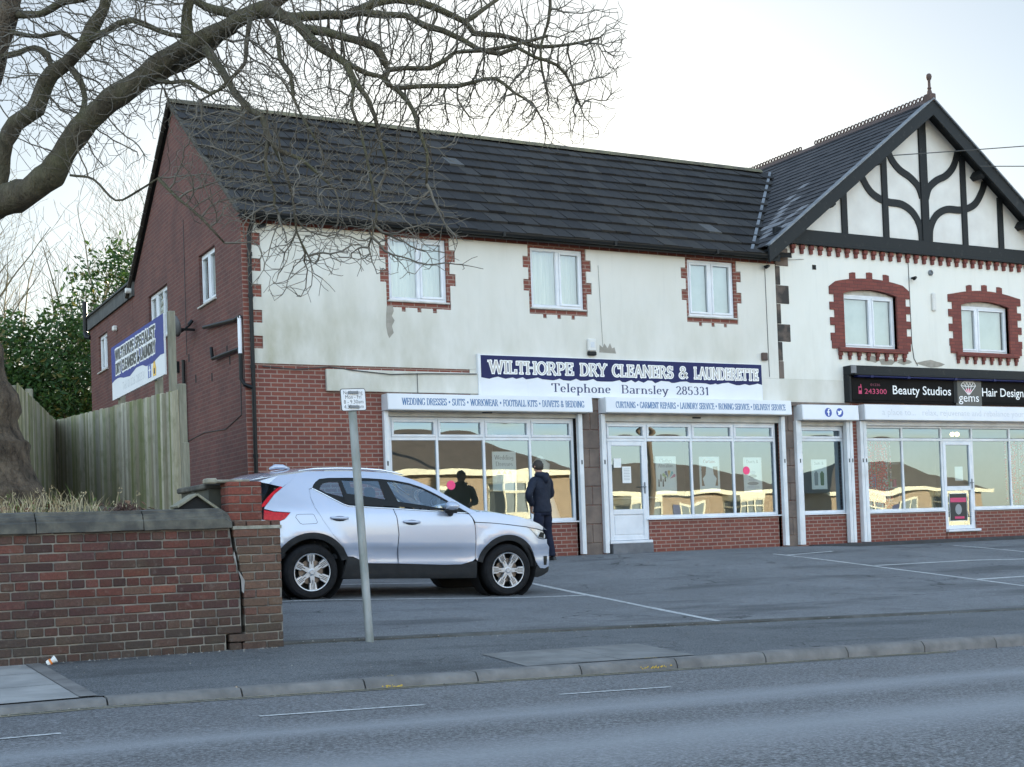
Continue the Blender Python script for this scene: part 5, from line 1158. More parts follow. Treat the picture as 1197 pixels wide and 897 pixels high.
# main sign
SG = thing('shop_sign', (7.6, -.04, 2.985), 'long navy and white sign of the dry cleaners above the two shutters', 'sign')
f = Fr((4.36, -.075, 2.985), (1, 0, 0), (0, -1, 0)); L_ = 6.48; H_ = .76
b = MB(); f.box(b, 0, L_, 0, H_, -.06, 0., .004); put('board', b, M['sign_white'], SG)
b = MB(); rz = random.Random(11); top = [(.035, H_ - .012), (L_ - .01, H_ - .012)]; low_ = []; u = L_ - .01; v = .335
while u > .06:
    low_.append((u, .335 + rz.uniform(-.022, .03))); u -= rz.uniform(.05, .16)
low_.append((.035, .34)); b.prism([top[0]] + low_[::-1] + [top[1]], f, .0005, .003); put('navy_field', b, M['navy'], SG)
b = MB(); f.box(b, -.03, .03, -.005, H_ + .01, -.06, .02, .004); put('end_trim', b, M['alu'], SG)
for s_, u0, wd in (('WILTHORPE', .22, 2.02), ('DRY', 2.48, .69), ('CLEANERS', 3.40, 1.5), ('&', 5.05 - .02, .28), ('LAUNDERETTE', 5.45 - .05, .0)):
    pass
words_ = (('WILTHORPE', .20, 1.80), ('DRY', 2.14, .59), ('CLEANERS', 2.86, 1.42), ('&', 4.41, .24), ('LAUNDERETTE', 4.78, 1.60))
for s_, u0, wd in words_:
    a = serif_mb(s_, .225, f, u0, .425, .0045, wd, grow=.016); put('lettering', a, M['white_ink'], SG, fix=False)
    a = serif_mb(s_, .225, f, u0, .425, .0062, wd, grow=.0); put('lettering', a, M['cream_ink'], SG, fix=False)
for s_, u0, wd in (('Telephone', 1.50, 1.32), ('Barnsley', 3.05, 1.10), ('285331', 4.32, .82)):
    a = serif_mb(s_, .165, f, u0, .10, .0015, wd, thick=.2); put('lettering', a, M['navy_ink'], SG, fix=False)
b = MB(); f.box(b, 1.0, 1.003, .02, .3, 0, .001); f.box(b, 4.7, 4.703, .02, .3, 0, .001); put('panel_joint', b, M['pale_ink'], SG)
# roller shutter boxes
def shutter_box(x0, x1, z0_, z1_, label, lines, ink, face_u=.07):
    t_ = thing('shutter_box', ((x0 + x1) / 2, -.15, z0_), label, 'shutter box', 'roller shutter boxes over the shop windows')
    b = MB(); b.add([(x0, -.29, z0_), (x0, -.27, z1_), (x0, 0, z1_), (x0, 0, z0_), (x1, -.29, z0_), (x1, -.27, z1_), (x1, 0, z1_), (x1, 0, z0_)], [(0, 1, 2, 3), (4, 5, 6, 7), (0, 4, 5, 1), (3, 7, 6, 2), (1, 5, 6, 2), (0, 4, 7, 3)]); put('box_cover', b, M['alu'], t_)
    f_ = Fr((x0, -.2925, z0_), (1, 0, 0), (0, -1, 0)); f_.Vv = V(0, .02 / (z1_ - z0_), 1).normalized()
    b = MB(); f_.box(b, .015, x1 - x0 - .004, .012, z1_ - z0_ - .01, -.002, .004); put('face_panel', b, M['sign_white'], t_)
    b = MB(); b.box(x0 + .06, -.25, z0_ - .012, x1 - .06, -.2, z0_ - .001); put('shutter_lip', b, M['shutter'], t_)
    for fn in lines: put('lettering', fn(f_), ink, t_, fix=False)
    return t_, f_
shutter_box(2.45, 6.62, 2.69, 2.975, 'white shutter box lettered for wedding dresses and suits, over the window behind the car', [lambda f_: serif_mb('WEDDING DRESSES \u2022 SUITS \u2022 WORKWEAR \u2022 FOOTBALL KITS \u2022 DUVETS & BEDDING', .125, f_, .27, .085, .0055, 3.72, thick=.17, thin=.06)], M['blue_ink'])
shutter_box(6.92, 11.40, 2.695, 2.985, 'white shutter box lettered for curtains and garment repairs, over the launderette door', [lambda f_: serif_mb('CURTAINS \u2022 GARMENT REPAIRS \u2022 LAUNDRY SERVICE \u2022 IRONING SERVICE \u2022 DELIVERY SERVICE', .125, f_, .22, .085, .0055, 4.1, thick=.17, thin=.06)], M['blue_ink'])
t3, f3_ = shutter_box(11.68, 13.2, 2.60, 2.915, 'short white shutter box with two round blue emblems over the narrow window', [], M['blue_ink'])
for i, u in enumerate((.69, 1.0)):
    b = MB(); b.poly([f3_(u + .095 * math.cos(t), .155 + .095 * math.sin(t), .0055) for t in [k_ * math.pi / 14 for k_ in range(28)]]); em = put('emblem', b, mat('emblem_blue', (.03, .07, .33), None, rough=.4, bstr=0) if 'emblem_blue' not in bpy.data.materials else bpy.data.materials['emblem_blue'], t3, fix=False)
    b = MB()
    if i == 0: f3_.box(b, u - .008, u + .018, .085, .2, .0058, .0075); f3_.box(b, u - .035, u + .04, .155, .175, .0058, .0074); b.poly([f3_(u - .008 + x, .2 + y, .0072) for x, y in ((0, 0), (.026, 0), (.034, .008), (.048, .008), (.048, .03), (.02, .03), (.004, .02))])
    else: b.poly([f3_(u + x * 1.0, .155 + y, .0072) for x, y in ((-.062, -.045), (-.02, -.055), (.03, -.03), (.05, .02), (.066, .045), (.045, .042), (.02, .05), (.0, .025), (-.03, .03), (-.055, .045), (-.055, .01), (-.04, -.02))])
    put('emblem_mark', b, M['white_ink'], em, fix=False)
t4, f4_ = shutter_box(13.38, 19.45, 2.615, 2.945, 'long white shutter box with faded grey writing over the beauty shop window', [lambda f_: text_mb('a place to...   relax, rejuvenate and rebalance your mind, body', .19, f_, .48, .105, .0055, 5.3)], M['pale_ink'])
# black beauty salon fascia
BS = thing('shop_sign', (16.2, -.1, 3.0), 'black fascia of the beauty and hair shop under its dark canopy', 'sign')
f = Fr((13.12, -.13, 3.0), (1, 0, 0), (0, -1, 0))
b = MB(); f.box(b, 0, 6.3, 0, .56, -.12, 0.); put('board', b, M['black_sign'], BS)
for u0, u1 in ((.05, 3.0), (3.11, 6.2)):
    b = MB(); f.box(b, u0, u1, .05, .53, .0, .02); put('sign_panel', b, M['black_sign'], BS)
b = MB(); f.box(b, -.06, 6.36, .57, .77, -.12, .14, .01); f.box(b, 0, 6.3, .56, .60, -.1, .18, .01); f.box(b, -.06, .0, .0, .57, -.12, .06); f.box(b, 3.0, 3.11, .03, .55, 0., .03)
put('canopy', b, M['black'], BS)
b = MB(); f.box(b, .1, 6.2, .525, .56, .02, .16, .01)
for u in (.45, 1.5, 2.9, 4.1): f.box(b, u, u + .08, .515, .57, .02, .17)
put('trough_light', b, M['navy'], BS)
b = MB(); f.box(b, -.065, .08, .6, .76, .13, .148, .004); put('peeling_corner', b, M['bare'] if 'bare' in M else M['slate_w'], BS)
put('lettering', text_mb('243300', .155, f, .40, .185, .0215, .62), M['pink'], BS, fix=False)
put('lettering', text_mb('01226', .075, f, .57, .355, .0215, .27), mat('dull_pink', (.2, .03, .07), None, rough=.5, bstr=0), BS, fix=False)
b = MB(); f.box(b, .225, .315, .175, .335, .021, .026, .012); f.box(b, .285, .305, .335, .385, .021, .026); put('phone_mark', b, M['pink'], BS)
b = MB(); f.box(b, .24, .3, .25, .31, .0262, .0275); put('phone_screen', b, M['black_sign'], BS)
put('lettering', text_mb('Beauty Studios', .27, f, 1.2, .19, .0215, 1.72, bold=.006), M['white_ink'], BS, fix=False)
put('lettering', text_mb('Hair Design', .27, f, 3.88, .19, .0215, 1.32, bold=.006), M['white_ink'], BS, fix=False)
b = MB(); f.box(b, 3.06, 3.86, -.04, .54, .02, .0225); put('logo_panel', b, mat('logo_grey_panel', (.05, .052, .053), None, rough=.3, bstr=0), BS)
put('lettering', text_mb('gems', .27, f, 3.15, .06, .0245, .62), M['white_ink'], BS, fix=False)
b = MB()
D_ = [(-.23, .42), (-.16, .5), (-.05, .5), (.05, .5), (.16, .5), (.23, .42), (.09, .40), (0, .395), (-.09, .40), (0, .20)]
for i, j in ((0, 1), (1, 2), (2, 3), (3, 4), (4, 5), (5, 9), (0, 9), (0, 8), (8, 7), (7, 6), (6, 5), (1, 8), (8, 2), (2, 7), (7, 3), (3, 6), (6, 4), (8, 9), (6, 9), (7, 9)):
    p, q = D_[i], D_[j]; dx, dy = q[0] - p[0], q[1] - p[1]; l = math.hypot(dx, dy); nx, ny = -dy / l * .008, dx / l * .008
    b.quad(f(3.46 + p[0] + nx, p[1] + ny, .0245), f(3.46 + q[0] + nx, q[1] + ny, .0245), f(3.46 + q[0] - nx, q[1] - ny, .0245), f(3.46 + p[0] - nx, p[1] - ny, .0245))
put('gem_mark', b, M['white_ink'], BS, fix=False)
b = MB(); b.poly([f(3.46 + x, y, .0238) for x, y in ((-.11, .32), (0, .36), (.11, .32), (0, .2))]); put('gem_point', b, M['pink'], BS, fix=False)
# alarm box, cameras and fittings
AB = thing('alarm_box', (6.79, -.05, 3.8), 'small white burglar alarm box with a dark base above the navy sign', 'alarm box')
b = MB(); FRONT.box(b, 6.70, 6.88, 3.88, 4.12, .022, .1, .02); put('cover', b, M['panel_w'], AB); b = MB(); FRONT.box(b, 6.70, 6.88, 3.80, 3.878, .022, .1, .015); put('base', b, M['blackp'], AB); b = MB(); FRONT.box(b, 6.75, 6.83, 3.95, 4.05, .1, .1035); put('badge', b, M['pale_ink'], AB)
RB = MB(); FRONT.box(RB, 10.87, 11.01, 3.83, 3.99, .022, .09, .015); tag(put('bell_box', RB, M['terracotta']), 'small faded red bell box beside the end of the navy sign', 'bell box')
def camera_dome(x, z, label):
    t_ = thing('security_camera', (x, -.05, z - .06), label, 'camera'); b = MB(); b.tube([FRONT(x, z, .02), FRONT(x, z, .08), FRONT(x - .01, z - .02, .12)], .022, 8); put('bracket', b, M['blackp'], t_)
    b = MB(); b.tube([FRONT(x + .05, z + .005, .09), FRONT(x - .03, z - .02, .14), FRONT(x - .08, z - .045, .17)], [.032, .04, .036], 10); put('housing', b, M['blackp'], t_)
camera_dome(11.06, 5.78, 'black security camera under the gutter next to the dark corner stones'); camera_dome(15.14, 5.78, 'black security camera between the two arched windows')
camera_dome(.34, 5.80, 'black security camera at the top corner of the cream wall by the downpipe')
# dish and its arm on the gable
DI = thing('satellite_dish', (-.25, 3.1, 4.3), 'grey satellite dish on the brick side wall behind the blue sign', 'satellite dish')
b = MB(); c = V(-.4, 3.1, 4.56); axd = V(.93, .22, .28).normalized(); b.lathe([(0, -.03), (.09, -.02), (.17, .012), (.215, .04), (.22, .035), (.17, .0), (.09, -.032), (0, -.04)], c, axd, 20); put('dish', b, mat('dish_grey', (.1, .1, .105), None, rough=.6, bstr=0), DI, smooth=True)
b = MB(); b.tube([c - V(0, 0, .2), c + axd * .2 - V(0, 0, .14), c + axd * .33 - V(0, .12, .07)], .018, 6); b.tube([c + axd * .3 - V(0, .1, .07), c + axd * .38 - V(0, .12, .0)], .035, 8); b.tube([c - axd * .03, V(-.3, 3.1, 4.5), V(0, 3.1, 4.5)], .025, 6); put('arm', b, M['blackp'], DI)
# parking plate on its pole
PS = thing('parking_sign', (-2.09, -10.4, -.52), 'leaning grey pole with a small white no-loading plate at the pavement edge', 'sign')
b = MB(); p0, p1 = V(-2.085, -10.41, -.56), V(-2.2, -10.43, 1.80); b.tube([p0, p0.lerp(p1, .5), p1], .0385, 14); put('pole', b, mat('galvanised_pole', (.33, .35, .36), (.2, .22, .21), 7., .5, metal=.3, bsc=30, bstr=.2, stretch=(1, 1, .4)), PS, ang=50)
b = MB(); ax = (p1 - p0).normalized()
f = Fr((-2.195, -10.475, 1.70), (1, .0, 0), (0, -1, 0)); f.U = (f.U - ax * f.U.dot(ax) * .9).normalized(); f.Vv = ax
def rrect(u0, v0, u1, v1, r, n=4): return [(cx + r * math.cos(R(a0 + 90 * i / n)), cy + r * math.sin(R(a0 + 90 * i / n))) for cx, cy, a0 in ((u1 - r, v1 - r, 0), (u0 + r, v1 - r, 90), (u0 + r, v0 + r, 180), (u1 - r, v0 + r, 270)) for i in range(n + 1)]
b.prism(rrect(-.123, -.103, .123, .103, .02), f, -.004, .0); put('plate', b, M['dark_ink'], PS); b = MB(); b.prism(rrect(-.117, -.097, .117, .097, .016), f, .0005, .0015); put('plate_face', b, M['sign_white'], PS)
for s_, v, wd in (('No loading', .05, .185), ('Mon - Fri', .008, .155), ('8 - 9.30am', -.036, .19), ('4.30 - 6pm', -.08, .19)): put('lettering', text_mb(s_, .05, f, 0, v, .002, wd, 'c', bold=-.004), M['dark_ink'], PS, fix=False)
b = MB(); [b.obox(p0.lerp(p1, t) + V(0, -.02, 0), V(1, 0, 0), V(0, 1, 0), V(0, 0, 1), .046, .046, .012) for t in (.93, .985)]; put('clip', b, M['lead'], PS)
# big blue board on posts above the fence
a0, a1 = V(-2.24, -.26, 0), V(-2.24, -3.66, 0); uu = (a1 - a0).normalized(); f = Fr((a0.x, a0.y, 2.77), uu, (uu.y, -uu.x, 0)); W_ = (a1 - a0).length; H_ = .835
BB = thing('advert_board', (-2.2, -2.0, .7), 'blue and white advertising board of the dry cleaners raised on timber posts above the fence', 'sign')
b = MB(); f.box(b, 0, W_, 0, H_, -.03, 0, .003); put('board', b, M['sign_white'], BB)
b = MB(); rz = random.Random(5); lo_ = [(W_ * i / 16, .27 + .03 * math.sin(i * .9) + rz.uniform(-.012, .012)) for i in range(17)]; b.prism(lo_ + [(W_, H_), (0, H_)], f, .0005, .002); put('blue_field', b, mat('bright_blue_sign', (.008, .02, .2), (.012, .028, .24), 2., .45, spec=.15, bstr=0), BB)
for s_, v, wd in (('WILTHORPE SPECIALIST', .585, 2.62), ('DRY CLEANERS & LAUNDRY', .375, 2.62)):
    tt = [sum(GL[c_][0] for c_ in q) for q in s_.split(' ')]; sx_ = wd / (sum(tt) + .42 * (len(tt) - 1)); u_ = .3
    for q, t_w in zip(s_.split(' '), tt):
        put('lettering', serif_mb(q, .165, f, u_, v, .0030, t_w * sx_, grow=.024, thick=.3), M['white_ink'], BB, fix=False); put('lettering', serif_mb(q, .165, f, u_, v, .0048, t_w * sx_, grow=.0, thick=.34, thin=.12), M['dark_ink'], BB, fix=False); u_ += (t_w + .42) * sx_
put('lettering', text_mb('Tel: 01226 285331', .17, f, .75, .085, .001, 1.5), M['pale_ink'], BB, fix=False)
b = MB(); f.box(b, 2.44, 2.63, .06, .25, .0005, .003); put('emblem', b, bpy.data.materials['emblem_blue'], BB); b = MB(); f.box(b, 2.52, 2.555, .07, .22, .0032, .004); f.box(b, 2.485, 2.6, .155, .175, .0032, .0041); put('emblem_mark', b, M['white_ink'], BB)
b = MB(); b.poly([f(u, v, .002) for u, v in ((2.74, .05), (2.91, .05), (2.93, .15), (2.86, .26), (2.79, .26), (2.72, .15))]); put('yellow_emblem', b, mat('yellow_emblem', (.8, .45, .02), None, rough=.4, bstr=0), BB, fix=False); b = MB(); b.poly([f(u, v, .0032) for u, v in ((2.78, .08), (2.87, .08), (2.86, .16), (2.8, .16))]); put('emblem_mark', b, M['dark_ink'], BB, fix=False)
M['post'] = mat('weathered_post', (.26, .245, .19), (.17, .165, .12), 5., .9, stretch=(6, 6, .7), bsc=30, bstr=.4)
for u, w_, top in ((W_ + .035, .055, 3.63), (W_ - .75, .07, 3.0), (.2, .07, 3.0)):
    b = MB(); c = f(u, 0, -.10 if u < W_ else -.10); b.obox(V(c.x, c.y, (top + .6) / 2), f.U, f.D, V(0, 0, 1), w_, .045, (top - .6) / 2, .008); put('post', b, M['post'], BB)
# posters, notices and stickers in the windows
def poster(x0, x1, z0_, z1_, label, y=.12, marks=None, nm='poster'):
    t_ = thing(nm, ((x0 + x1) / 2, y, z0_), label, nm); f_ = Fr((x0, y, z0_), (1, 0, 0), (0, -1, 0)); b = MB(); f_.box(b, 0, x1 - x0, 0, z1_ - z0_, -.003, 0); put('sheet', b, M['paper'], t_)
    if marks: marks(t_, f_, x1 - x0, z1_ - z0_)
    return t_
grey = mat('grey_print', (.3, .31, .32), None, rough=.8, bstr=0); brown = mat('brown_print', (.2, .13, .09), None, rough=.8, bstr=0)
def pm_wed(t_, f_, w_, h_):
    put('lettering', serif_mb('Wedding', .085, f_, w_ / 2, h_ - .15, .001, .4, 'c'), grey, t_, fix=False); put('lettering', serif_mb('Dresses', .085, f_, w_ / 2, h_ - .27, .001, .36, 'c'), grey, t_, fix=False)
    for k_ in range(3):
        b = MB(); u = w_ * (.27 + .23 * k_); b.poly([f_(u + x, h_ - .42 + y, .001) for x, y in ((-.045, 0), (.045, 0), (.01, .06), (0, .075), (-.01, .06))]); put('dress_print', b, brown, t_, fix=False)
        b = MB(); b.poly([f_(u + x, h_ - .44 + y, .001) for x, y in ((-.03, 0), (.03, 0), (.05, -.14), (-.05, -.14))]); put('dress_print', b, M['pale_ink'], t_, fix=False)
def pm_fold(t_, f_, w_, h_):
    put('lettering', serif_mb('Clothes', .07, f_, w_ / 2, h_ - .12, .001, .3, 'c'), grey, t_, fix=False); put('lettering', serif_mb('Alterations', .07, f_, w_ / 2, h_ - .22, .001, .36, 'c'), grey, t_, fix=False)
    rz = random.Random(4)
    for k_, c_ in enumerate(((.5, .2, .3), (.2, .45, .5), (.6, .4, .15), (.15, .2, .3), (.4, .5, .25))):
        a = R(30 + 28 * k_); b = MB(); cx, cy = w_ * .62, .28; b.poly([f_(cx + r_ * math.cos(a + d_), cy + r_ * math.sin(a + d_), .001 + .0002 * k_) for r_, d_ in ((.03, 0), (.17, -.2), (.19, 0), (.17, .2))]); put('fan_print', b, mat('fan_print', c_, None, rough=.7, bstr=0), t_, fix=False)
    for k_ in range(4):
        b = MB(); u = .05 + .05 * k_; b.poly([f_(u + x, .14 + .1 * (k_ % 2) + y, .001) for x, y in ((0, 0), (.035, 0), (.03, .14), (.01, .15))]); put('thread_print', b, M['dark_ink'], t_, fix=False)
def pm_curt(t_, f_, w_, h_):
    put('lettering', serif_mb('Curtains', .07, f_, w_ / 2, h_ - .13, .001, .3, 'c'), mat('red_print', (.35, .1, .08), None, rough=.8, bstr=0), t_, fix=False)
    for sg in (0, 1):
        b = MB(); g_ = lambda x: x if not sg else w_ - x; b.poly([f_(g_(x), y, .001) for x, y in ((.05, h_ - .2), (.17, h_ - .2), (.15, h_ - .36), (.08, h_ - .44), (.12, .12), (.05, .12))]); put('curtain_print', b, brown, t_, fix=False)
def pm_duv(t_, f_, w_, h_):
    put('lettering', serif_mb('Duvets &', .07, f_, w_ / 2, h_ - .12, .001, .3, 'c'), grey, t_, fix=False)
    for k_ in range(5):
        b = MB(); wd = .17 - .022 * k_; z = .1 + .075 * k_; b.poly([f_(w_ / 2 + wd * math.cos(a), z + .035 * math.sin(a), .001 + .0002 * k_) for a in [i * .5236 for i in range(12)]]); put('duvet_print', b, grey if k_ % 2 else M['pale_ink'], t_, fix=False)
poster(4.66, 5.16, 1.25, 1.98, 'white wedding dresses poster in the window above the car bonnet', marks=pm_wed)
poster(8.27, 8.76, 1.14, 1.88, 'poster with a colourful fan in the window next to the launderette door', marks=pm_fold)
poster(9.32, 9.82, 1.16, 1.87, 'poster showing a pair of brown curtains in the middle launderette pane', marks=pm_curt)
poster(10.42, 10.89, 1.14, 1.85, 'poster of stacked grey bedding in the end launderette pane', marks=pm_duv)
poster(12.2, 12.62, 1.17, 1.80, 'white poster in the narrow window between stone and brick piers', marks=lambda t_, f_, w_, h_: [put('lettering', serif_mb('Suits &', .06, f_, w_ / 2, h_ - .11, .001, .26, 'c'), grey, t_, fix=False)] + [put('jacket_print', MB().poly([f_(u + x, .08 + y, .001) for x, y in ((0, 0), (.09, 0), (.1, .25), (.06, .3), (.03, .3), (-.01, .25))]), c_, t_, fix=False) for u, c_ in ((.08, grey), (.24, mat('green_print', (.14, .2, .1), None, rough=.8, bstr=0)))])
poster(7.27, 7.44, 1.66, 1.84, 'small square notice on the launderette door glass', .07, nm='notice'); poster(7.46, 7.66, 1.36, 1.68, 'white sheet notice below the square one on the launderette door', .07, nm='notice', marks=lambda t_, f_, w_, h_: [put('print_line', MB().quad(*[f_(u, v, .001) for u, v in rect(.03, h_ - .05 - .03 * k_, w_ - .03, h_ - .042 - .03 * k_)]), grey, t_, fix=False) for k_ in range(8)])
poster(16.08, 16.62, .4, 1.02, 'dark poster with a pink heading in the lower pane of the beauty shop door', .075, marks=lambda t_, f_, w_, h_: [put('dark_field', MB().quad(*[f_(u, v, .001) for u, v in rect(.01, .01, w_ - .01, h_ - .01)]), M['dark_ink'], t_, fix=False), put('heading', MB().quad(*[f_(u, v, .0018) for u, v in rect(.03, h_ - .2, w_ - .03, h_ - .1)]), M['pink'], t_, fix=False), put('heading', MB().quad(*[f_(u, v, .0018) for u, v in rect(.15, .05, w_ - .1, .1)]), M['pink'], t_, fix=False), put('face_print', MB().poly([f_(w_ / 2 + .1 * math.cos(a), .26 + .12 * math.sin(a), .0018) for a in [i * .5236 for i in range(12)]]), grey, t_, fix=False)])
poster(16.3, 16.55, 1.3, 1.62, 'pale blue sheet behind the upper glass of the beauty shop door', .09, nm='notice')
for x, z, lab in ((3.79, 1.37, 'round pink sticker on the pane above the car windscreen'), (10.47, 1.58, 'round pink sticker in the end pane of the launderette window')):
    b = MB(); b.lathe([(0, 0), (.085, 0), (.085, .004), (0, .004)], (x, .088, z), (0, -1, 0), 20); tag(put('sticker', b, M['pinkdot']), lab, 'sticker', 'round pink stickers in the windows')
# ------------------------------------------------------------------ old brick wall with its cracked end pillar
M['oldbrick'] = tone_mat('old_wall_brick', light=(.33, .3, .26), lamt=.25, moss=(.085, .08, .05, .22))
M['oldmortar'] = mat('old_mortar', (.26, .235, .2), (.12, .11, .1), 4., .95, bsc=60, bstr=.6, obj=False)
M['coping'] = mat('sandstone_coping', (.06, .058, .053), (.15, .14, .112), 7., .9, lo=.42, hi=.78, bsc=22, bstr=.6, bdist=.008, obj=False)
rb = random.Random(21)
PAL = [((.055, .028, .034), 5), ((.085, .033, .032), 5), ((.125, .042, .034), 5), ((.16, .05, .038), 3), ((.11, .07, .05), 3), ((.075, .05, .042), 3), ((.04, .028, .03), 2), ((.22, .07, .045), 1)]
PALS = [c for c, w_ in PAL for _ in range(w_)]
def cx_at(z):
    return float(np.interp(z, [-.6, -.37, -.36, -.1, .085, .25, .39, .47, .6], [-3.43, -3.42, -3.27, -3.285, -3.275, -3.315, -3.335, -3.35, -3.355]))
def brick_col(z, pillar=False):
    c = V(*rb.choice(PALS)).lerp(V(.12, .056, .043), .45) * rb.uniform(.72, 1.2)
    if pillar: c = c.lerp(V(.17, .088, .066), .5) * rb.uniform(.8, 1.2); c = c.lerp(V(.12, .11, .065), rb.random() * .35)
    g = sstep(-.12, -.4, z + rb.uniform(-.06, .06))
    return tuple(c.lerp(V(.058, .05, .04) * rb.uniform(.75, 1.3), g * .65))
def course(mb, x0, x1, z, h, y, depth, header, phase, pillar=False, rough=.004):
    L = .112 if header else .225; x = x0 - phase
    while x < x1 - .01:
        a, b = max(x, x0), min(x + L, x1)
        if b - a > .025:
            mb.cur = brick_col(z, pillar); j = rb.uniform(-rough, rough); t = rb.uniform(-.003, .003)
            mb.obox(V((a + b) / 2, y + depth / 2 + j, z + h / 2 + t * .5), V(1, 0, rb.uniform(-.012, .012)).normalized(), V(0, 1, 0), V(0, 0, 1), (b - a) / 2 - .0055, depth / 2, h / 2 - .0055 + t * .3, .006)
        x += L
    mb.cur = None
GWL = thing('garden_wall', (-6.5, -10.25, -.53), 'old dark red brick garden wall with stone coping and a cracked end pillar', 'wall')
b = MB(); zc = -.60; i = 0
while zc < .55:
    e = cx_at(zc + .037) - .012 + rb.uniform(-.008, .004); course(b, -11.5, e, zc, .0765, -10.42, .1, i % 5 == 4 or i == 1, .11 * (i % 2) + (.055 if i % 5 == 4 else 0)); zc += .0765; i += 1
body = put('wall_body', b, M['oldbrick'], GWL, fix=False)
b = MB(); b.poly([(-11.5, -10.408, -.62), (-3.43, -10.408, -.62), (-3.43, -10.408, -.37), (-3.29, -10.408, -.36), (-3.29, -10.408, .09), (-3.35, -10.408, .39), (-3.37, -10.408, .56), (-11.5, -10.408, .56)]); b.quad((-11.5, -10.08, -.6), (-3.3, -10.08, -.6), (-3.3, -10.08, .56), (-11.5, -10.08, .56))
b.add([(cx_at(z) - .02, y, z) for z in (-.6, -.37, -.36, .085, .39, .56) for y in (-10.40, -10.08)], [(2 * k_, 2 * k_ + 1, 2 * k_ + 3, 2 * k_ + 2) for k_ in range(5)]); put('mortar', b, M['oldmortar'], body, fix=False)
b = MB(); zc = -.60; i = 0
PB = thing('wall_pillar', (-3.1, -10.25, -.53), 'end pillar split from the old garden wall by a jagged crack', 'pillar')
while zc < .55:
    s0 = cx_at(zc + .037) + .012 + rb.uniform(-.004, .01)
    if zc < -.37 and zc + .0765 > -.45: pass
    course(b, s0, -2.905, zc, .0765, -10.425, .1, False, .11 * (i % 2), True); 
    # side faces towards the car park
    y = -10.32 - (.11 if i % 2 else 0)
    while y < -10.05:
        y1 = min(y + .225, -10.05); y0 = max(y, -10.32); b.cur = brick_col(zc, True); b.obox(V(-2.955, (y0 + y1) / 2, zc + .038), V(1, 0, 0), V(0, 1, 0), V(0, 0, 1), .05, (y1 - y0) / 2 - .005, .0325, .006); b.cur = None; y = y1
    zc += .0765; i += 1
pb = put('pillar_body', b, M['oldbrick'], PB, fix=False)
b = MB(); b.poly([(-3.27, -10.412, -.6), (-2.912, -10.412, -.6), (-2.912, -10.412, .565), (-3.34, -10.412, .565), (-3.32, -10.412, .39), (-3.255, -10.412, .09), (-3.255, -10.412, -.36)]); b.quad((-2.912, -10.41, -.6), (-2.912, -10.06, -.6), (-2.912, -10.06, .56), (-2.912, -10.41, .56)); b.quad((-3.36, -10.06, -.6), (-2.91, -10.06, -.6), (-2.91, -10.06, .56), (-3.36, -10.06, .56)); b.add([(cx_at(z) + .02, y, z) for z in (-.6, -.36, .085, .39, .56) for y in (-10.40, -10.08)], [(2 * k_, 2 * k_ + 1, 2 * k_ + 3, 2 * k_ + 2) for k_ in range(4)]); put('mortar', b, M['oldmortar'], pb, fix=False)
b = MB(); P = []
for k_ in range(8):
    for y in (-10.43, -10.05): P.append((-3.345 + .445 * k_ / 7, y, .572 + rb.uniform(.0, .02)))
b.add(P, [(2 * k_, 2 * k_ + 1, 2 * k_ + 3, 2 * k_ + 2) for k_ in range(7)]); b.box(-3.345, -10.43, .545, -2.9, -10.05, .574); put('mortar_bed', b, mat('pale_mortar', (.36, .34, .29), (.2, .19, .15), 12., .95, bsc=40, bstr=.7, bdist=.01, obj=False), PB)
b = MB(); b.poly([(-3.31, -10.4275, .18), (-3.295, -10.4275, .17), (-3.25, -10.4275, .09), (-3.262, -10.4275, -.02), (-3.28, -10.4275, -.0), (-3.285, -10.4275, .1), (-3.33, -10.4275, .26), (-3.345, -10.4275, .30), (-3.34, -10.4275, .36), (-3.325, -10.4275, .3)]); put('mortar_repair', b, mat('grey_repair_mortar', (.3, .29, .28), (.22, .21, .2), 9., .9), PB, fix=False)
# coping stones
xk = -11.1
while xk < -3.5:
    x1 = min(xk + .872, -3.36); last = x1 > -3.45; P = []
    prof = [(-10.452, .556), (-10.462, .562), (-10.464, .640), (-10.452, .648), (-10.446, .652), (-10.444, .668), (-10.434, .674), (-10.430, .694), (-10.40, .704), (-10.395, .728), (-10.25, .738), (-10.10, .735), (-10.05, .66), (-10.05, .555)]
    secs = [xk + .004] + [xk + (x1 - xk) * t for t in (.25, .5, .75)] + [x1 - .004]
    if last: secs = secs[:-1] + [x1 - .07, x1 - .03, x1 - .012, x1]
    rr_ = random.Random(int(xk * 100))
    for si, x in enumerate(secs):
        sh = max(0, (x - (x1 - .075)) / .075) if last else 0
        for y, z in prof: P.append((x + rr_.uniform(-.003, .003), y + rr_.uniform(-.004, .004), z + rr_.uniform(-.004, .004) - (z - .555) * .45 * sh ** 2))
    n = len(prof); b = MB(); b.add(P, [(a * n + k_, a * n + k_ + 1, (a + 1) * n + k_ + 1, (a + 1) * n + k_) for a in range(len(secs) - 1) for k_ in range(n - 1)] + [tuple(range(n)), tuple(range((len(secs) - 1) * n, len(secs) * n))[::-1]])
    put('coping_stone', b, M['coping'], GWL, ang=40); xk += .872
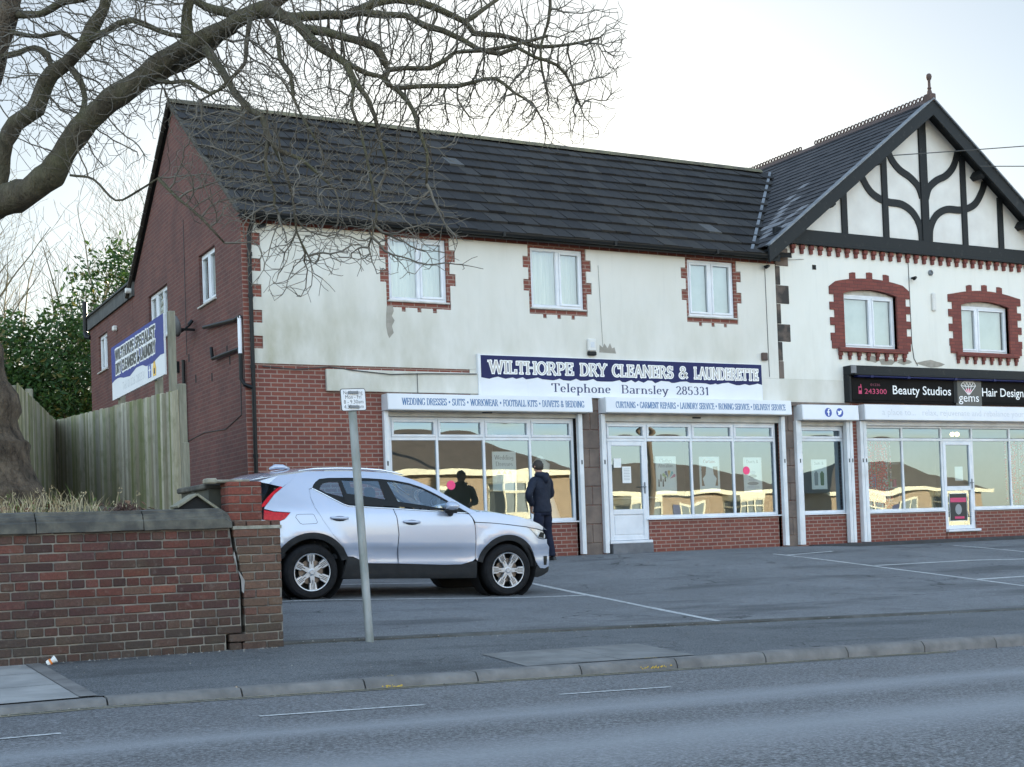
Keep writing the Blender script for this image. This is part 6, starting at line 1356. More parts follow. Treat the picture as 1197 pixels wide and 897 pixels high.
# red brick stub pier and side boundary wall behind the pillar
PR = thing('brick_pier', (-3.12, -10.0, .55), 'short clean red brick pier standing behind the cracked pillar', 'pier')
b = MB(); zc = .55
for i in range(6):
    h = min(.077, .985 - zc); 
    if h < .02: break
    x = -3.285 - (.11 if i % 2 else 0)
    while x < -2.965:
        a, c_ = max(x, -3.285), min(x + .225, -2.965)
        if c_ - a > .03: b.cur = tuple(V(.21, .062, .045) * rb.uniform(.8, 1.15)); b.obox(V((a + c_) / 2, -10.05, zc + h / 2), V(1, 0, 0), V(0, 1, 0), V(0, 0, 1), (c_ - a) / 2 - .005, .05, h / 2 - .005, .005)
        x += .225
    b.cur = tuple(V(.17, .055, .042) * rb.uniform(.8, 1.15)); b.box(-3.283, -10.0, zc + .005, -3.23, -9.86, zc + h - .005, .005); b.box(-3.01, -10.0, zc + .005, -2.968, -9.86, zc + h - .005, .005); b.cur = None
    zc += .077
pr = put('pier_body', b, M['oldbrick'], PR, fix=False); b = MB(); b.box(-3.275, -10.09, .5, -2.975, -9.87, .972); put('mortar', b, M['oldmortar'], pr)
b = MB(); b.box(-3.42, -10.02, .976, -3.05, -9.75, 1.005, .01); b.box(-3.46, -10.05, .968, -3.36, -9.9, 1.018, .012); put('cap_stone', b, mat('pale_cap_stone', (.3, .28, .22), (.17, .16, .13), 12., .9, bsc=30, bstr=.5, obj=False), PR)
SBW = thing('boundary_wall', (-3.2, -9.2, .2), 'short dark rendered return wall behind the red brick pier and the little shelter', 'wall')
b = MB(); b.box(-3.36, -9.74, -.6, -3.06, -8.75, .93); put('wall_body', b, mat('dark_render', (.05, .052, .046), (.09, .088, .07), 4., .95, bsc=25, bstr=.5, obj=False), SBW)  # whole return wall in one dark mottled render
b = MB(); y = -9.74
while y < -8.8: b.box(-3.4, y + .004, .932, -3.02, min(y + .52, -8.72), .985, .012); y += .6
put('coping_stone', b, M['coping'], SBW)
SH = thing('small_shelter', (-3.55, -9.95, .6), 'little weathered wooden ridge roof poking up behind the end of the garden wall', 'shelter')
for sg, c0, c1 in ((-1, V(-3.545, -10.0, .875), V(-3.72, -10.0, .765)), (1, V(-3.54, -10.0, .875), V(-3.345, -10.0, .735))):
    b = MB(); ax = (c1 - c0).normalized(); b.obox((c0 + c1) / 2 + V(0, .12, 0), ax, V(0, 1, 0), ax.cross(V(0, 1, 0)), (c1 - c0).length / 2, .14, .011, .003); put('roof_board', b, M['post'], SH)
b = MB(); b.prism([(-3.70, .6), (-3.37, .6), (-3.37, .735), (-3.54, .855), (-3.70, .765)], Fr((0, 0, 0), (1, 0, 0), (0, -1, 0)), 9.78, 9.98); put('shade_box', b, M['hole'], SH)  # solid near-black block stands in for the shade inside the shelter
# ------------------------------------------------------------------ timber fence
M['board'] = tone_mat('weathered_fence_board', .9, .3, (2.4, 2.4, .13), .36, (.5, .49, .42), .45, (.13, .15, .055, .55))
def fence(name, label, A_, B_, zb0, zb1, zt0, zt1, face, seed, post_at):
    F_ = thing(name, ((A_[0] + B_[0]) / 2, (A_[1] + B_[1]) / 2, min(zb0, zb1)), label, 'fence'); r_ = random.Random(seed)
    a, c = V(A_[0], A_[1], 0), V(B_[0], B_[1], 0); L = (c - a).length; u = (c - a) / L; nn = V(-u.y, u.x, 0) * face; x = 0; b = MB()
    while x < L - .01:
        w_ = min(r_.uniform(.065, .105), L - x); t = x / L; zb_ = zb0 + (zb1 - zb0) * t; zt = zt0 + (zt1 - zt0) * t + r_.uniform(-.012, .008)
        k_ = r_.random(); col = V(.38, .33, .22).lerp(V(.55, .51, .4), k_) * r_.uniform(.55, 1.15)
        if r_.random() < .4: col = col.lerp(V(.2, .22, .075), r_.uniform(.3, .9))
        b.cur = tuple(col); p = a + u * (x + w_ / 2); tilt = nn * .0
        b.obox(V(p.x, p.y, (zb_ + zt) / 2) + nn * r_.uniform(.0, .012), (u + nn * .07).normalized(), (nn - u * .07).normalized(), V(r_.uniform(-.004, .004), 0, 1).normalized(), w_ / 2 + .006, .007, (zt - zb_) / 2, .003); x += w_
    b.cur = None; put('fence_board', b, M['board'], F_, fix=False)
    for t in (.16, .52, .88):
        b = MB(); z0_, z1_ = zb0 + (zt0 - zb0) * t, zb1 + (zt1 - zb1) * t; p, q = a - nn * .045, c - nn * .045; b.tube([V(p.x, p.y, z0_), V(q.x, q.y, z1_)], .032, 4); put('rail', b, M['post'], F_)
    for t, top in post_at:
        b = MB(); p = a + u * (L * t) - nn * .06; z0_ = zb0 + (zb1 - zb0) * t; b.obox(V(p.x, p.y, z0_ + top / 2 - .1), u, nn, V(0, 0, 1), .05, .05, top / 2 + .1, .008); put('post', b, M['post'], F_)
    b = MB()
    for k_ in range(int(L / .42)):
        p = a + u * (.2 + k_ * .42) + nn * .022; z = zb0 + .22 + (zb1 - zb0) * k_ * .42 / L; b.obox(V(p.x, p.y, z), u, nn, V(0, 0, 1), .028, .003, .007)
    put('nail_mark', b, M['blackp'], F_, fix=False)
fence('timber_fence', 'mossy vertical board fence below the blue advertising board', (-2.21, -4.22), (-2.77, 1.67), .60, .75, 2.50, 2.635, 1, 3, ((0.005, 1.98), (.5, 1.8), (1., 1.9)))
fence('timber_fence', 'grey vertical board fence running back behind the tree trunk', (-4.16, -3.7), (-2.80, 1.67), .62, .75, 2.60, 2.63, -1, 8, ((.02, 1.96), (.38, 2.1), (.75, 1.9)))
b = MB(); b.obox(V(-2.13, -4.2, 1.05), V(1, 0, 0), V(0, 1, 0), V(0, 0, 1), .045, .045, .75, .008); tag(put('fence_post', b, M['post']), 'short greenish post against the near end of the mossy fence', 'post')
# ------------------------------------------------------------------ litter, wires
LT = thing('litter_cup', (-4.92, -10.55, zp(-4.92, -10.55)), 'crumpled white and orange paper cup lying at the foot of the garden wall', 'litter')
b = MB(); c = V(-4.92, -10.55, zp(-4.92, -10.55) + .026); ax = V(.8, -.2, .45).normalized(); b.lathe([(.0, -.036), (.022, -.036), (.026, -.012), (.019, .008), (.031, .038), (.03, .042), (.0, .022)], c, ax, 9); o = put('cup', b, M['paper'], LT)
b = MB(); b.lathe([(.0275, -.011), (.0225, .006)], c, ax, 9); put('orange_band', b, mat('orange_print', (.7, .2, .03), None, rough=.6, bstr=0), LT, fix=False)
for k_, (p, q, s_) in enumerate(((V(14.1, -.42, 7.75), V(2.5, -30, 6.2), .0), (V(14.75, -.42, 7.72), V(3.4, -30, 5.6), .0))):
    pass
for lab, p, q in (('upper of two thin overhead wires crossing to the black bargeboard', V(14.3, -.47, 8.3), V(60.4, -12.5, 16.2)), ('lower of two thin overhead wires crossing to the black bargeboard', V(16.9, -.47, 8.32), V(60, -12, 13.0))):
    b = MB(); n = 30; b.tube([p.lerp(q, i / n) - V(0, 0, .9 * 4 * (i / n) * (1 - i / n)) for i in range(n + 1)], .011, 5); tag(put('overhead_wire', b, M['cable']), lab, 'wire', 'overhead wires')
# ------------------------------------------------------------------ the bare street tree
LIMBS = [
 ['trunk', [(-4.87, -6.56, 0.89, 0.571), (-4.93, -6.54, 1.40, 0.507), (-5.06, -6.50, 2.24, 0.433), (-5.20, -6.56, 3.05, 0.393), (-5.25, -6.66, 3.58, 0.363), (-5.19, -6.82, 4.10, 0.307), (-5.07, -7.01, 4.69, 0.233), (-4.88, -7.13, 5.40, 0.161), (-4.71, -7.35, 5.89, 0.116), (-4.61, -7.53, 6.29, 0.097), (-4.52, -7.71, 6.86, 0.070)]],
 ['L1', [(-5.23, -6.79, 3.65, 0.198), (-5.03, -7.24, 3.91, 0.177), (-4.82, -7.58, 3.99, 0.157), (-4.60, -7.93, 4.03, 0.146), (-4.41, -8.14, 4.17, 0.132), (-4.27, -8.34, 4.42, 0.123), (-4.06, -8.57, 4.68, 0.113), (-3.86, -8.80, 4.84, 0.108), (-3.65, -9.02, 4.97, 0.103), (-3.45, -9.25, 5.13, 0.090), (-3.24, -9.48, 5.22, 0.081), (-3.02, -9.71, 5.31, 0.073), (-2.86, -9.91, 5.39, 0.068), (-2.70, -10.11, 5.43, 0.060), (-2.53, -10.31, 5.53, 0.047), (-2.28, -10.56, 5.67, 0.035)]],
 ['L2', [(-4.90, -7.42, 3.98, 0.105), (-4.78, -7.50, 4.33, 0.079), (-4.77, -7.62, 4.59, 0.078), (-4.67, -7.68, 4.77, 0.087), (-4.50, -7.89, 4.87, 0.095), (-4.43, -7.93, 5.05, 0.086), (-4.36, -8.08, 5.20, 0.077), (-4.23, -8.16, 5.30, 0.073), (-4.09, -8.35, 5.44, 0.068), (-4.02, -8.39, 5.60, 0.068), (-3.94, -8.55, 5.75, 0.059), (-3.87, -8.60, 6.01, 0.051), (-3.73, -8.79, 6.38, 0.034)]],
 ['B3', [(-4.74, -7.33, 5.57, 0.031), (-4.59, -7.52, 5.57, 0.030), (-4.47, -7.70, 5.58, 0.028), (-4.37, -7.86, 5.47, 0.028), (-4.36, -7.98, 5.32, 0.028)]],
 ['B4', [(-4.68, -7.36, 5.83, 0.027), (-4.44, -7.83, 5.65, 0.023), (-4.27, -8.03, 5.65, 0.021), (-4.14, -8.21, 5.52, 0.017)]],
 ['B5', [(-4.65, -7.39, 6.00, 0.040), (-4.38, -7.75, 5.93, 0.037), (-4.25, -7.94, 5.98, 0.035), (-4.07, -8.26, 5.94, 0.030), (-3.85, -8.49, 5.98, 0.021)]],
 ['B6', [(-4.05, -8.37, 5.48, 0.038), (-3.93, -8.66, 5.50, 0.034), (-3.84, -8.82, 5.53, 0.032), (-3.76, -8.98, 5.51, 0.030), (-3.64, -9.16, 5.40, 0.028), (-3.46, -9.25, 5.32, 0.025), (-3.30, -9.44, 5.25, 0.020)]],
 ['B7', [(-3.34, -9.42, 5.20, 0.061), (-3.35, -9.42, 5.40, 0.053), (-3.35, -9.54, 5.57, 0.052), (-3.31, -9.57, 5.89, 0.040)]],
 ['B8', [(-2.91, -9.77, 5.37, 0.048), (-3.06, -9.69, 5.44, 0.044), (-3.19, -9.51, 5.54, 0.041), (-3.34, -9.32, 5.71, 0.033)]],
 ['B9', [(-3.65, -8.91, 4.95, 0.067), (-3.44, -9.02, 5.05, 0.067), (-3.20, -9.15, 5.16, 0.058), (-3.01, -9.37, 5.31, 0.041), (-2.91, -9.54, 5.34, 0.033)]],
 ['B10', [(-4.20, -8.17, 5.26, 0.034), (-4.14, -8.32, 5.08, 0.034), (-4.12, -8.43, 4.87, 0.030), (-4.17, -8.51, 4.69, 0.029)]],
 ['R1', [(-2.82, -9.93, 5.39, 0.068), (-2.73, -10.09, 5.35, 0.064), (-2.65, -10.24, 5.25, 0.059), (-2.59, -10.38, 5.16, 0.055), (-2.55, -10.51, 5.02, 0.050), (-2.50, -10.65, 4.88, 0.046), (-2.42, -10.80, 4.75, 0.040), (-2.35, -10.95, 4.63, 0.034), (-2.29, -11.03, 4.44, 0.026), (-2.23, -11.12, 4.29, 0.023), (-2.17, -11.15, 4.12, 0.020), (-2.14, -11.16, 3.94, 0.015), (-2.09, -11.18, 3.72, 0.012)]],
 ['R1b', [(-2.36, -10.94, 4.65, 0.027), (-2.28, -10.99, 4.59, 0.024), (-2.16, -10.94, 4.57, 0.023), (-2.03, -11.00, 4.54, 0.021), (-1.98, -11.03, 4.45, 0.019)]],
 ['R2', [(-2.65, -10.24, 5.26, 0.051), (-2.56, -10.29, 5.24, 0.047), (-2.48, -10.33, 5.26, 0.046), (-2.26, -10.34, 5.30, 0.044), (-2.14, -10.40, 5.29, 0.042), (-1.98, -10.38, 5.37, 0.042), (-1.85, -10.45, 5.43, 0.040), (-1.62, -10.46, 5.50, 0.039), (-1.45, -10.55, 5.47, 0.036), (-1.25, -10.54, 5.45, 0.034), (-1.11, -10.61, 5.37, 0.033), (-0.96, -10.58, 5.34, 0.031), (-0.89, -10.61, 5.23, 0.028), (-0.63, -10.64, 5.24, 0.026), (-0.46, -10.73, 5.18, 0.023), (-0.25, -10.72, 5.15, 0.020), (0.01, -10.86, 5.16, 0.015), (0.32, -10.92, 5.25, 0.012)]],
 ['R3', [(-2.53, -10.42, 5.10, 0.041), (-2.40, -10.60, 5.03, 0.039), (-2.26, -10.67, 4.98, 0.037), (-2.14, -10.84, 4.89, 0.038), (-2.03, -10.90, 4.83, 0.038), (-1.97, -10.93, 4.71, 0.035), (-1.94, -10.94, 4.63, 0.028), (-1.76, -10.92, 4.68, 0.023), (-1.56, -11.03, 4.67, 0.022), (-1.40, -11.01, 4.77, 0.021), (-1.32, -11.05, 4.84, 0.020), (-1.04, -11.09, 4.88, 0.019), (-0.74, -11.14, 4.96, 0.017), (-0.42, -11.20, 5.07, 0.013)]],
 ['R4', [(-1.97, -10.38, 5.35, 0.034), (-1.76, -10.60, 5.28, 0.032), (-1.63, -10.67, 5.27, 0.030), (-1.52, -10.84, 5.13, 0.028), (-1.37, -10.92, 5.08, 0.027), (-1.22, -11.00, 4.99, 0.025), (-1.09, -11.06, 4.90, 0.024), (-0.91, -11.15, 4.85, 0.022), (-0.77, -11.23, 4.90, 0.018), (-0.62, -11.31, 4.80, 0.017), (-0.44, -11.40, 4.72, 0.015), (-0.28, -11.37, 4.57, 0.012), (-0.21, -11.40, 4.36, 0.010)]],
 ['R5', [(-1.94, -10.94, 4.63, 0.026), (-1.97, -10.93, 4.55, 0.025), (-1.91, -10.95, 4.47, 0.023), (-1.64, -10.98, 4.51, 0.022), (-1.30, -11.05, 4.53, 0.020), (-1.17, -11.13, 4.56, 0.019), (-0.95, -11.13, 4.62, 0.017), (-0.80, -11.21, 4.48, 0.013), (-0.61, -11.19, 4.42, 0.010)]],
 ['R6', [(-1.90, -10.96, 4.47, 0.023), (-1.84, -10.99, 4.41, 0.022), (-1.79, -11.12, 4.23, 0.021), (-1.79, -11.23, 4.01, 0.017), (-1.73, -11.26, 3.81, 0.014), (-1.74, -11.24, 3.54, 0.011)]],
 ['R7', [(-0.96, -10.58, 5.34, 0.025), (-0.78, -10.56, 5.48, 0.022), (-0.60, -10.55, 5.62, 0.020), (-0.38, -10.67, 5.82, 0.017)]],
 ['R8', [(-0.26, -10.96, 5.77, 0.020), (-0.29, -11.05, 5.40, 0.016), (-0.32, -11.03, 5.24, 0.015), (-0.38, -10.99, 5.04, 0.013), (-0.37, -10.99, 4.80, 0.011)]],
 ['D1', [(-3.20, -9.50, 5.15, 0.045), (-3.19, -9.83, 4.89, 0.040), (-3.17, -10.06, 4.67, 0.036), (-3.15, -10.30, 4.45, 0.033), (-3.11, -10.54, 4.26, 0.030), (-3.05, -10.68, 4.16, 0.027), (-3.03, -10.80, 3.95, 0.024), (-2.99, -10.93, 3.80, 0.021), (-2.81, -11.02, 3.71, 0.016), (-2.70, -11.08, 3.59, 0.013), (-2.57, -11.14, 3.45, 0.010)]],
 ['D1b', [(-3.03, -10.80, 3.93, 0.019), (-3.09, -10.87, 3.73, 0.016), (-3.08, -10.87, 3.59, 0.015), (-3.02, -10.90, 3.44, 0.013), (-3.03, -10.89, 3.33, 0.011), (-3.00, -10.91, 3.24, 0.009)]],
 ['D1c', [(-3.00, -10.81, 3.89, 0.018), (-2.93, -10.84, 3.72, 0.015), (-2.88, -10.87, 3.53, 0.013), (-2.81, -10.78, 3.33, 0.011), (-2.80, -10.79, 3.14, 0.009), (-2.71, -10.82, 2.92, 0.008)]],
 ['D2', [(-2.80, -10.16, 5.23, 0.024), (-2.78, -10.39, 5.01, 0.022), (-2.80, -10.49, 4.76, 0.020), (-2.75, -10.62, 4.58, 0.018), (-2.77, -10.72, 4.36, 0.014), (-2.71, -10.75, 4.19, 0.011), (-2.61, -10.90, 3.89, 0.009)]],
 ['D3', [(-2.91, -9.99, 5.29, 0.024), (-2.97, -10.06, 5.02, 0.021), (-3.02, -10.15, 4.81, 0.019), (-3.16, -10.18, 4.64, 0.016), (-3.27, -10.12, 4.53, 0.012), (-3.41, -10.04, 4.45, 0.010)]],
 ['D4', [(-2.35, -10.95, 4.62, 0.020), (-2.33, -11.07, 4.38, 0.017), (-2.39, -11.15, 4.18, 0.015), (-2.33, -11.17, 3.99, 0.013), (-2.30, -11.29, 3.59, 0.011), (-2.25, -11.30, 3.22, 0.010), (-2.32, -11.26, 2.93, 0.007)]],
 ['D5', [(-3.56, -9.07, 4.93, 0.025), (-3.52, -9.43, 4.79, 0.021), (-3.39, -9.61, 4.76, 0.019), (-3.25, -9.79, 4.61, 0.016), (-3.12, -9.98, 4.66, 0.013)]],
 ['D6', [(-3.76, -9.84, 3.75, 0.016), (-3.63, -10.01, 3.54, 0.014), (-3.55, -10.17, 3.41, 0.012), (-3.44, -10.33, 3.23, 0.011), (-3.33, -10.39, 3.08, 0.008)]],
 ['D7', [(-4.28, -8.44, 4.09, 0.013), (-4.14, -8.85, 3.96, 0.012), (-4.00, -9.14, 3.70, 0.010), (-3.87, -9.44, 3.72, 0.010), (-3.73, -9.74, 3.79, 0.009)]],
]
ELLS = [
 (-4.22, -8.17, 5.33, 0.94, 0.77, 1.00, 620),
 (-3.34, -9.42, 5.12, 1.06, 0.65, 1.00, 760),
 (-2.37, -10.50, 4.93, 1.02, 0.59, 1.10, 860),
 (-1.32, -10.83, 4.92, 0.95, 0.60, 1.10, 860),
 (-0.32, -11.02, 4.96, 0.77, 0.57, 0.90, 520),
 (-2.92, -10.63, 4.08, 0.83, 0.53, 0.80, 560),
 (-2.12, -11.06, 4.05, 0.76, 0.61, 0.90, 480),
 (-2.67, -10.97, 3.30, 0.78, 0.56, 0.70, 950),
 (-1.13, -11.14, 4.37, 0.70, 0.31, 0.70, 200),
 (-3.37, -10.27, 3.83, 0.42, 0.61, 0.60, 380),
 (-0.41, -11.29, 4.33, 0.56, 0.32, 0.60, 120),
 (-2.02, -11.31, 3.09, 0.60, 0.41, 0.50, 260),
 (-4.23, -8.59, 4.52, 0.75, 0.37, 0.70, 160),
 (-2.78, -9.86, 6.11, 3.07, 0.48, 1.40, 520),
 (-2.88, -10.84, 2.82, 0.45, 0.30, 0.40, 90),
 (-1.74, -11.56, 2.76, 0.33, 0.11, 0.30, 12),
 (0.34, -11.04, 5.21, 0.25, 0.37, 0.40, 40),
]
def bark_mat(name, c1, c2, moss, mamt, sc=(1, 1, .35)):
    m, nt, out = nodes_of(name); pos = position(nt); v = mapping(nt, pos, sc)
    n1 = noise(nt, v, 14. if sc[2] < .5 else 7., 6., .7); n2 = noise(nt, pos, 2.6, 5.); n3 = noise(nt, v, 45., 3.)
    g = nt.nodes.new('ShaderNodeNewGeometry'); s = nt.nodes.new('ShaderNodeSeparateXYZ'); nt.links.new(g.outputs['Normal'], s.inputs[0])
    col = mixc(nt, ramp(nt, n1, .35, .65), c1, c2)
    col = mixc(nt, mth(nt, 'MULTIPLY', ramp(nt, n2, .4, .62), mamt), col, moss)
    bsdf(nt, out, col, .9, 0, .25, mth(nt, 'ADD', mth(nt, 'MULTIPLY', n1, 2.), n3), 1., .05); return m
M['bark'] = bark_mat('plane_bark', (.075, .062, .045), (.15, .125, .09), (.15, .145, .08), .6)
M['trunk'] = bark_mat('rough_trunk_bark', (.028, .02, .016), (.19, .145, .105), (.12, .1, .07), .2, (1, 1, .6))
M['twig'] = mat('twig_bark', (.115, .098, .078), (.17, .15, .12), 3., .9, bstr=0, obj=False)
def resample(pts, step):
    out = []
    P = [np.array(p, float) for p in pts]
    ext = [2 * P[0] - P[1]] + P + [2 * P[-1] - P[-2]]
    for i in range(1, len(ext) - 2):
        a, b, c, d = ext[i - 1:i + 3]; n = max(1, int(np.linalg.norm(c[:3] - b[:3]) / step))
        for k_ in range(n):
            t = k_ / n; out.append(.5 * (2 * b + (c - a) * t + (2 * a - 5 * b + 4 * c - d) * t * t + (3 * b - a - 3 * c + d) * t ** 3))
    out.append(P[-1]); return out
TREE = thing('bare_tree', (-7.1, -9.6, .6), 'big leafless plane tree with leaning trunk behind the garden wall', 'tree')
rt = random.Random(99); nodes = []; par = []; rad0 = []
for nm, pts in LIMBS:
    L = resample(pts, .1); wob = [V(rt.uniform(-1, 1), rt.uniform(-1, 1), rt.uniform(-1, 1)) for _ in L]
    path = [Vector(p[:3]) + w_ * min(.012, p[3] * .12) for p, w_ in zip(L, wob)]; rr2 = [p[3] * (1 + .07 * math.sin(i * 1.3) + rt.uniform(-.05, .05)) for i, p in enumerate(L)]
    b = MB(); nseg = 14 if nm == 'trunk' else (12 if nm in ('L1', 'L2') else 7)
    if nm == 'trunk':
        base = path[0]; path = [base + V(.03, .0, -.75), base + V(.02, 0, -.35)] + path; rr2 = [rr2[0] * 1.35, rr2[0] * 1.12] + rr2
    b.tube(path, rr2, nseg)
    put('trunk' if nm == 'trunk' else 'limb', b, M['trunk'] if nm == 'trunk' else M['bark'], TREE, smooth=True, fix=False)
    if nm == 'trunk': continue
    st = len(nodes)
    for i, p in enumerate(path): nodes.append(p); par.append(st + i - 1 if i else -1); rad0.append(rr2[i])
n_limb = len(nodes)
_yw = .48867; AX = V(math.cos(_yw), -math.sin(_yw), 0); AY = V(math.sin(_yw), math.cos(_yw), 0)
att = []
for x, y, z, rx, rz, dr, n in ELLS:
    k_ = 0
    while k_ < int(n * 2.8):
        a, b_, c = rt.uniform(-1, 1), rt.uniform(-1, 1), rt.uniform(-1, 1)
        if a * a + b_ * b_ + c * c > 1: continue
        att.append(V(x, y, z) + AX * a * rx + AY * b_ * dr + V(0, 0, 1) * c * rz); k_ += 1
STEP, KILL, INFL = .08, .09, 1.1
alive = att; fresh = True
for it in range(46):
    kd = kdtree.KDTree(len(nodes))
    for i, p in enumerate(nodes): kd.insert(p, i)
    kd.balance(); pull = {}; nxt = []
    for a in alive:
        co, i, d = kd.find(a)
        if d < KILL: continue
        nxt.append(a)
        if d < INFL: pull.setdefault(i, []).append((a - co).normalized())
    alive = nxt; added = 0
    for i, ds in pull.items():
        v = sum(ds, Vector()) / len(ds) + V(rt.uniform(-1, 1), rt.uniform(-1, 1), rt.uniform(-1, 1)) * .42 + V(0, 0, -.06)
        if i >= n_limb: v += (nodes[i] - nodes[par[i]]).normalized() * .55
        if v.length < .05: continue
        nodes.append(nodes[i] + v.normalized() * STEP * rt.uniform(.8, 1.2)); par.append(i); rad0.append(0); added += 1
    if not added: break
kids = [[] for _ in nodes]
for i in range(n_limb, len(nodes)): kids[par[i]].append(i)
cnt = [0] * len(nodes)
for i in range(len(nodes) - 1, n_limb - 1, -1):
    if not kids[i]: cnt[i] = 1
    if par[i] >= n_limb: cnt[par[i]] += cnt[i]
tw = MB()
def trad(c): return .0031 * max(1, c) ** .46
starts = [(par[i], i) for i in range(n_limb, len(nodes)) if par[i] < n_limb]
while starts:
    p, i = starts.pop(); path = [nodes[p], nodes[i]]; r_ = [min(trad(cnt[i]) * 1.15, .03), trad(cnt[i])]
    while kids[i]:
        ks = sorted(kids[i], key=lambda q: -cnt[q]); starts += [(i, q) for q in ks[1:]]; i = ks[0]; path.append(nodes[i]); r_.append(trad(cnt[i]))
    # a bud-bearing tip
    d = (path[-1] - path[-2]).normalized(); path.append(path[-1] + (d + V(rt.uniform(-.5, .5), rt.uniform(-.5, .5), rt.uniform(-.2, .6))).normalized() * rt.uniform(.03, .1)); r_.append(.0026)
    tw.tube(path, r_, 4 if max(r_) > .007 else 3, False)
put('twigs', tw, M['twig'], TREE, fix=False, smooth=True)['kind'] = 'stuff'
print('tree nodes', len(nodes), 'twig verts', len(tw.v))
# ------------------------------------------------------------------ bare trees beyond the yard
def grow_bare(seed, h, spread):
    r_ = random.Random(seed); tk, br = MB(), MB()
    def branch(p, d, L, r, depth):
        n = max(3, int(L / .35)); path = [p]; rr_ = [r]
        for i in range(n):
            d = (d + V(r_.uniform(-1, 1), r_.uniform(-1, 1), r_.uniform(-.5, .8)) * (.12 if depth < 2 else .22)).normalized(); p = p + d * L / n; path.append(p); rr_.append(max(.006, r * (1 - .75 * (i + 1) / n)))
            if depth < 4 and i > (n * .25 if depth == 0 else 0) and r_.random() < (.7 if depth else .75):
                for _ in range(1):
                    sd = (d * .75 + V(r_.uniform(-1, 1), r_.uniform(-1, 1), r_.uniform(-.2, .7)) * spread).normalized(); branch(p, sd, L * r_.uniform(.32, .5), rr_[-1] * .6, depth + 1)
        (tk if depth == 0 else br).tube(path, rr_, 7 if depth == 0 else (4 if depth < 2 else 3), False)
    for k_ in range(2): branch(V(k_ * .3, 0, 0), V(r_.uniform(-.15, .15), r_.uniform(-.15, .15), 1).normalized(), h * (1 - .15 * k_), .16, 0)
    return tk, br
M['far_bark'] = mat('far_tree_bark', (.13, .115, .085), (.18, .165, .1), 2., .9, bstr=0, obj=False)
protos = []
for s_, h, sp in ((1, 11.5, .75), (2, 10, .85)):
    t_ = thing('slender_tree', (0, 0, 0), 'x', 'tree', 'bare trees beyond the yard'); tk, br = grow_bare(s_, h, sp); put('trunk', tk, M['far_bark'], t_, fix=False, smooth=True); put('branches', br, M['far_bark'], t_, fix=False, smooth=True)['kind'] = 'stuff'; protos.append(t_)
spots = [(-.6, 26, 0, 1., 'pale bare tree showing above the laurels under the lowest bough'), (2.2, 29, 1, 1.05, 'bare tree close behind the flat-roofed extension gutter'), (-3.2, 28, 1, 1.1, 'bare tree rising behind the trunk of the plane tree'), (4.6, 32, 0, 1.1, 'bare tree partly hidden by the verge of the brick gable'), (1.0, 33, 1, 1.2, 'tall bare tree furthest back between the laurels'), (10.5, 24, 0, .98, 'bare tree whose top shows over the middle of the tiled roof'), (13.5, 25, 1, 1.12, 'bare tree whose twigs rise over the roof ridge beneath the bough tips')]
used = [False, False]
for k_, (x, y, q, sc, lab) in enumerate(spots):
    o = protos[q] if not used[q] else copy_tree(protos[q]); used[q] = True
    o.location = (x, y, .3); o.rotation_euler = (0, 0, k_ * 1.3); o.scale = (sc, sc, sc); o['label'] = lab
# ------------------------------------------------------------------ evergreen laurels
def leaf_mat():
    m, nt, out = nodes_of('laurel_leaf'); at = N(nt, 'ShaderNodeAttribute'); at.attribute_name = 'tone'
    p = bsdf(nt, out, at.outputs['Color'], .5, 0, .28)
    tl = nt.nodes.new('ShaderNodeBsdfTranslucent'); nt.links.new(at.outputs['Color'], tl.inputs[0]); mx = nt.nodes.new('ShaderNodeMixShader'); mx.inputs[0].default_value = .3
    nt.links.new(p.outputs[0], mx.inputs[1]); nt.links.new(tl.outputs[0], mx.inputs[2]); nt.links.new(mx.outputs[0], out.inputs[0]); return m
M['leaf'] = leaf_mat()
def laurel(loc, blobs, n, label, seed, size=.2):
    r_ = random.Random(seed); T_ = thing('laurel_bush', loc, label, 'bush', 'evergreen laurels behind the yard'); lo = V(*loc); b = MB(); st = MB(); vol = [x[3] * x[4] * x[5] for x in blobs]
    for (cx, cy, cz, rx, ry, rz), v_ in zip(blobs, vol):
        cl = [V(r_.gauss(0, 1), r_.gauss(0, 1), r_.gauss(0, 1)).normalized() * r_.uniform(.35, 1.) for _ in range(int(26 + 40 * v_ / sum(vol)))]
        for k_ in range(int(n * v_ / sum(vol))):
            q = r_.choice(cl); p = lo + V(cx, cy, cz) + V(q.x * rx, q.y * ry, q.z * rz) + V(r_.gauss(0, 1), r_.gauss(0, 1), r_.gauss(0, .8)) * .34
            if p.z < lo.z - .4: continue
            d = V(r_.uniform(-1, 1), r_.uniform(-1, 1), r_.uniform(-.9, .5)).normalized(); s_ = d.cross(V(r_.uniform(-1, 1), r_.uniform(-1, 1), r_.uniform(-1, 1))).normalized(); L = size * r_.uniform(.7, 1.3); w_ = L * .2
            g = r_.random(); b.cur = tuple(V(.02, .055, .016).lerp(V(.06, .12, .026), g)) if r_.random() > .06 else (.14, .14, .04)
            m_ = p + d * L * .5 + s_.cross(d) * L * .06; b.add([p, m_ + s_ * w_, p + d * L, m_ - s_ * w_], [(0, 1, 2, 3)])
        for k_ in range(7):
            q = r_.choice(cl); e = lo + V(cx + q.x * rx * .9, cy + q.y * ry * .9, cz + q.z * rz * .9); a = lo + V(cx + r_.uniform(-.4, .4), cy + r_.uniform(-.4, .4), 0); st.tube([a, a.lerp(e, .5) + V(r_.uniform(-.3, .3), r_.uniform(-.3, .3), .2), e], [.06, .04, .012], 5, False)
    b.cur = None; put('foliage', b, M['leaf'], T_, fix=False); put('stem', st, M['far_bark'], T_, fix=False, smooth=True)
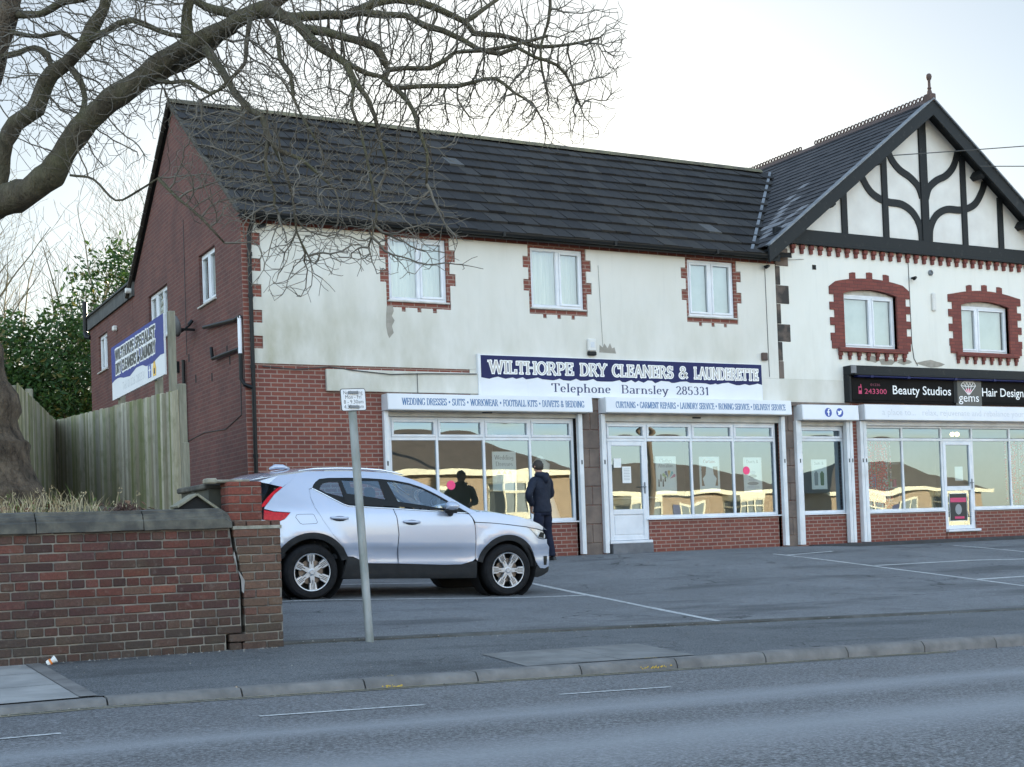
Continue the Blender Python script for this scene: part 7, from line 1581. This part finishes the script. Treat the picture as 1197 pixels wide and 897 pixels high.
laurel((-1.2, 17.2, .5), [(0, 0, 2.2, 2.3, 1.8, 2.6), (-.3, .3, 5., 1.9, 1.6, 2.0), (1.2, .5, 4.2, 1.5, 1.5, 2.4)], 17000, 'broad dark laurel filling the gap left of the flat-roofed extension', 5)
laurel((1.7, 19.8, .5), [(0, 0, 3., 2., 1.8, 3.2), (.3, 0, 6.8, 1.7, 1.5, 2.4)], 13000, 'taller laurel rising behind the grey roof edge of the extension', 6)
laurel((-4.8, 18.5, .5), [(0, 0, 2.6, 2.3, 1.8, 2.8), (.3, .2, 5.2, 1.6, 1.5, 2.2)], 10500, 'laurel half hidden by the trunk of the plane tree', 7)
laurel((4.2, 22.5, .5), [(0, 0, 4., 1.8, 1.6, 3.6), (-.2, 0, 8.2, 1.2, 1.2, 1.6)], 5000, 'thin topped laurel close to the verge of the brick gable', 8)
laurel((-1.8, 22.5, .5), [(0, 0, 3.2, 2.6, 1.6, 3.2)], 9000, 'laurel standing in the second row behind the broad one', 9)
# ------------------------------------------------------------------ dry grass and leaf litter on the bank
gr = MB(); r_ = random.Random(31)
for k_ in range(2700):
    x = r_.uniform(-7.5, -3.8); y = r_.uniform(-10.0, -8.2)
    dens = .35 + .65 * math.exp(-((x + 4.75) / .5) ** 2) + .45 * math.exp(-((x + 5.6) / .5) ** 2)
    if x > -4.2: dens *= .3
    if r_.random() > dens: continue
    h = r_.uniform(.06, .2) * (1.5 if r_.random() < .15 else 1) ; z = zg(x, y) - .01; lean = V(r_.uniform(-1, 1), r_.uniform(-1, 1), 0) * h * .6; w_ = .0035
    gr.cur = tuple(V(.36, .28, .16).lerp(V(.5, .43, .28), r_.random())) if r_.random() < .86 else (.1, .15, .035)
    s_ = V(r_.uniform(-1, 1), r_.uniform(-1, 1), 0).normalized() * w_; p = V(x, y, z); m_ = p + V(0, 0, h * .6) + lean * .3; t_ = p + V(0, 0, h) + lean
    gr.add([p - s_, p + s_, m_ + s_, m_ - s_, t_], [(0, 1, 2, 3), (3, 2, 4)])
    if r_.random() < .05:
        for q in range(5): c = t_ + V(r_.uniform(-.02, .02), r_.uniform(-.02, .02), r_.uniform(-.03, .03)); gr.add([c, c + V(.012, 0, .008), c + V(.004, 0, .02)], [(0, 1, 2)])
gr.cur = None
M['straw'] = tone_mat('dry_grass_blade', .9, .2, (1, 1, 1), .15, (.3, .28, .2), .0)
o = put('dry_grass', gr, M['straw'], fix=False); tag(o, 'straw coloured dry grass on the bank above the garden wall', 'grass', kind='stuff')
lf = MB()
for k_ in range(1500):
    x = r_.uniform(-7.5, -3.7); y = r_.uniform(-10.05, -8.4)
    if r_.random() > .5 + .5 * math.exp(-((x + 5.1) / .4) ** 2) - (.4 if x > -4.5 else 0): continue
    p = V(x, y, zg(x, y) + r_.uniform(.005, .05)); a = V(r_.uniform(-1, 1), r_.uniform(-1, 1), r_.uniform(-.5, .5)).normalized() * .045; c = a.cross(V(r_.uniform(-.5, .5), r_.uniform(-.5, .5), 1)).normalized() * .03
    lf.cur = tuple(V(.16, .075, .045).lerp(V(.24, .14, .09), r_.random()) * r_.uniform(.6, 1.2)); lf.add([p - a, p - c + V(0, 0, .01), p + a, p + c + V(0, 0, .012)], [(0, 1, 2, 3)])
lf.cur = None
tag(put('fallen_leaves', lf, M['straw'], fix=False), 'brown fallen leaves around the dry grass behind the wall coping', 'leaves', kind='stuff')
vb = MB()
for k_ in range(26):
    p = V(-4.14 + r_.uniform(-.12, .12), -9.75 + r_.uniform(-.1, .1), .72)
    for q in range(4): a = V(r_.uniform(-1, 1), r_.uniform(-1, 1), r_.uniform(.1, 1)).normalized(); e = p + a * r_.uniform(.05, .13); vb.tube([p, e], .004, 3, False); s_ = a.orthogonal().normalized() * .022; vb.add([e - s_, e + a * .01, e + s_, e - a * .01 + V(0, 0, .02)], [(0, 1, 2, 3)])
tag(put('withered_plant', vb, mat('withered_brown', (.07, .035, .03), (.1, .06, .045), 20, .9, bstr=0)), 'clump of dark withered stems behind the coping in front of the fence', 'plant')
# ------------------------------------------------------------------ the man at the launderette window
def skin_mesh(name, joints, edges, m, parent, mtx, sub=2, root=0):
    keys = list(joints); ix = {k_: i for i, k_ in enumerate(keys)}
    me = bpy.data.meshes.new(name); me.from_pydata([tuple(mtx @ V(*joints[k_][:3])) for k_ in keys], [(ix[a], ix[b]) for a, b in edges], [])
    ob = bpy.data.objects.new(name, me); COL.objects.link(ob); ob.modifiers.new('skin', 'SKIN'); md = ob.modifiers['skin']; md.use_smooth_shade = True; md.branch_smoothing = .6
    for k_ in keys:
        sv = me.skin_vertices[0].data[ix[k_]]; r = joints[k_][3]; sv.radius = (r, joints[k_][4] if len(joints[k_]) > 4 else r); sv.use_root = (ix[k_] == root)
    if sub: s_ = ob.modifiers.new('sub', 'SUBSURF'); s_.levels = sub; s_.render_levels = sub
    dg = bpy.context.evaluated_depsgraph_get(); new = bpy.data.meshes.new_from_object(ob.evaluated_get(dg)); bpy.data.objects.remove(ob); bpy.data.meshes.remove(me)
    new.name = name; new.materials.clear(); new.materials.append(m); new.polygons.foreach_set('use_smooth', [True] * len(new.polygons))
    o = bpy.data.objects.new(name, new); link(o)
    if parent: o.parent = parent
    OFF[o] = V(0, 0, 0); return o
PX, PY = 4.80, -1.5; PZ = zl(PX, PY)
I4 = Matrix.Identity(4)
M['skin'] = mat('skin', (.42, .24, .17), (.36, .2, .14), 20, .6, bstr=0)
M['jacket'] = mat('navy_softshell', (.010, .014, .028), (.016, .021, .038), 9., .7, spec=.25, bsc=14, bstr=.6, bdist=.02)
M['trousers'] = mat('navy_trousers', (.010, .013, .028), (.016, .02, .04), 7., .8, spec=.2, bsc=12, bstr=.6, bdist=.02)
M['hair'] = mat('dark_hair', (.016, .012, .009), (.04, .032, .025), 60., .6, stretch=(3, 3, .6), bsc=90, bstr=.6)
M['shoe'] = mat('black_shoe', (.012, .012, .013), None, rough=.5, bstr=0)
# body: x to his right as seen from the road, y towards the window, z up
J = dict(pelvis=(0, 0, .93, .135, .10), belly=(-.01, .01, 1.08, .12, .085), chest=(-.015, .0, 1.28, .14, .09), neck0=(-.01, .0, 1.46, .07, .06), neck=(0, .035, 1.52, .052), head0=(.005, .065, 1.58, .068, .078), head=(.01, .07, 1.65, .078, .094), crown=(.01, .065, 1.715, .055, .065),
    ls=(-.185, -.01, 1.41, .062), le=(-.36, -.07, 1.17, .046), lw=(-.225, .03, .95, .032), lh=(-.205, .055, .90, .036, .022),
    rs=(.175, .01, 1.40, .062), re=(.255, .04, 1.13, .046), rw=(.12, .24, 1.10, .032), rh=(.07, .285, 1.11, .036, .022),
    lhip=(-.095, 0, .88, .095), lk=(-.105, .02, .49, .062), la=(-.115, -.03, .09, .044), lt=(-.13, .10, .035, .04, .03),
    rhip=(.095, 0, .88, .095), rk=(.115, .03, .49, .062), ra=(.135, -.02, .09, .044), rt=(.155, .11, .035, .04, .03))
for s_, hand, sg in (('l', 'lh', -1), ('r', 'rh', 1)):
    hx, hy, hz = J[hand][:3]
    for k_ in range(4):
        a = (k_ - 1.5) * .017; J['%sf%d0' % (s_, k_)] = (hx + .01, hy + .02 + a * .6, hz - .045 + abs(a) * .3, .0095); J['%sf%d1' % (s_, k_)] = (hx + .035, hy + .03 + a * .6, hz - .075 + abs(a) * .4, .0088); J['%sf%d2' % (s_, k_)] = (hx + .06, hy + .025 + a * .6, hz - .085 + .006 * k_, .0078)
    J[s_ + 'th0'] = (hx + .03, hy + .035, hz + .0, .0105); J[s_ + 'th1'] = (hx + .055, hy + .045, hz - .03, .0095)
E_ = [('pelvis', 'belly'), ('belly', 'chest'), ('chest', 'neck0'), ('neck0', 'neck'), ('neck', 'head0'), ('head0', 'head'), ('head', 'crown'), ('chest', 'ls'), ('ls', 'le'), ('le', 'lw'), ('lw', 'lh'), ('chest', 'rs'), ('rs', 're'), ('re', 'rw'), ('rw', 'rh'), ('pelvis', 'lhip'), ('lhip', 'lk'), ('lk', 'la'), ('la', 'lt'), ('pelvis', 'rhip'), ('rhip', 'rk'), ('rk', 'ra'), ('ra', 'rt')]
for s_ in 'lr':
    for k_ in range(4): E_ += [(s_ + 'h', '%sf%d0' % (s_, k_)), ('%sf%d0' % (s_, k_), '%sf%d1' % (s_, k_)), ('%sf%d1' % (s_, k_), '%sf%d2' % (s_, k_))]
    E_ += [(s_ + 'h', s_ + 'th0'), (s_ + 'th0', s_ + 'th1')]
MAN = skin_mesh('person', J, E_, M['skin'], None, I4)
MAN.location = (PX, PY, PZ + .005); MAN.rotation_euler = (0, R(-1.5), R(14))
tag(MAN, 'person in navy hooded jacket and trousers peering into the window, one hand at the hip', 'person')
def loft(mb, rings, n=18, caps=(True, True)):
    P = []
    for cx, cy, cz, rx, ry in rings:
        for k_ in range(n):
            th = 2 * math.pi * k_ / n; w_ = 1 + .025 * math.sin(3 * th + cz * 31) + .02 * math.sin(5 * th - cz * 47); P.append((cx + rx * w_ * math.cos(th), cy + ry * w_ * math.sin(th), cz))
    F = [(i * n + k_, i * n + (k_ + 1) % n, (i + 1) * n + (k_ + 1) % n, (i + 1) * n + k_) for i in range(len(rings) - 1) for k_ in range(n)]
    if caps[0]: F.append(tuple(range(n))[::-1])
    if caps[1]: F.append(tuple(range((len(rings) - 1) * n, len(rings) * n)))
    mb.add(P, F)
def smoothtube(mb, pts, n=12):
    L = resample(pts, .03); rr3 = [p_[3] * (1 + .035 * math.sin(i * 1.9) + .02 * math.sin(i * .7)) for i, p_ in enumerate(L)]; mb.tube([V(*p_[:3]) for p_ in L], rr3, n)
jk = MB(); loft(jk, [(0, 0, .835, .180, .138), (-.003, 0, .85, .186, .142), (-.005, 0, .93, .178, .137), (-.008, 0, 1.02, .172, .13), (-.01, 0, 1.12, .176, .128), (-.012, -.005, 1.24, .195, .132), (-.012, -.008, 1.33, .205, .13), (-.01, -.005, 1.39, .20, .12), (-.008, .0, 1.43, .165, .105), (-.004, .01, 1.465, .115, .09), (0, .02, 1.50, .085, .08), (0, .035, 1.54, .074, .074)])
smoothtube(jk, [(-.13, -.005, 1.385, .078), (-.19, -.01, 1.37, .08), (-.28, -.045, 1.28, .07), (-.365, -.07, 1.17, .065), (-.325, -.035, 1.08, .06), (-.25, .0, 1.01, .05), (-.235, .02, .972, .046)])
smoothtube(jk, [(.12, .0, 1.38, .078), (.18, .01, 1.365, .08), (.225, .025, 1.26, .068), (.258, .042, 1.14, .062), (.225, .11, 1.115, .056), (.165, .19, 1.105, .048), (.14, .22, 1.10, .046)])
o = put('jacket', jk, M['jacket'], None, fix=False, smooth=True); o.parent = MAN; o.location = (0, 0, 0); o.data.transform(Matrix.Translation(OFF[o]))
tr = MB(); loft(tr, [(0, 0, .78, .165, .125), (0, 0, .84, .168, .128), (0, 0, .93, .16, .122), (0, 0, .98, .155, .12)])
smoothtube(tr, [(-.085, 0, .84, .092), (-.098, .01, .68, .096), (-.106, .02, .50, .08), (-.112, -.008, .30, .074), (-.118, -.022, .15, .073), (-.12, -.02, .075, .08)])
smoothtube(tr, [(.085, 0, .84, .092), (.102, .015, .68, .096), (.116, .028, .50, .08), (.128, .0, .30, .074), (.136, -.015, .15, .073), (.14, -.012, .075, .08)])
o = put('trousers', tr, M['trousers'], None, fix=False, smooth=True); o.parent = MAN; o.location = (0, 0, 0); o.data.transform(Matrix.Translation(OFF[o]))
hd = MB(); smoothtube(hd, [(-.10, .03, 1.49, .03), (-.085, -.045, 1.485, .045), (-.04, -.09, 1.475, .056), (.03, -.095, 1.475, .058), (.085, -.05, 1.485, .046), (.1, .03, 1.49, .03)]); smoothtube(hd, [(0, -.08, 1.475, .075), (0, -.115, 1.42, .072), (0, -.125, 1.36, .045), (0, -.125, 1.33, .015)])
o = put('hood', hd, M['jacket'], None, fix=False, smooth=True); o.parent = MAN; o.location = (0, 0, 0); o.data.transform(Matrix.Translation(OFF[o]))
hm = MB(); P = []; rh_ = random.Random(2); nh, ns = 12, 20
for i in range(nh + 1):
    ph = math.pi * (.02 + .70 * i / nh)
    for k_ in range(ns):
        th = 2 * math.pi * k_ / ns; front = max(0, math.sin(th)); cut = 1 - .0 * front
        ph2 = ph * (1 - .48 * front) ; r_ = 1 + rh_.uniform(-.03, .05)
        P.append((.01 + .088 * r_ * math.sin(ph2) * math.cos(th), .062 + .104 * r_ * math.sin(ph2) * math.sin(th), 1.645 + .108 * r_ * math.cos(ph2)))
hm.add(P, [(a * ns + k_, a * ns + (k_ + 1) % ns, (a + 1) * ns + (k_ + 1) % ns, (a + 1) * ns + k_) for a in range(nh) for k_ in range(ns)] + [tuple(range(ns))]); put('hair', hm, M['hair'], MAN, smooth=True, fix=True)
fm = MB()
for sx in (-1, 1):
    fm = MB(); fm.lathe([(0, -.012), (.012, -.01), (.02, .0), (.012, .01), (0, .012)], (.01 + sx * .082, .06, 1.635), (sx, -.2, .1), 8); put('ear', fm, M['skin'], MAN, smooth=True)
    sh_ = MB(); x, y = ((-.13, .03), (.15, .035))[sx > 0]; P = []
    for yy, w_, h_ in ((-.135, .03, .05), (-.11, .04, .075), (-.02, .045, .085), (.06, .05, .06), (.13, .045, .045), (.165, .025, .03)):
        for k_ in range(8): th = math.pi * k_ / 7; P.append((x + w_ * math.cos(th) + .1 * (yy) * .2 * sx, y + yy, h_ * math.sin(th)))
    sh_.add(P, [(a * 8 + k_, a * 8 + k_ + 1, (a + 1) * 8 + k_ + 1, (a + 1) * 8 + k_) for a in range(5) for k_ in range(7)] + [tuple(range(8)), tuple(range(40, 48))]); put('shoe', sh_, M['shoe'], MAN, smooth=True)
fc = MB(); fc.tube([(.01, .155, 1.66), (.01, .183, 1.628), (.01, .165, 1.618)], [.009, .014, .01], 6); put('nose', fc, M['skin'], MAN, smooth=True)
for sx in (-1, 1):
    fc = MB(); fc.lathe([(0, 0), (.011, .002), (.008, .008), (0, .01)], (.01 + sx * .032, .145, 1.655), (sx * .2, 1, 0), 8); put('eye', fc, M['shoe'], MAN, smooth=True)
fc = MB(); fc.tube([(-.015, .148, 1.59), (.01, .155, 1.588), (.035, .148, 1.59)], .005, 5); put('mouth', fc, mat('lips', (.3, .12, .1), None, rough=.6, bstr=0), MAN, smooth=True)
# ------------------------------------------------------------------ inside the shops
WD = thing('wedding_dress', (5.95, .62, .2), 'white wedding dress on a stand just inside the window beside the person', 'dress')
b = MB(); b.lathe([(.0, 1.72), (.05, 1.70), (.11, 1.62), (.19, 1.55), (.18, 1.42), (.15, 1.3), (.135, 1.18), (.2, 1.02), (.33, .6), (.46, .2), (.5, .0)], (5.95, .62, .22), n=24); put('gown', b, M['paper'], WD, smooth=True); b = MB(); b.lathe([(0, 0), (.2, 0), (.2, .02), (.02, .03), (.02, .3)], (5.95, .62, .2), n=12); put('stand', b, M['blackp'], WD)
CN = thing('shop_counter', (9.2, 2.2, .2), 'pale counter across the launderette behind the posters', 'counter'); b = MB(); b.box(8.4, 2.1, .2, 11.0, 2.6, 1.1, .01); put('front', b, M['room'], CN); b = MB(); b.box(8.35, 2.05, 1.105, 11.05, 2.65, 1.15, .01); put('top', b, M['panel_w'], CN)
def beads(x0, x1, n, label, pinky):
    t_ = thing('bead_curtain', ((x0 + x1) / 2, .3, 2.2), label, 'bead curtain', 'bead curtains of the beauty shop'); r_ = random.Random(n); bm_ = {0: MB(), 1: MB()}
    for i in range(n):
        x = x0 + (x1 - x0) * i / (n - 1) + r_.uniform(-.015, .015); y = .3 + r_.uniform(-.04, .04); z = 2.2; red = math.exp(-((x - x0) / (x1 - x0) - pinky) ** 2 / .05)
        while z > .75:
            h = r_.uniform(.03, .07); q = 1 if r_.random() < .3 + .65 * red * (1 if z > 1.1 else .3) else 0; bm_[q].lathe([(.0, 0), (.02, -.012), (.02, -h + .014), (0, -h)], (x, y, z), n=5); z -= h + .004
    put('red_beads', bm_[1], mat('red_glass_bead', (.75, .06, .09), (.8, .2, .2), 30, .2, bstr=0) if 'red_glass_bead' not in bpy.data.materials else bpy.data.materials['red_glass_bead'], t_, fix=False)['kind'] = 'stuff'; put('clear_beads', bm_[0], mat('clear_bead', (.62, .6, .62), None, rough=.2, bstr=0) if 'clear_bead' not in bpy.data.materials else bpy.data.materials['clear_bead'], t_, fix=False)['kind'] = 'stuff'
beads(13.72, 14.62, 22, 'bead curtain with red strands in the first pane of the beauty shop', .55); beads(18.1, 19.1, 22, 'paler bead curtain in the far pane of the beauty shop', .1)
SF = thing('shelf_unit', (15.3, 1.4, .1), 'white shelf unit with bottles and boxes behind the second beauty shop pane', 'shelf unit')
for z in (.5, .85, 1.2, 1.75): b = MB(); b.box(14.85, 1.3, z, 15.8, 1.6, z + .03); put('shelf', b, M['panel_w'], SF)
for x in (14.85, 15.3, 15.77): b = MB(); b.box(x, 1.3, .1, x + .03, 1.6, 1.2 if x != 15.3 else .85); put('upright', b, M['panel_w'], SF)
cols = ((.1, .25, .55), (.7, .7, .7), (.5, .3, .1), (.12, .12, .14), (.25, .35, .2), (.6, .15, .25)); kinds = ('blue', 'white', 'amber', 'black', 'green', 'pink')
for k_, (x, z, w_, h_, c_) in enumerate(((14.93, .53, .16, .2, 1), (15.15, .53, .1, .24, 0), (15.42, .53, .12, .2, 2), (15.62, .53, .1, .14, 3), (14.95, .88, .12, .2, 2), (15.2, .88, .1, .16, 3), (15.5, .88, .14, .22, 1), (15.0, 1.23, .18, .3, 0), (15.45, 1.23, .2, .26, 4), (15.68, 1.23, .1, .18, 5))):
    b = MB(); b.box(x, 1.36, z, x + w_, 1.5, z + h_, .015); tag(put('product_box' if w_ > .11 else 'bottle', b, mat('product_' + kinds[c_], cols[c_], None, rough=.5, bstr=0) if 'product_' + kinds[c_] not in bpy.data.materials else bpy.data.materials['product_' + kinds[c_]]), '%s %s on the %s shelf, %s' % (kinds[c_], 'box' if w_ > .11 else 'bottle', {.53: 'lowest', .88: 'middle', 1.23: 'upper'}[z], ('nearest its near end', 'second along', 'third along', 'at its far end')[[q for q in range(4) if True][sum(1 for t in ((14.93, .53), (15.15, .53), (15.42, .53), (15.62, .53), (14.95, .88), (15.2, .88), (15.5, .88), (15.0, 1.23), (15.45, 1.23), (15.68, 1.23)) if t[1] == z and t[0] < x)]]), 'box' if w_ > .11 else 'bottle', 'products on the beauty shop shelves')
for x, c_, lab in ((17.3, (.02, .02, .022), 'black salon chair behind the third beauty shop pane'), (17.75, (.22, .03, .14), 'magenta salon chair beside the black one')):
    t_ = thing('salon_chair', (x, 1.2, .1), lab, 'chair'); mc = mat('salon_leather', c_, None, rough=.4, bstr=0); b = MB(); b.box(x - .28, .95, .5, x + .28, 1.5, .62, .05); put('seat', b, mc, t_); b = MB(); b.box(x - .26, 1.42, .66, x + .26, 1.54, 1.15, .05); put('backrest', b, mc, t_); b = MB(); b.lathe([(.25, 0), (.25, .03), (.04, .05), (.04, .38)], (x, 1.2, .1), n=14); put('pedestal', b, M['chrome'], t_)
mb_ = bpy.data.materials.new('lamp_glow'); mb_.use_nodes = True; mb_.node_tree.nodes['Principled BSDF'].inputs['Emission Color'].default_value = (1, .72, .3, 1); mb_.node_tree.nodes['Principled BSDF'].inputs['Emission Strength'].default_value = 3
for k_, x in enumerate((17.84, 18.0)):
    b = MB(); b.lathe([(0, .05), (.035, .035), (.05, 0), (.035, -.035), (0, -.05)], (x, 1.6, 2.48), n=12); tag(put('ceiling_bulb', b, mb_, smooth=True), ('warm glowing bulb above the beauty shop door, on the hinge side', 'warm glowing bulb above the beauty shop door, nearer the handle')[k_], 'lamp', 'warm bulbs above the beauty shop door')
# ------------------------------------------------------------------ bungalows and pole across the road, which the windows mirror
M['tan'] = brick_mat('tan_brick', (.40, .27, .16), (.34, .22, .13), (.4, .33, .25), dirt_amt=.15)
M['browntile'] = mat('brown_roof_tile', (.10, .075, .055), (.14, .105, .08), 3., .9, bsc=30, bstr=.4, obj=False)
M['creampaint'] = mat('cream_paint', (.78, .7, .5), (.7, .62, .44), 3., .6, bstr=0)
def bungalow(x0, w_, y, z, label, hb=2.9, hr=1.9):
    T_ = thing('bungalow', (x0 + w_ / 2, y, z), label, 'bungalow', 'bungalows over the road'); x1 = x0 + w_; yb = y - 8
    b = MB(); b.box(x0, yb, z - .5, x1, y, z + hb); put('wall', b, M['tan'], T_)
    b = MB(); o_ = .45; r0, r1 = x0 + 4, x1 - 4; ym = (y + yb) / 2; b.add([(x0 - o_, y + o_, z + hb), (x1 + o_, y + o_, z + hb), (x1 + o_, yb - o_, z + hb), (x0 - o_, yb - o_, z + hb), (r0, ym, z + hb + hr), (r1, ym, z + hb + hr)], [(0, 1, 5, 4), (1, 2, 5), (2, 3, 4, 5), (3, 0, 4)]); rf = put('roof', b, M['browntile'], T_, fix=False)
    b = MB(); b.box(x0 - .5, y + .38, z + hb - .22, x1 + .5, y + .52, z + hb + .04); b.box(x0 - .5, y, z + hb - .1, x1 + .5, y + .38, z + hb - .05); put('fascia', b, M['creampaint'], T_)
    for t in (.2, .76):
        cx = x0 + w_ * t; b = MB(); L = [(-1.5, .0), (-.95, .75), (.95, .75), (1.5, 0)]
        P = [V(cx + u, y + v, z + zz) for zz in (.0, .85) for u, v in L]; b.add(P, [(0, 1, 5, 4), (1, 2, 6, 5), (2, 3, 7, 6)]); b.add([V(cx + u * 1.06, y + v * 1.1, z + zz) for zz in (2.35, 2.72) for u, v in L], [(0, 1, 5, 4), (1, 2, 6, 5), (2, 3, 7, 6), (4, 5, 6, 7), (0, 1, 2, 3)]); bay = put('bay', b, M['creampaint'], T_)
        for (u0, v0), (u1, v1), n in ((L[0], L[1], 1), (L[1], L[2], 3), (L[2], L[3], 1)):
            f_ = MB(); p, q = V(cx + u0, y + v0, z), V(cx + u1, y + v1, z); ax = (q - p).normalized(); nn_ = V(-ax.y, ax.x, 0); nn_ = nn_ if nn_.y > 0 else -nn_; Ln = (q - p).length
            for zz in (.88, 2.32, 1.95): f_.obox((p + q) / 2 + V(0, 0, zz), ax, nn_, V(0, 0, 1), Ln / 2, .04, .04)
            for k_ in range(n + 1): f_.obox(p.lerp(q, k_ / n) + V(0, 0, 1.6), ax, nn_, V(0, 0, 1), .045, .045, .74)
            fw = put('window', f_, M['creampaint'], bay); 
        g_ = MB()
        for (u0, v0), (u1, v1) in ((L[0], L[1]), (L[1], L[2]), (L[2], L[3])): g_.quad(V(cx + u0, y + v0 - .02, z + .9), V(cx + u1, y + v1 - .02, z + .9), V(cx + u1, y + v1 - .02, z + 2.3), V(cx + u0, y + v0 - .02, z + 2.3))
        put('pane', g_, mat('bay_glass', (.2, .22, .22), None, rough=.1, bstr=0) if 'bay_glass' not in bpy.data.materials else bpy.data.materials['bay_glass'], bay, fix=False)
    cx = x0 + w_ * .48; b = MB(); b.box(cx - .75, y - .02, z + .85, cx + .75, y + .05, z + 2.25); W_ = put('window', b, M['creampaint'], T_); b = MB(); b.box(cx - .62, y + .03, z + .98, cx - .04, y + .06, z + 2.12); b.box(cx + .04, y + .03, z + .98, cx + .62, y + .06, z + 2.12); put('pane', b, bpy.data.materials['bay_glass'], W_)
    b = MB(); b.box(x0 + w_ * .38, y - .02, z, x0 + w_ * .38 + .9, y + .04, z + 2.1); put('door', b, M['navy'], T_)
for x0, w_, y, lab in ((12.2, 12.6, -31, 'tan brick bungalow over the road, mirrored in the window behind the car'), (31.5, 13, -40, 'tan brick bungalow over the road, mirrored in the launderette window'), (49.5, 13, -42, 'tan brick bungalow over the road, mirrored in the beauty shop window'), (-4.5, 12.5, -33, 'tan brick bungalow over the road facing the gable end')):
    bungalow(x0, w_, y, .45 if y == -31 else -.35, lab)
UP = thing('utility_pole', (22.6, -21.6, -.7), 'tall brown wooden utility pole over the road, mirrored beside the launderette door', 'utility pole'); b = MB(); b.tube([(22.6, -21.6, -1.2), (22.62, -21.6, 8.5)], [.16, .12], 10); put('pole', b, mat('creosoted_wood', (.11, .075, .05), (.16, .11, .07), 4, .9, bstr=0, obj=False), UP, ang=50); b = MB(); b.box(22.0, -21.68, 8.0, 23.2, -21.56, 8.12); put('crossarm', b, M['post'], UP)
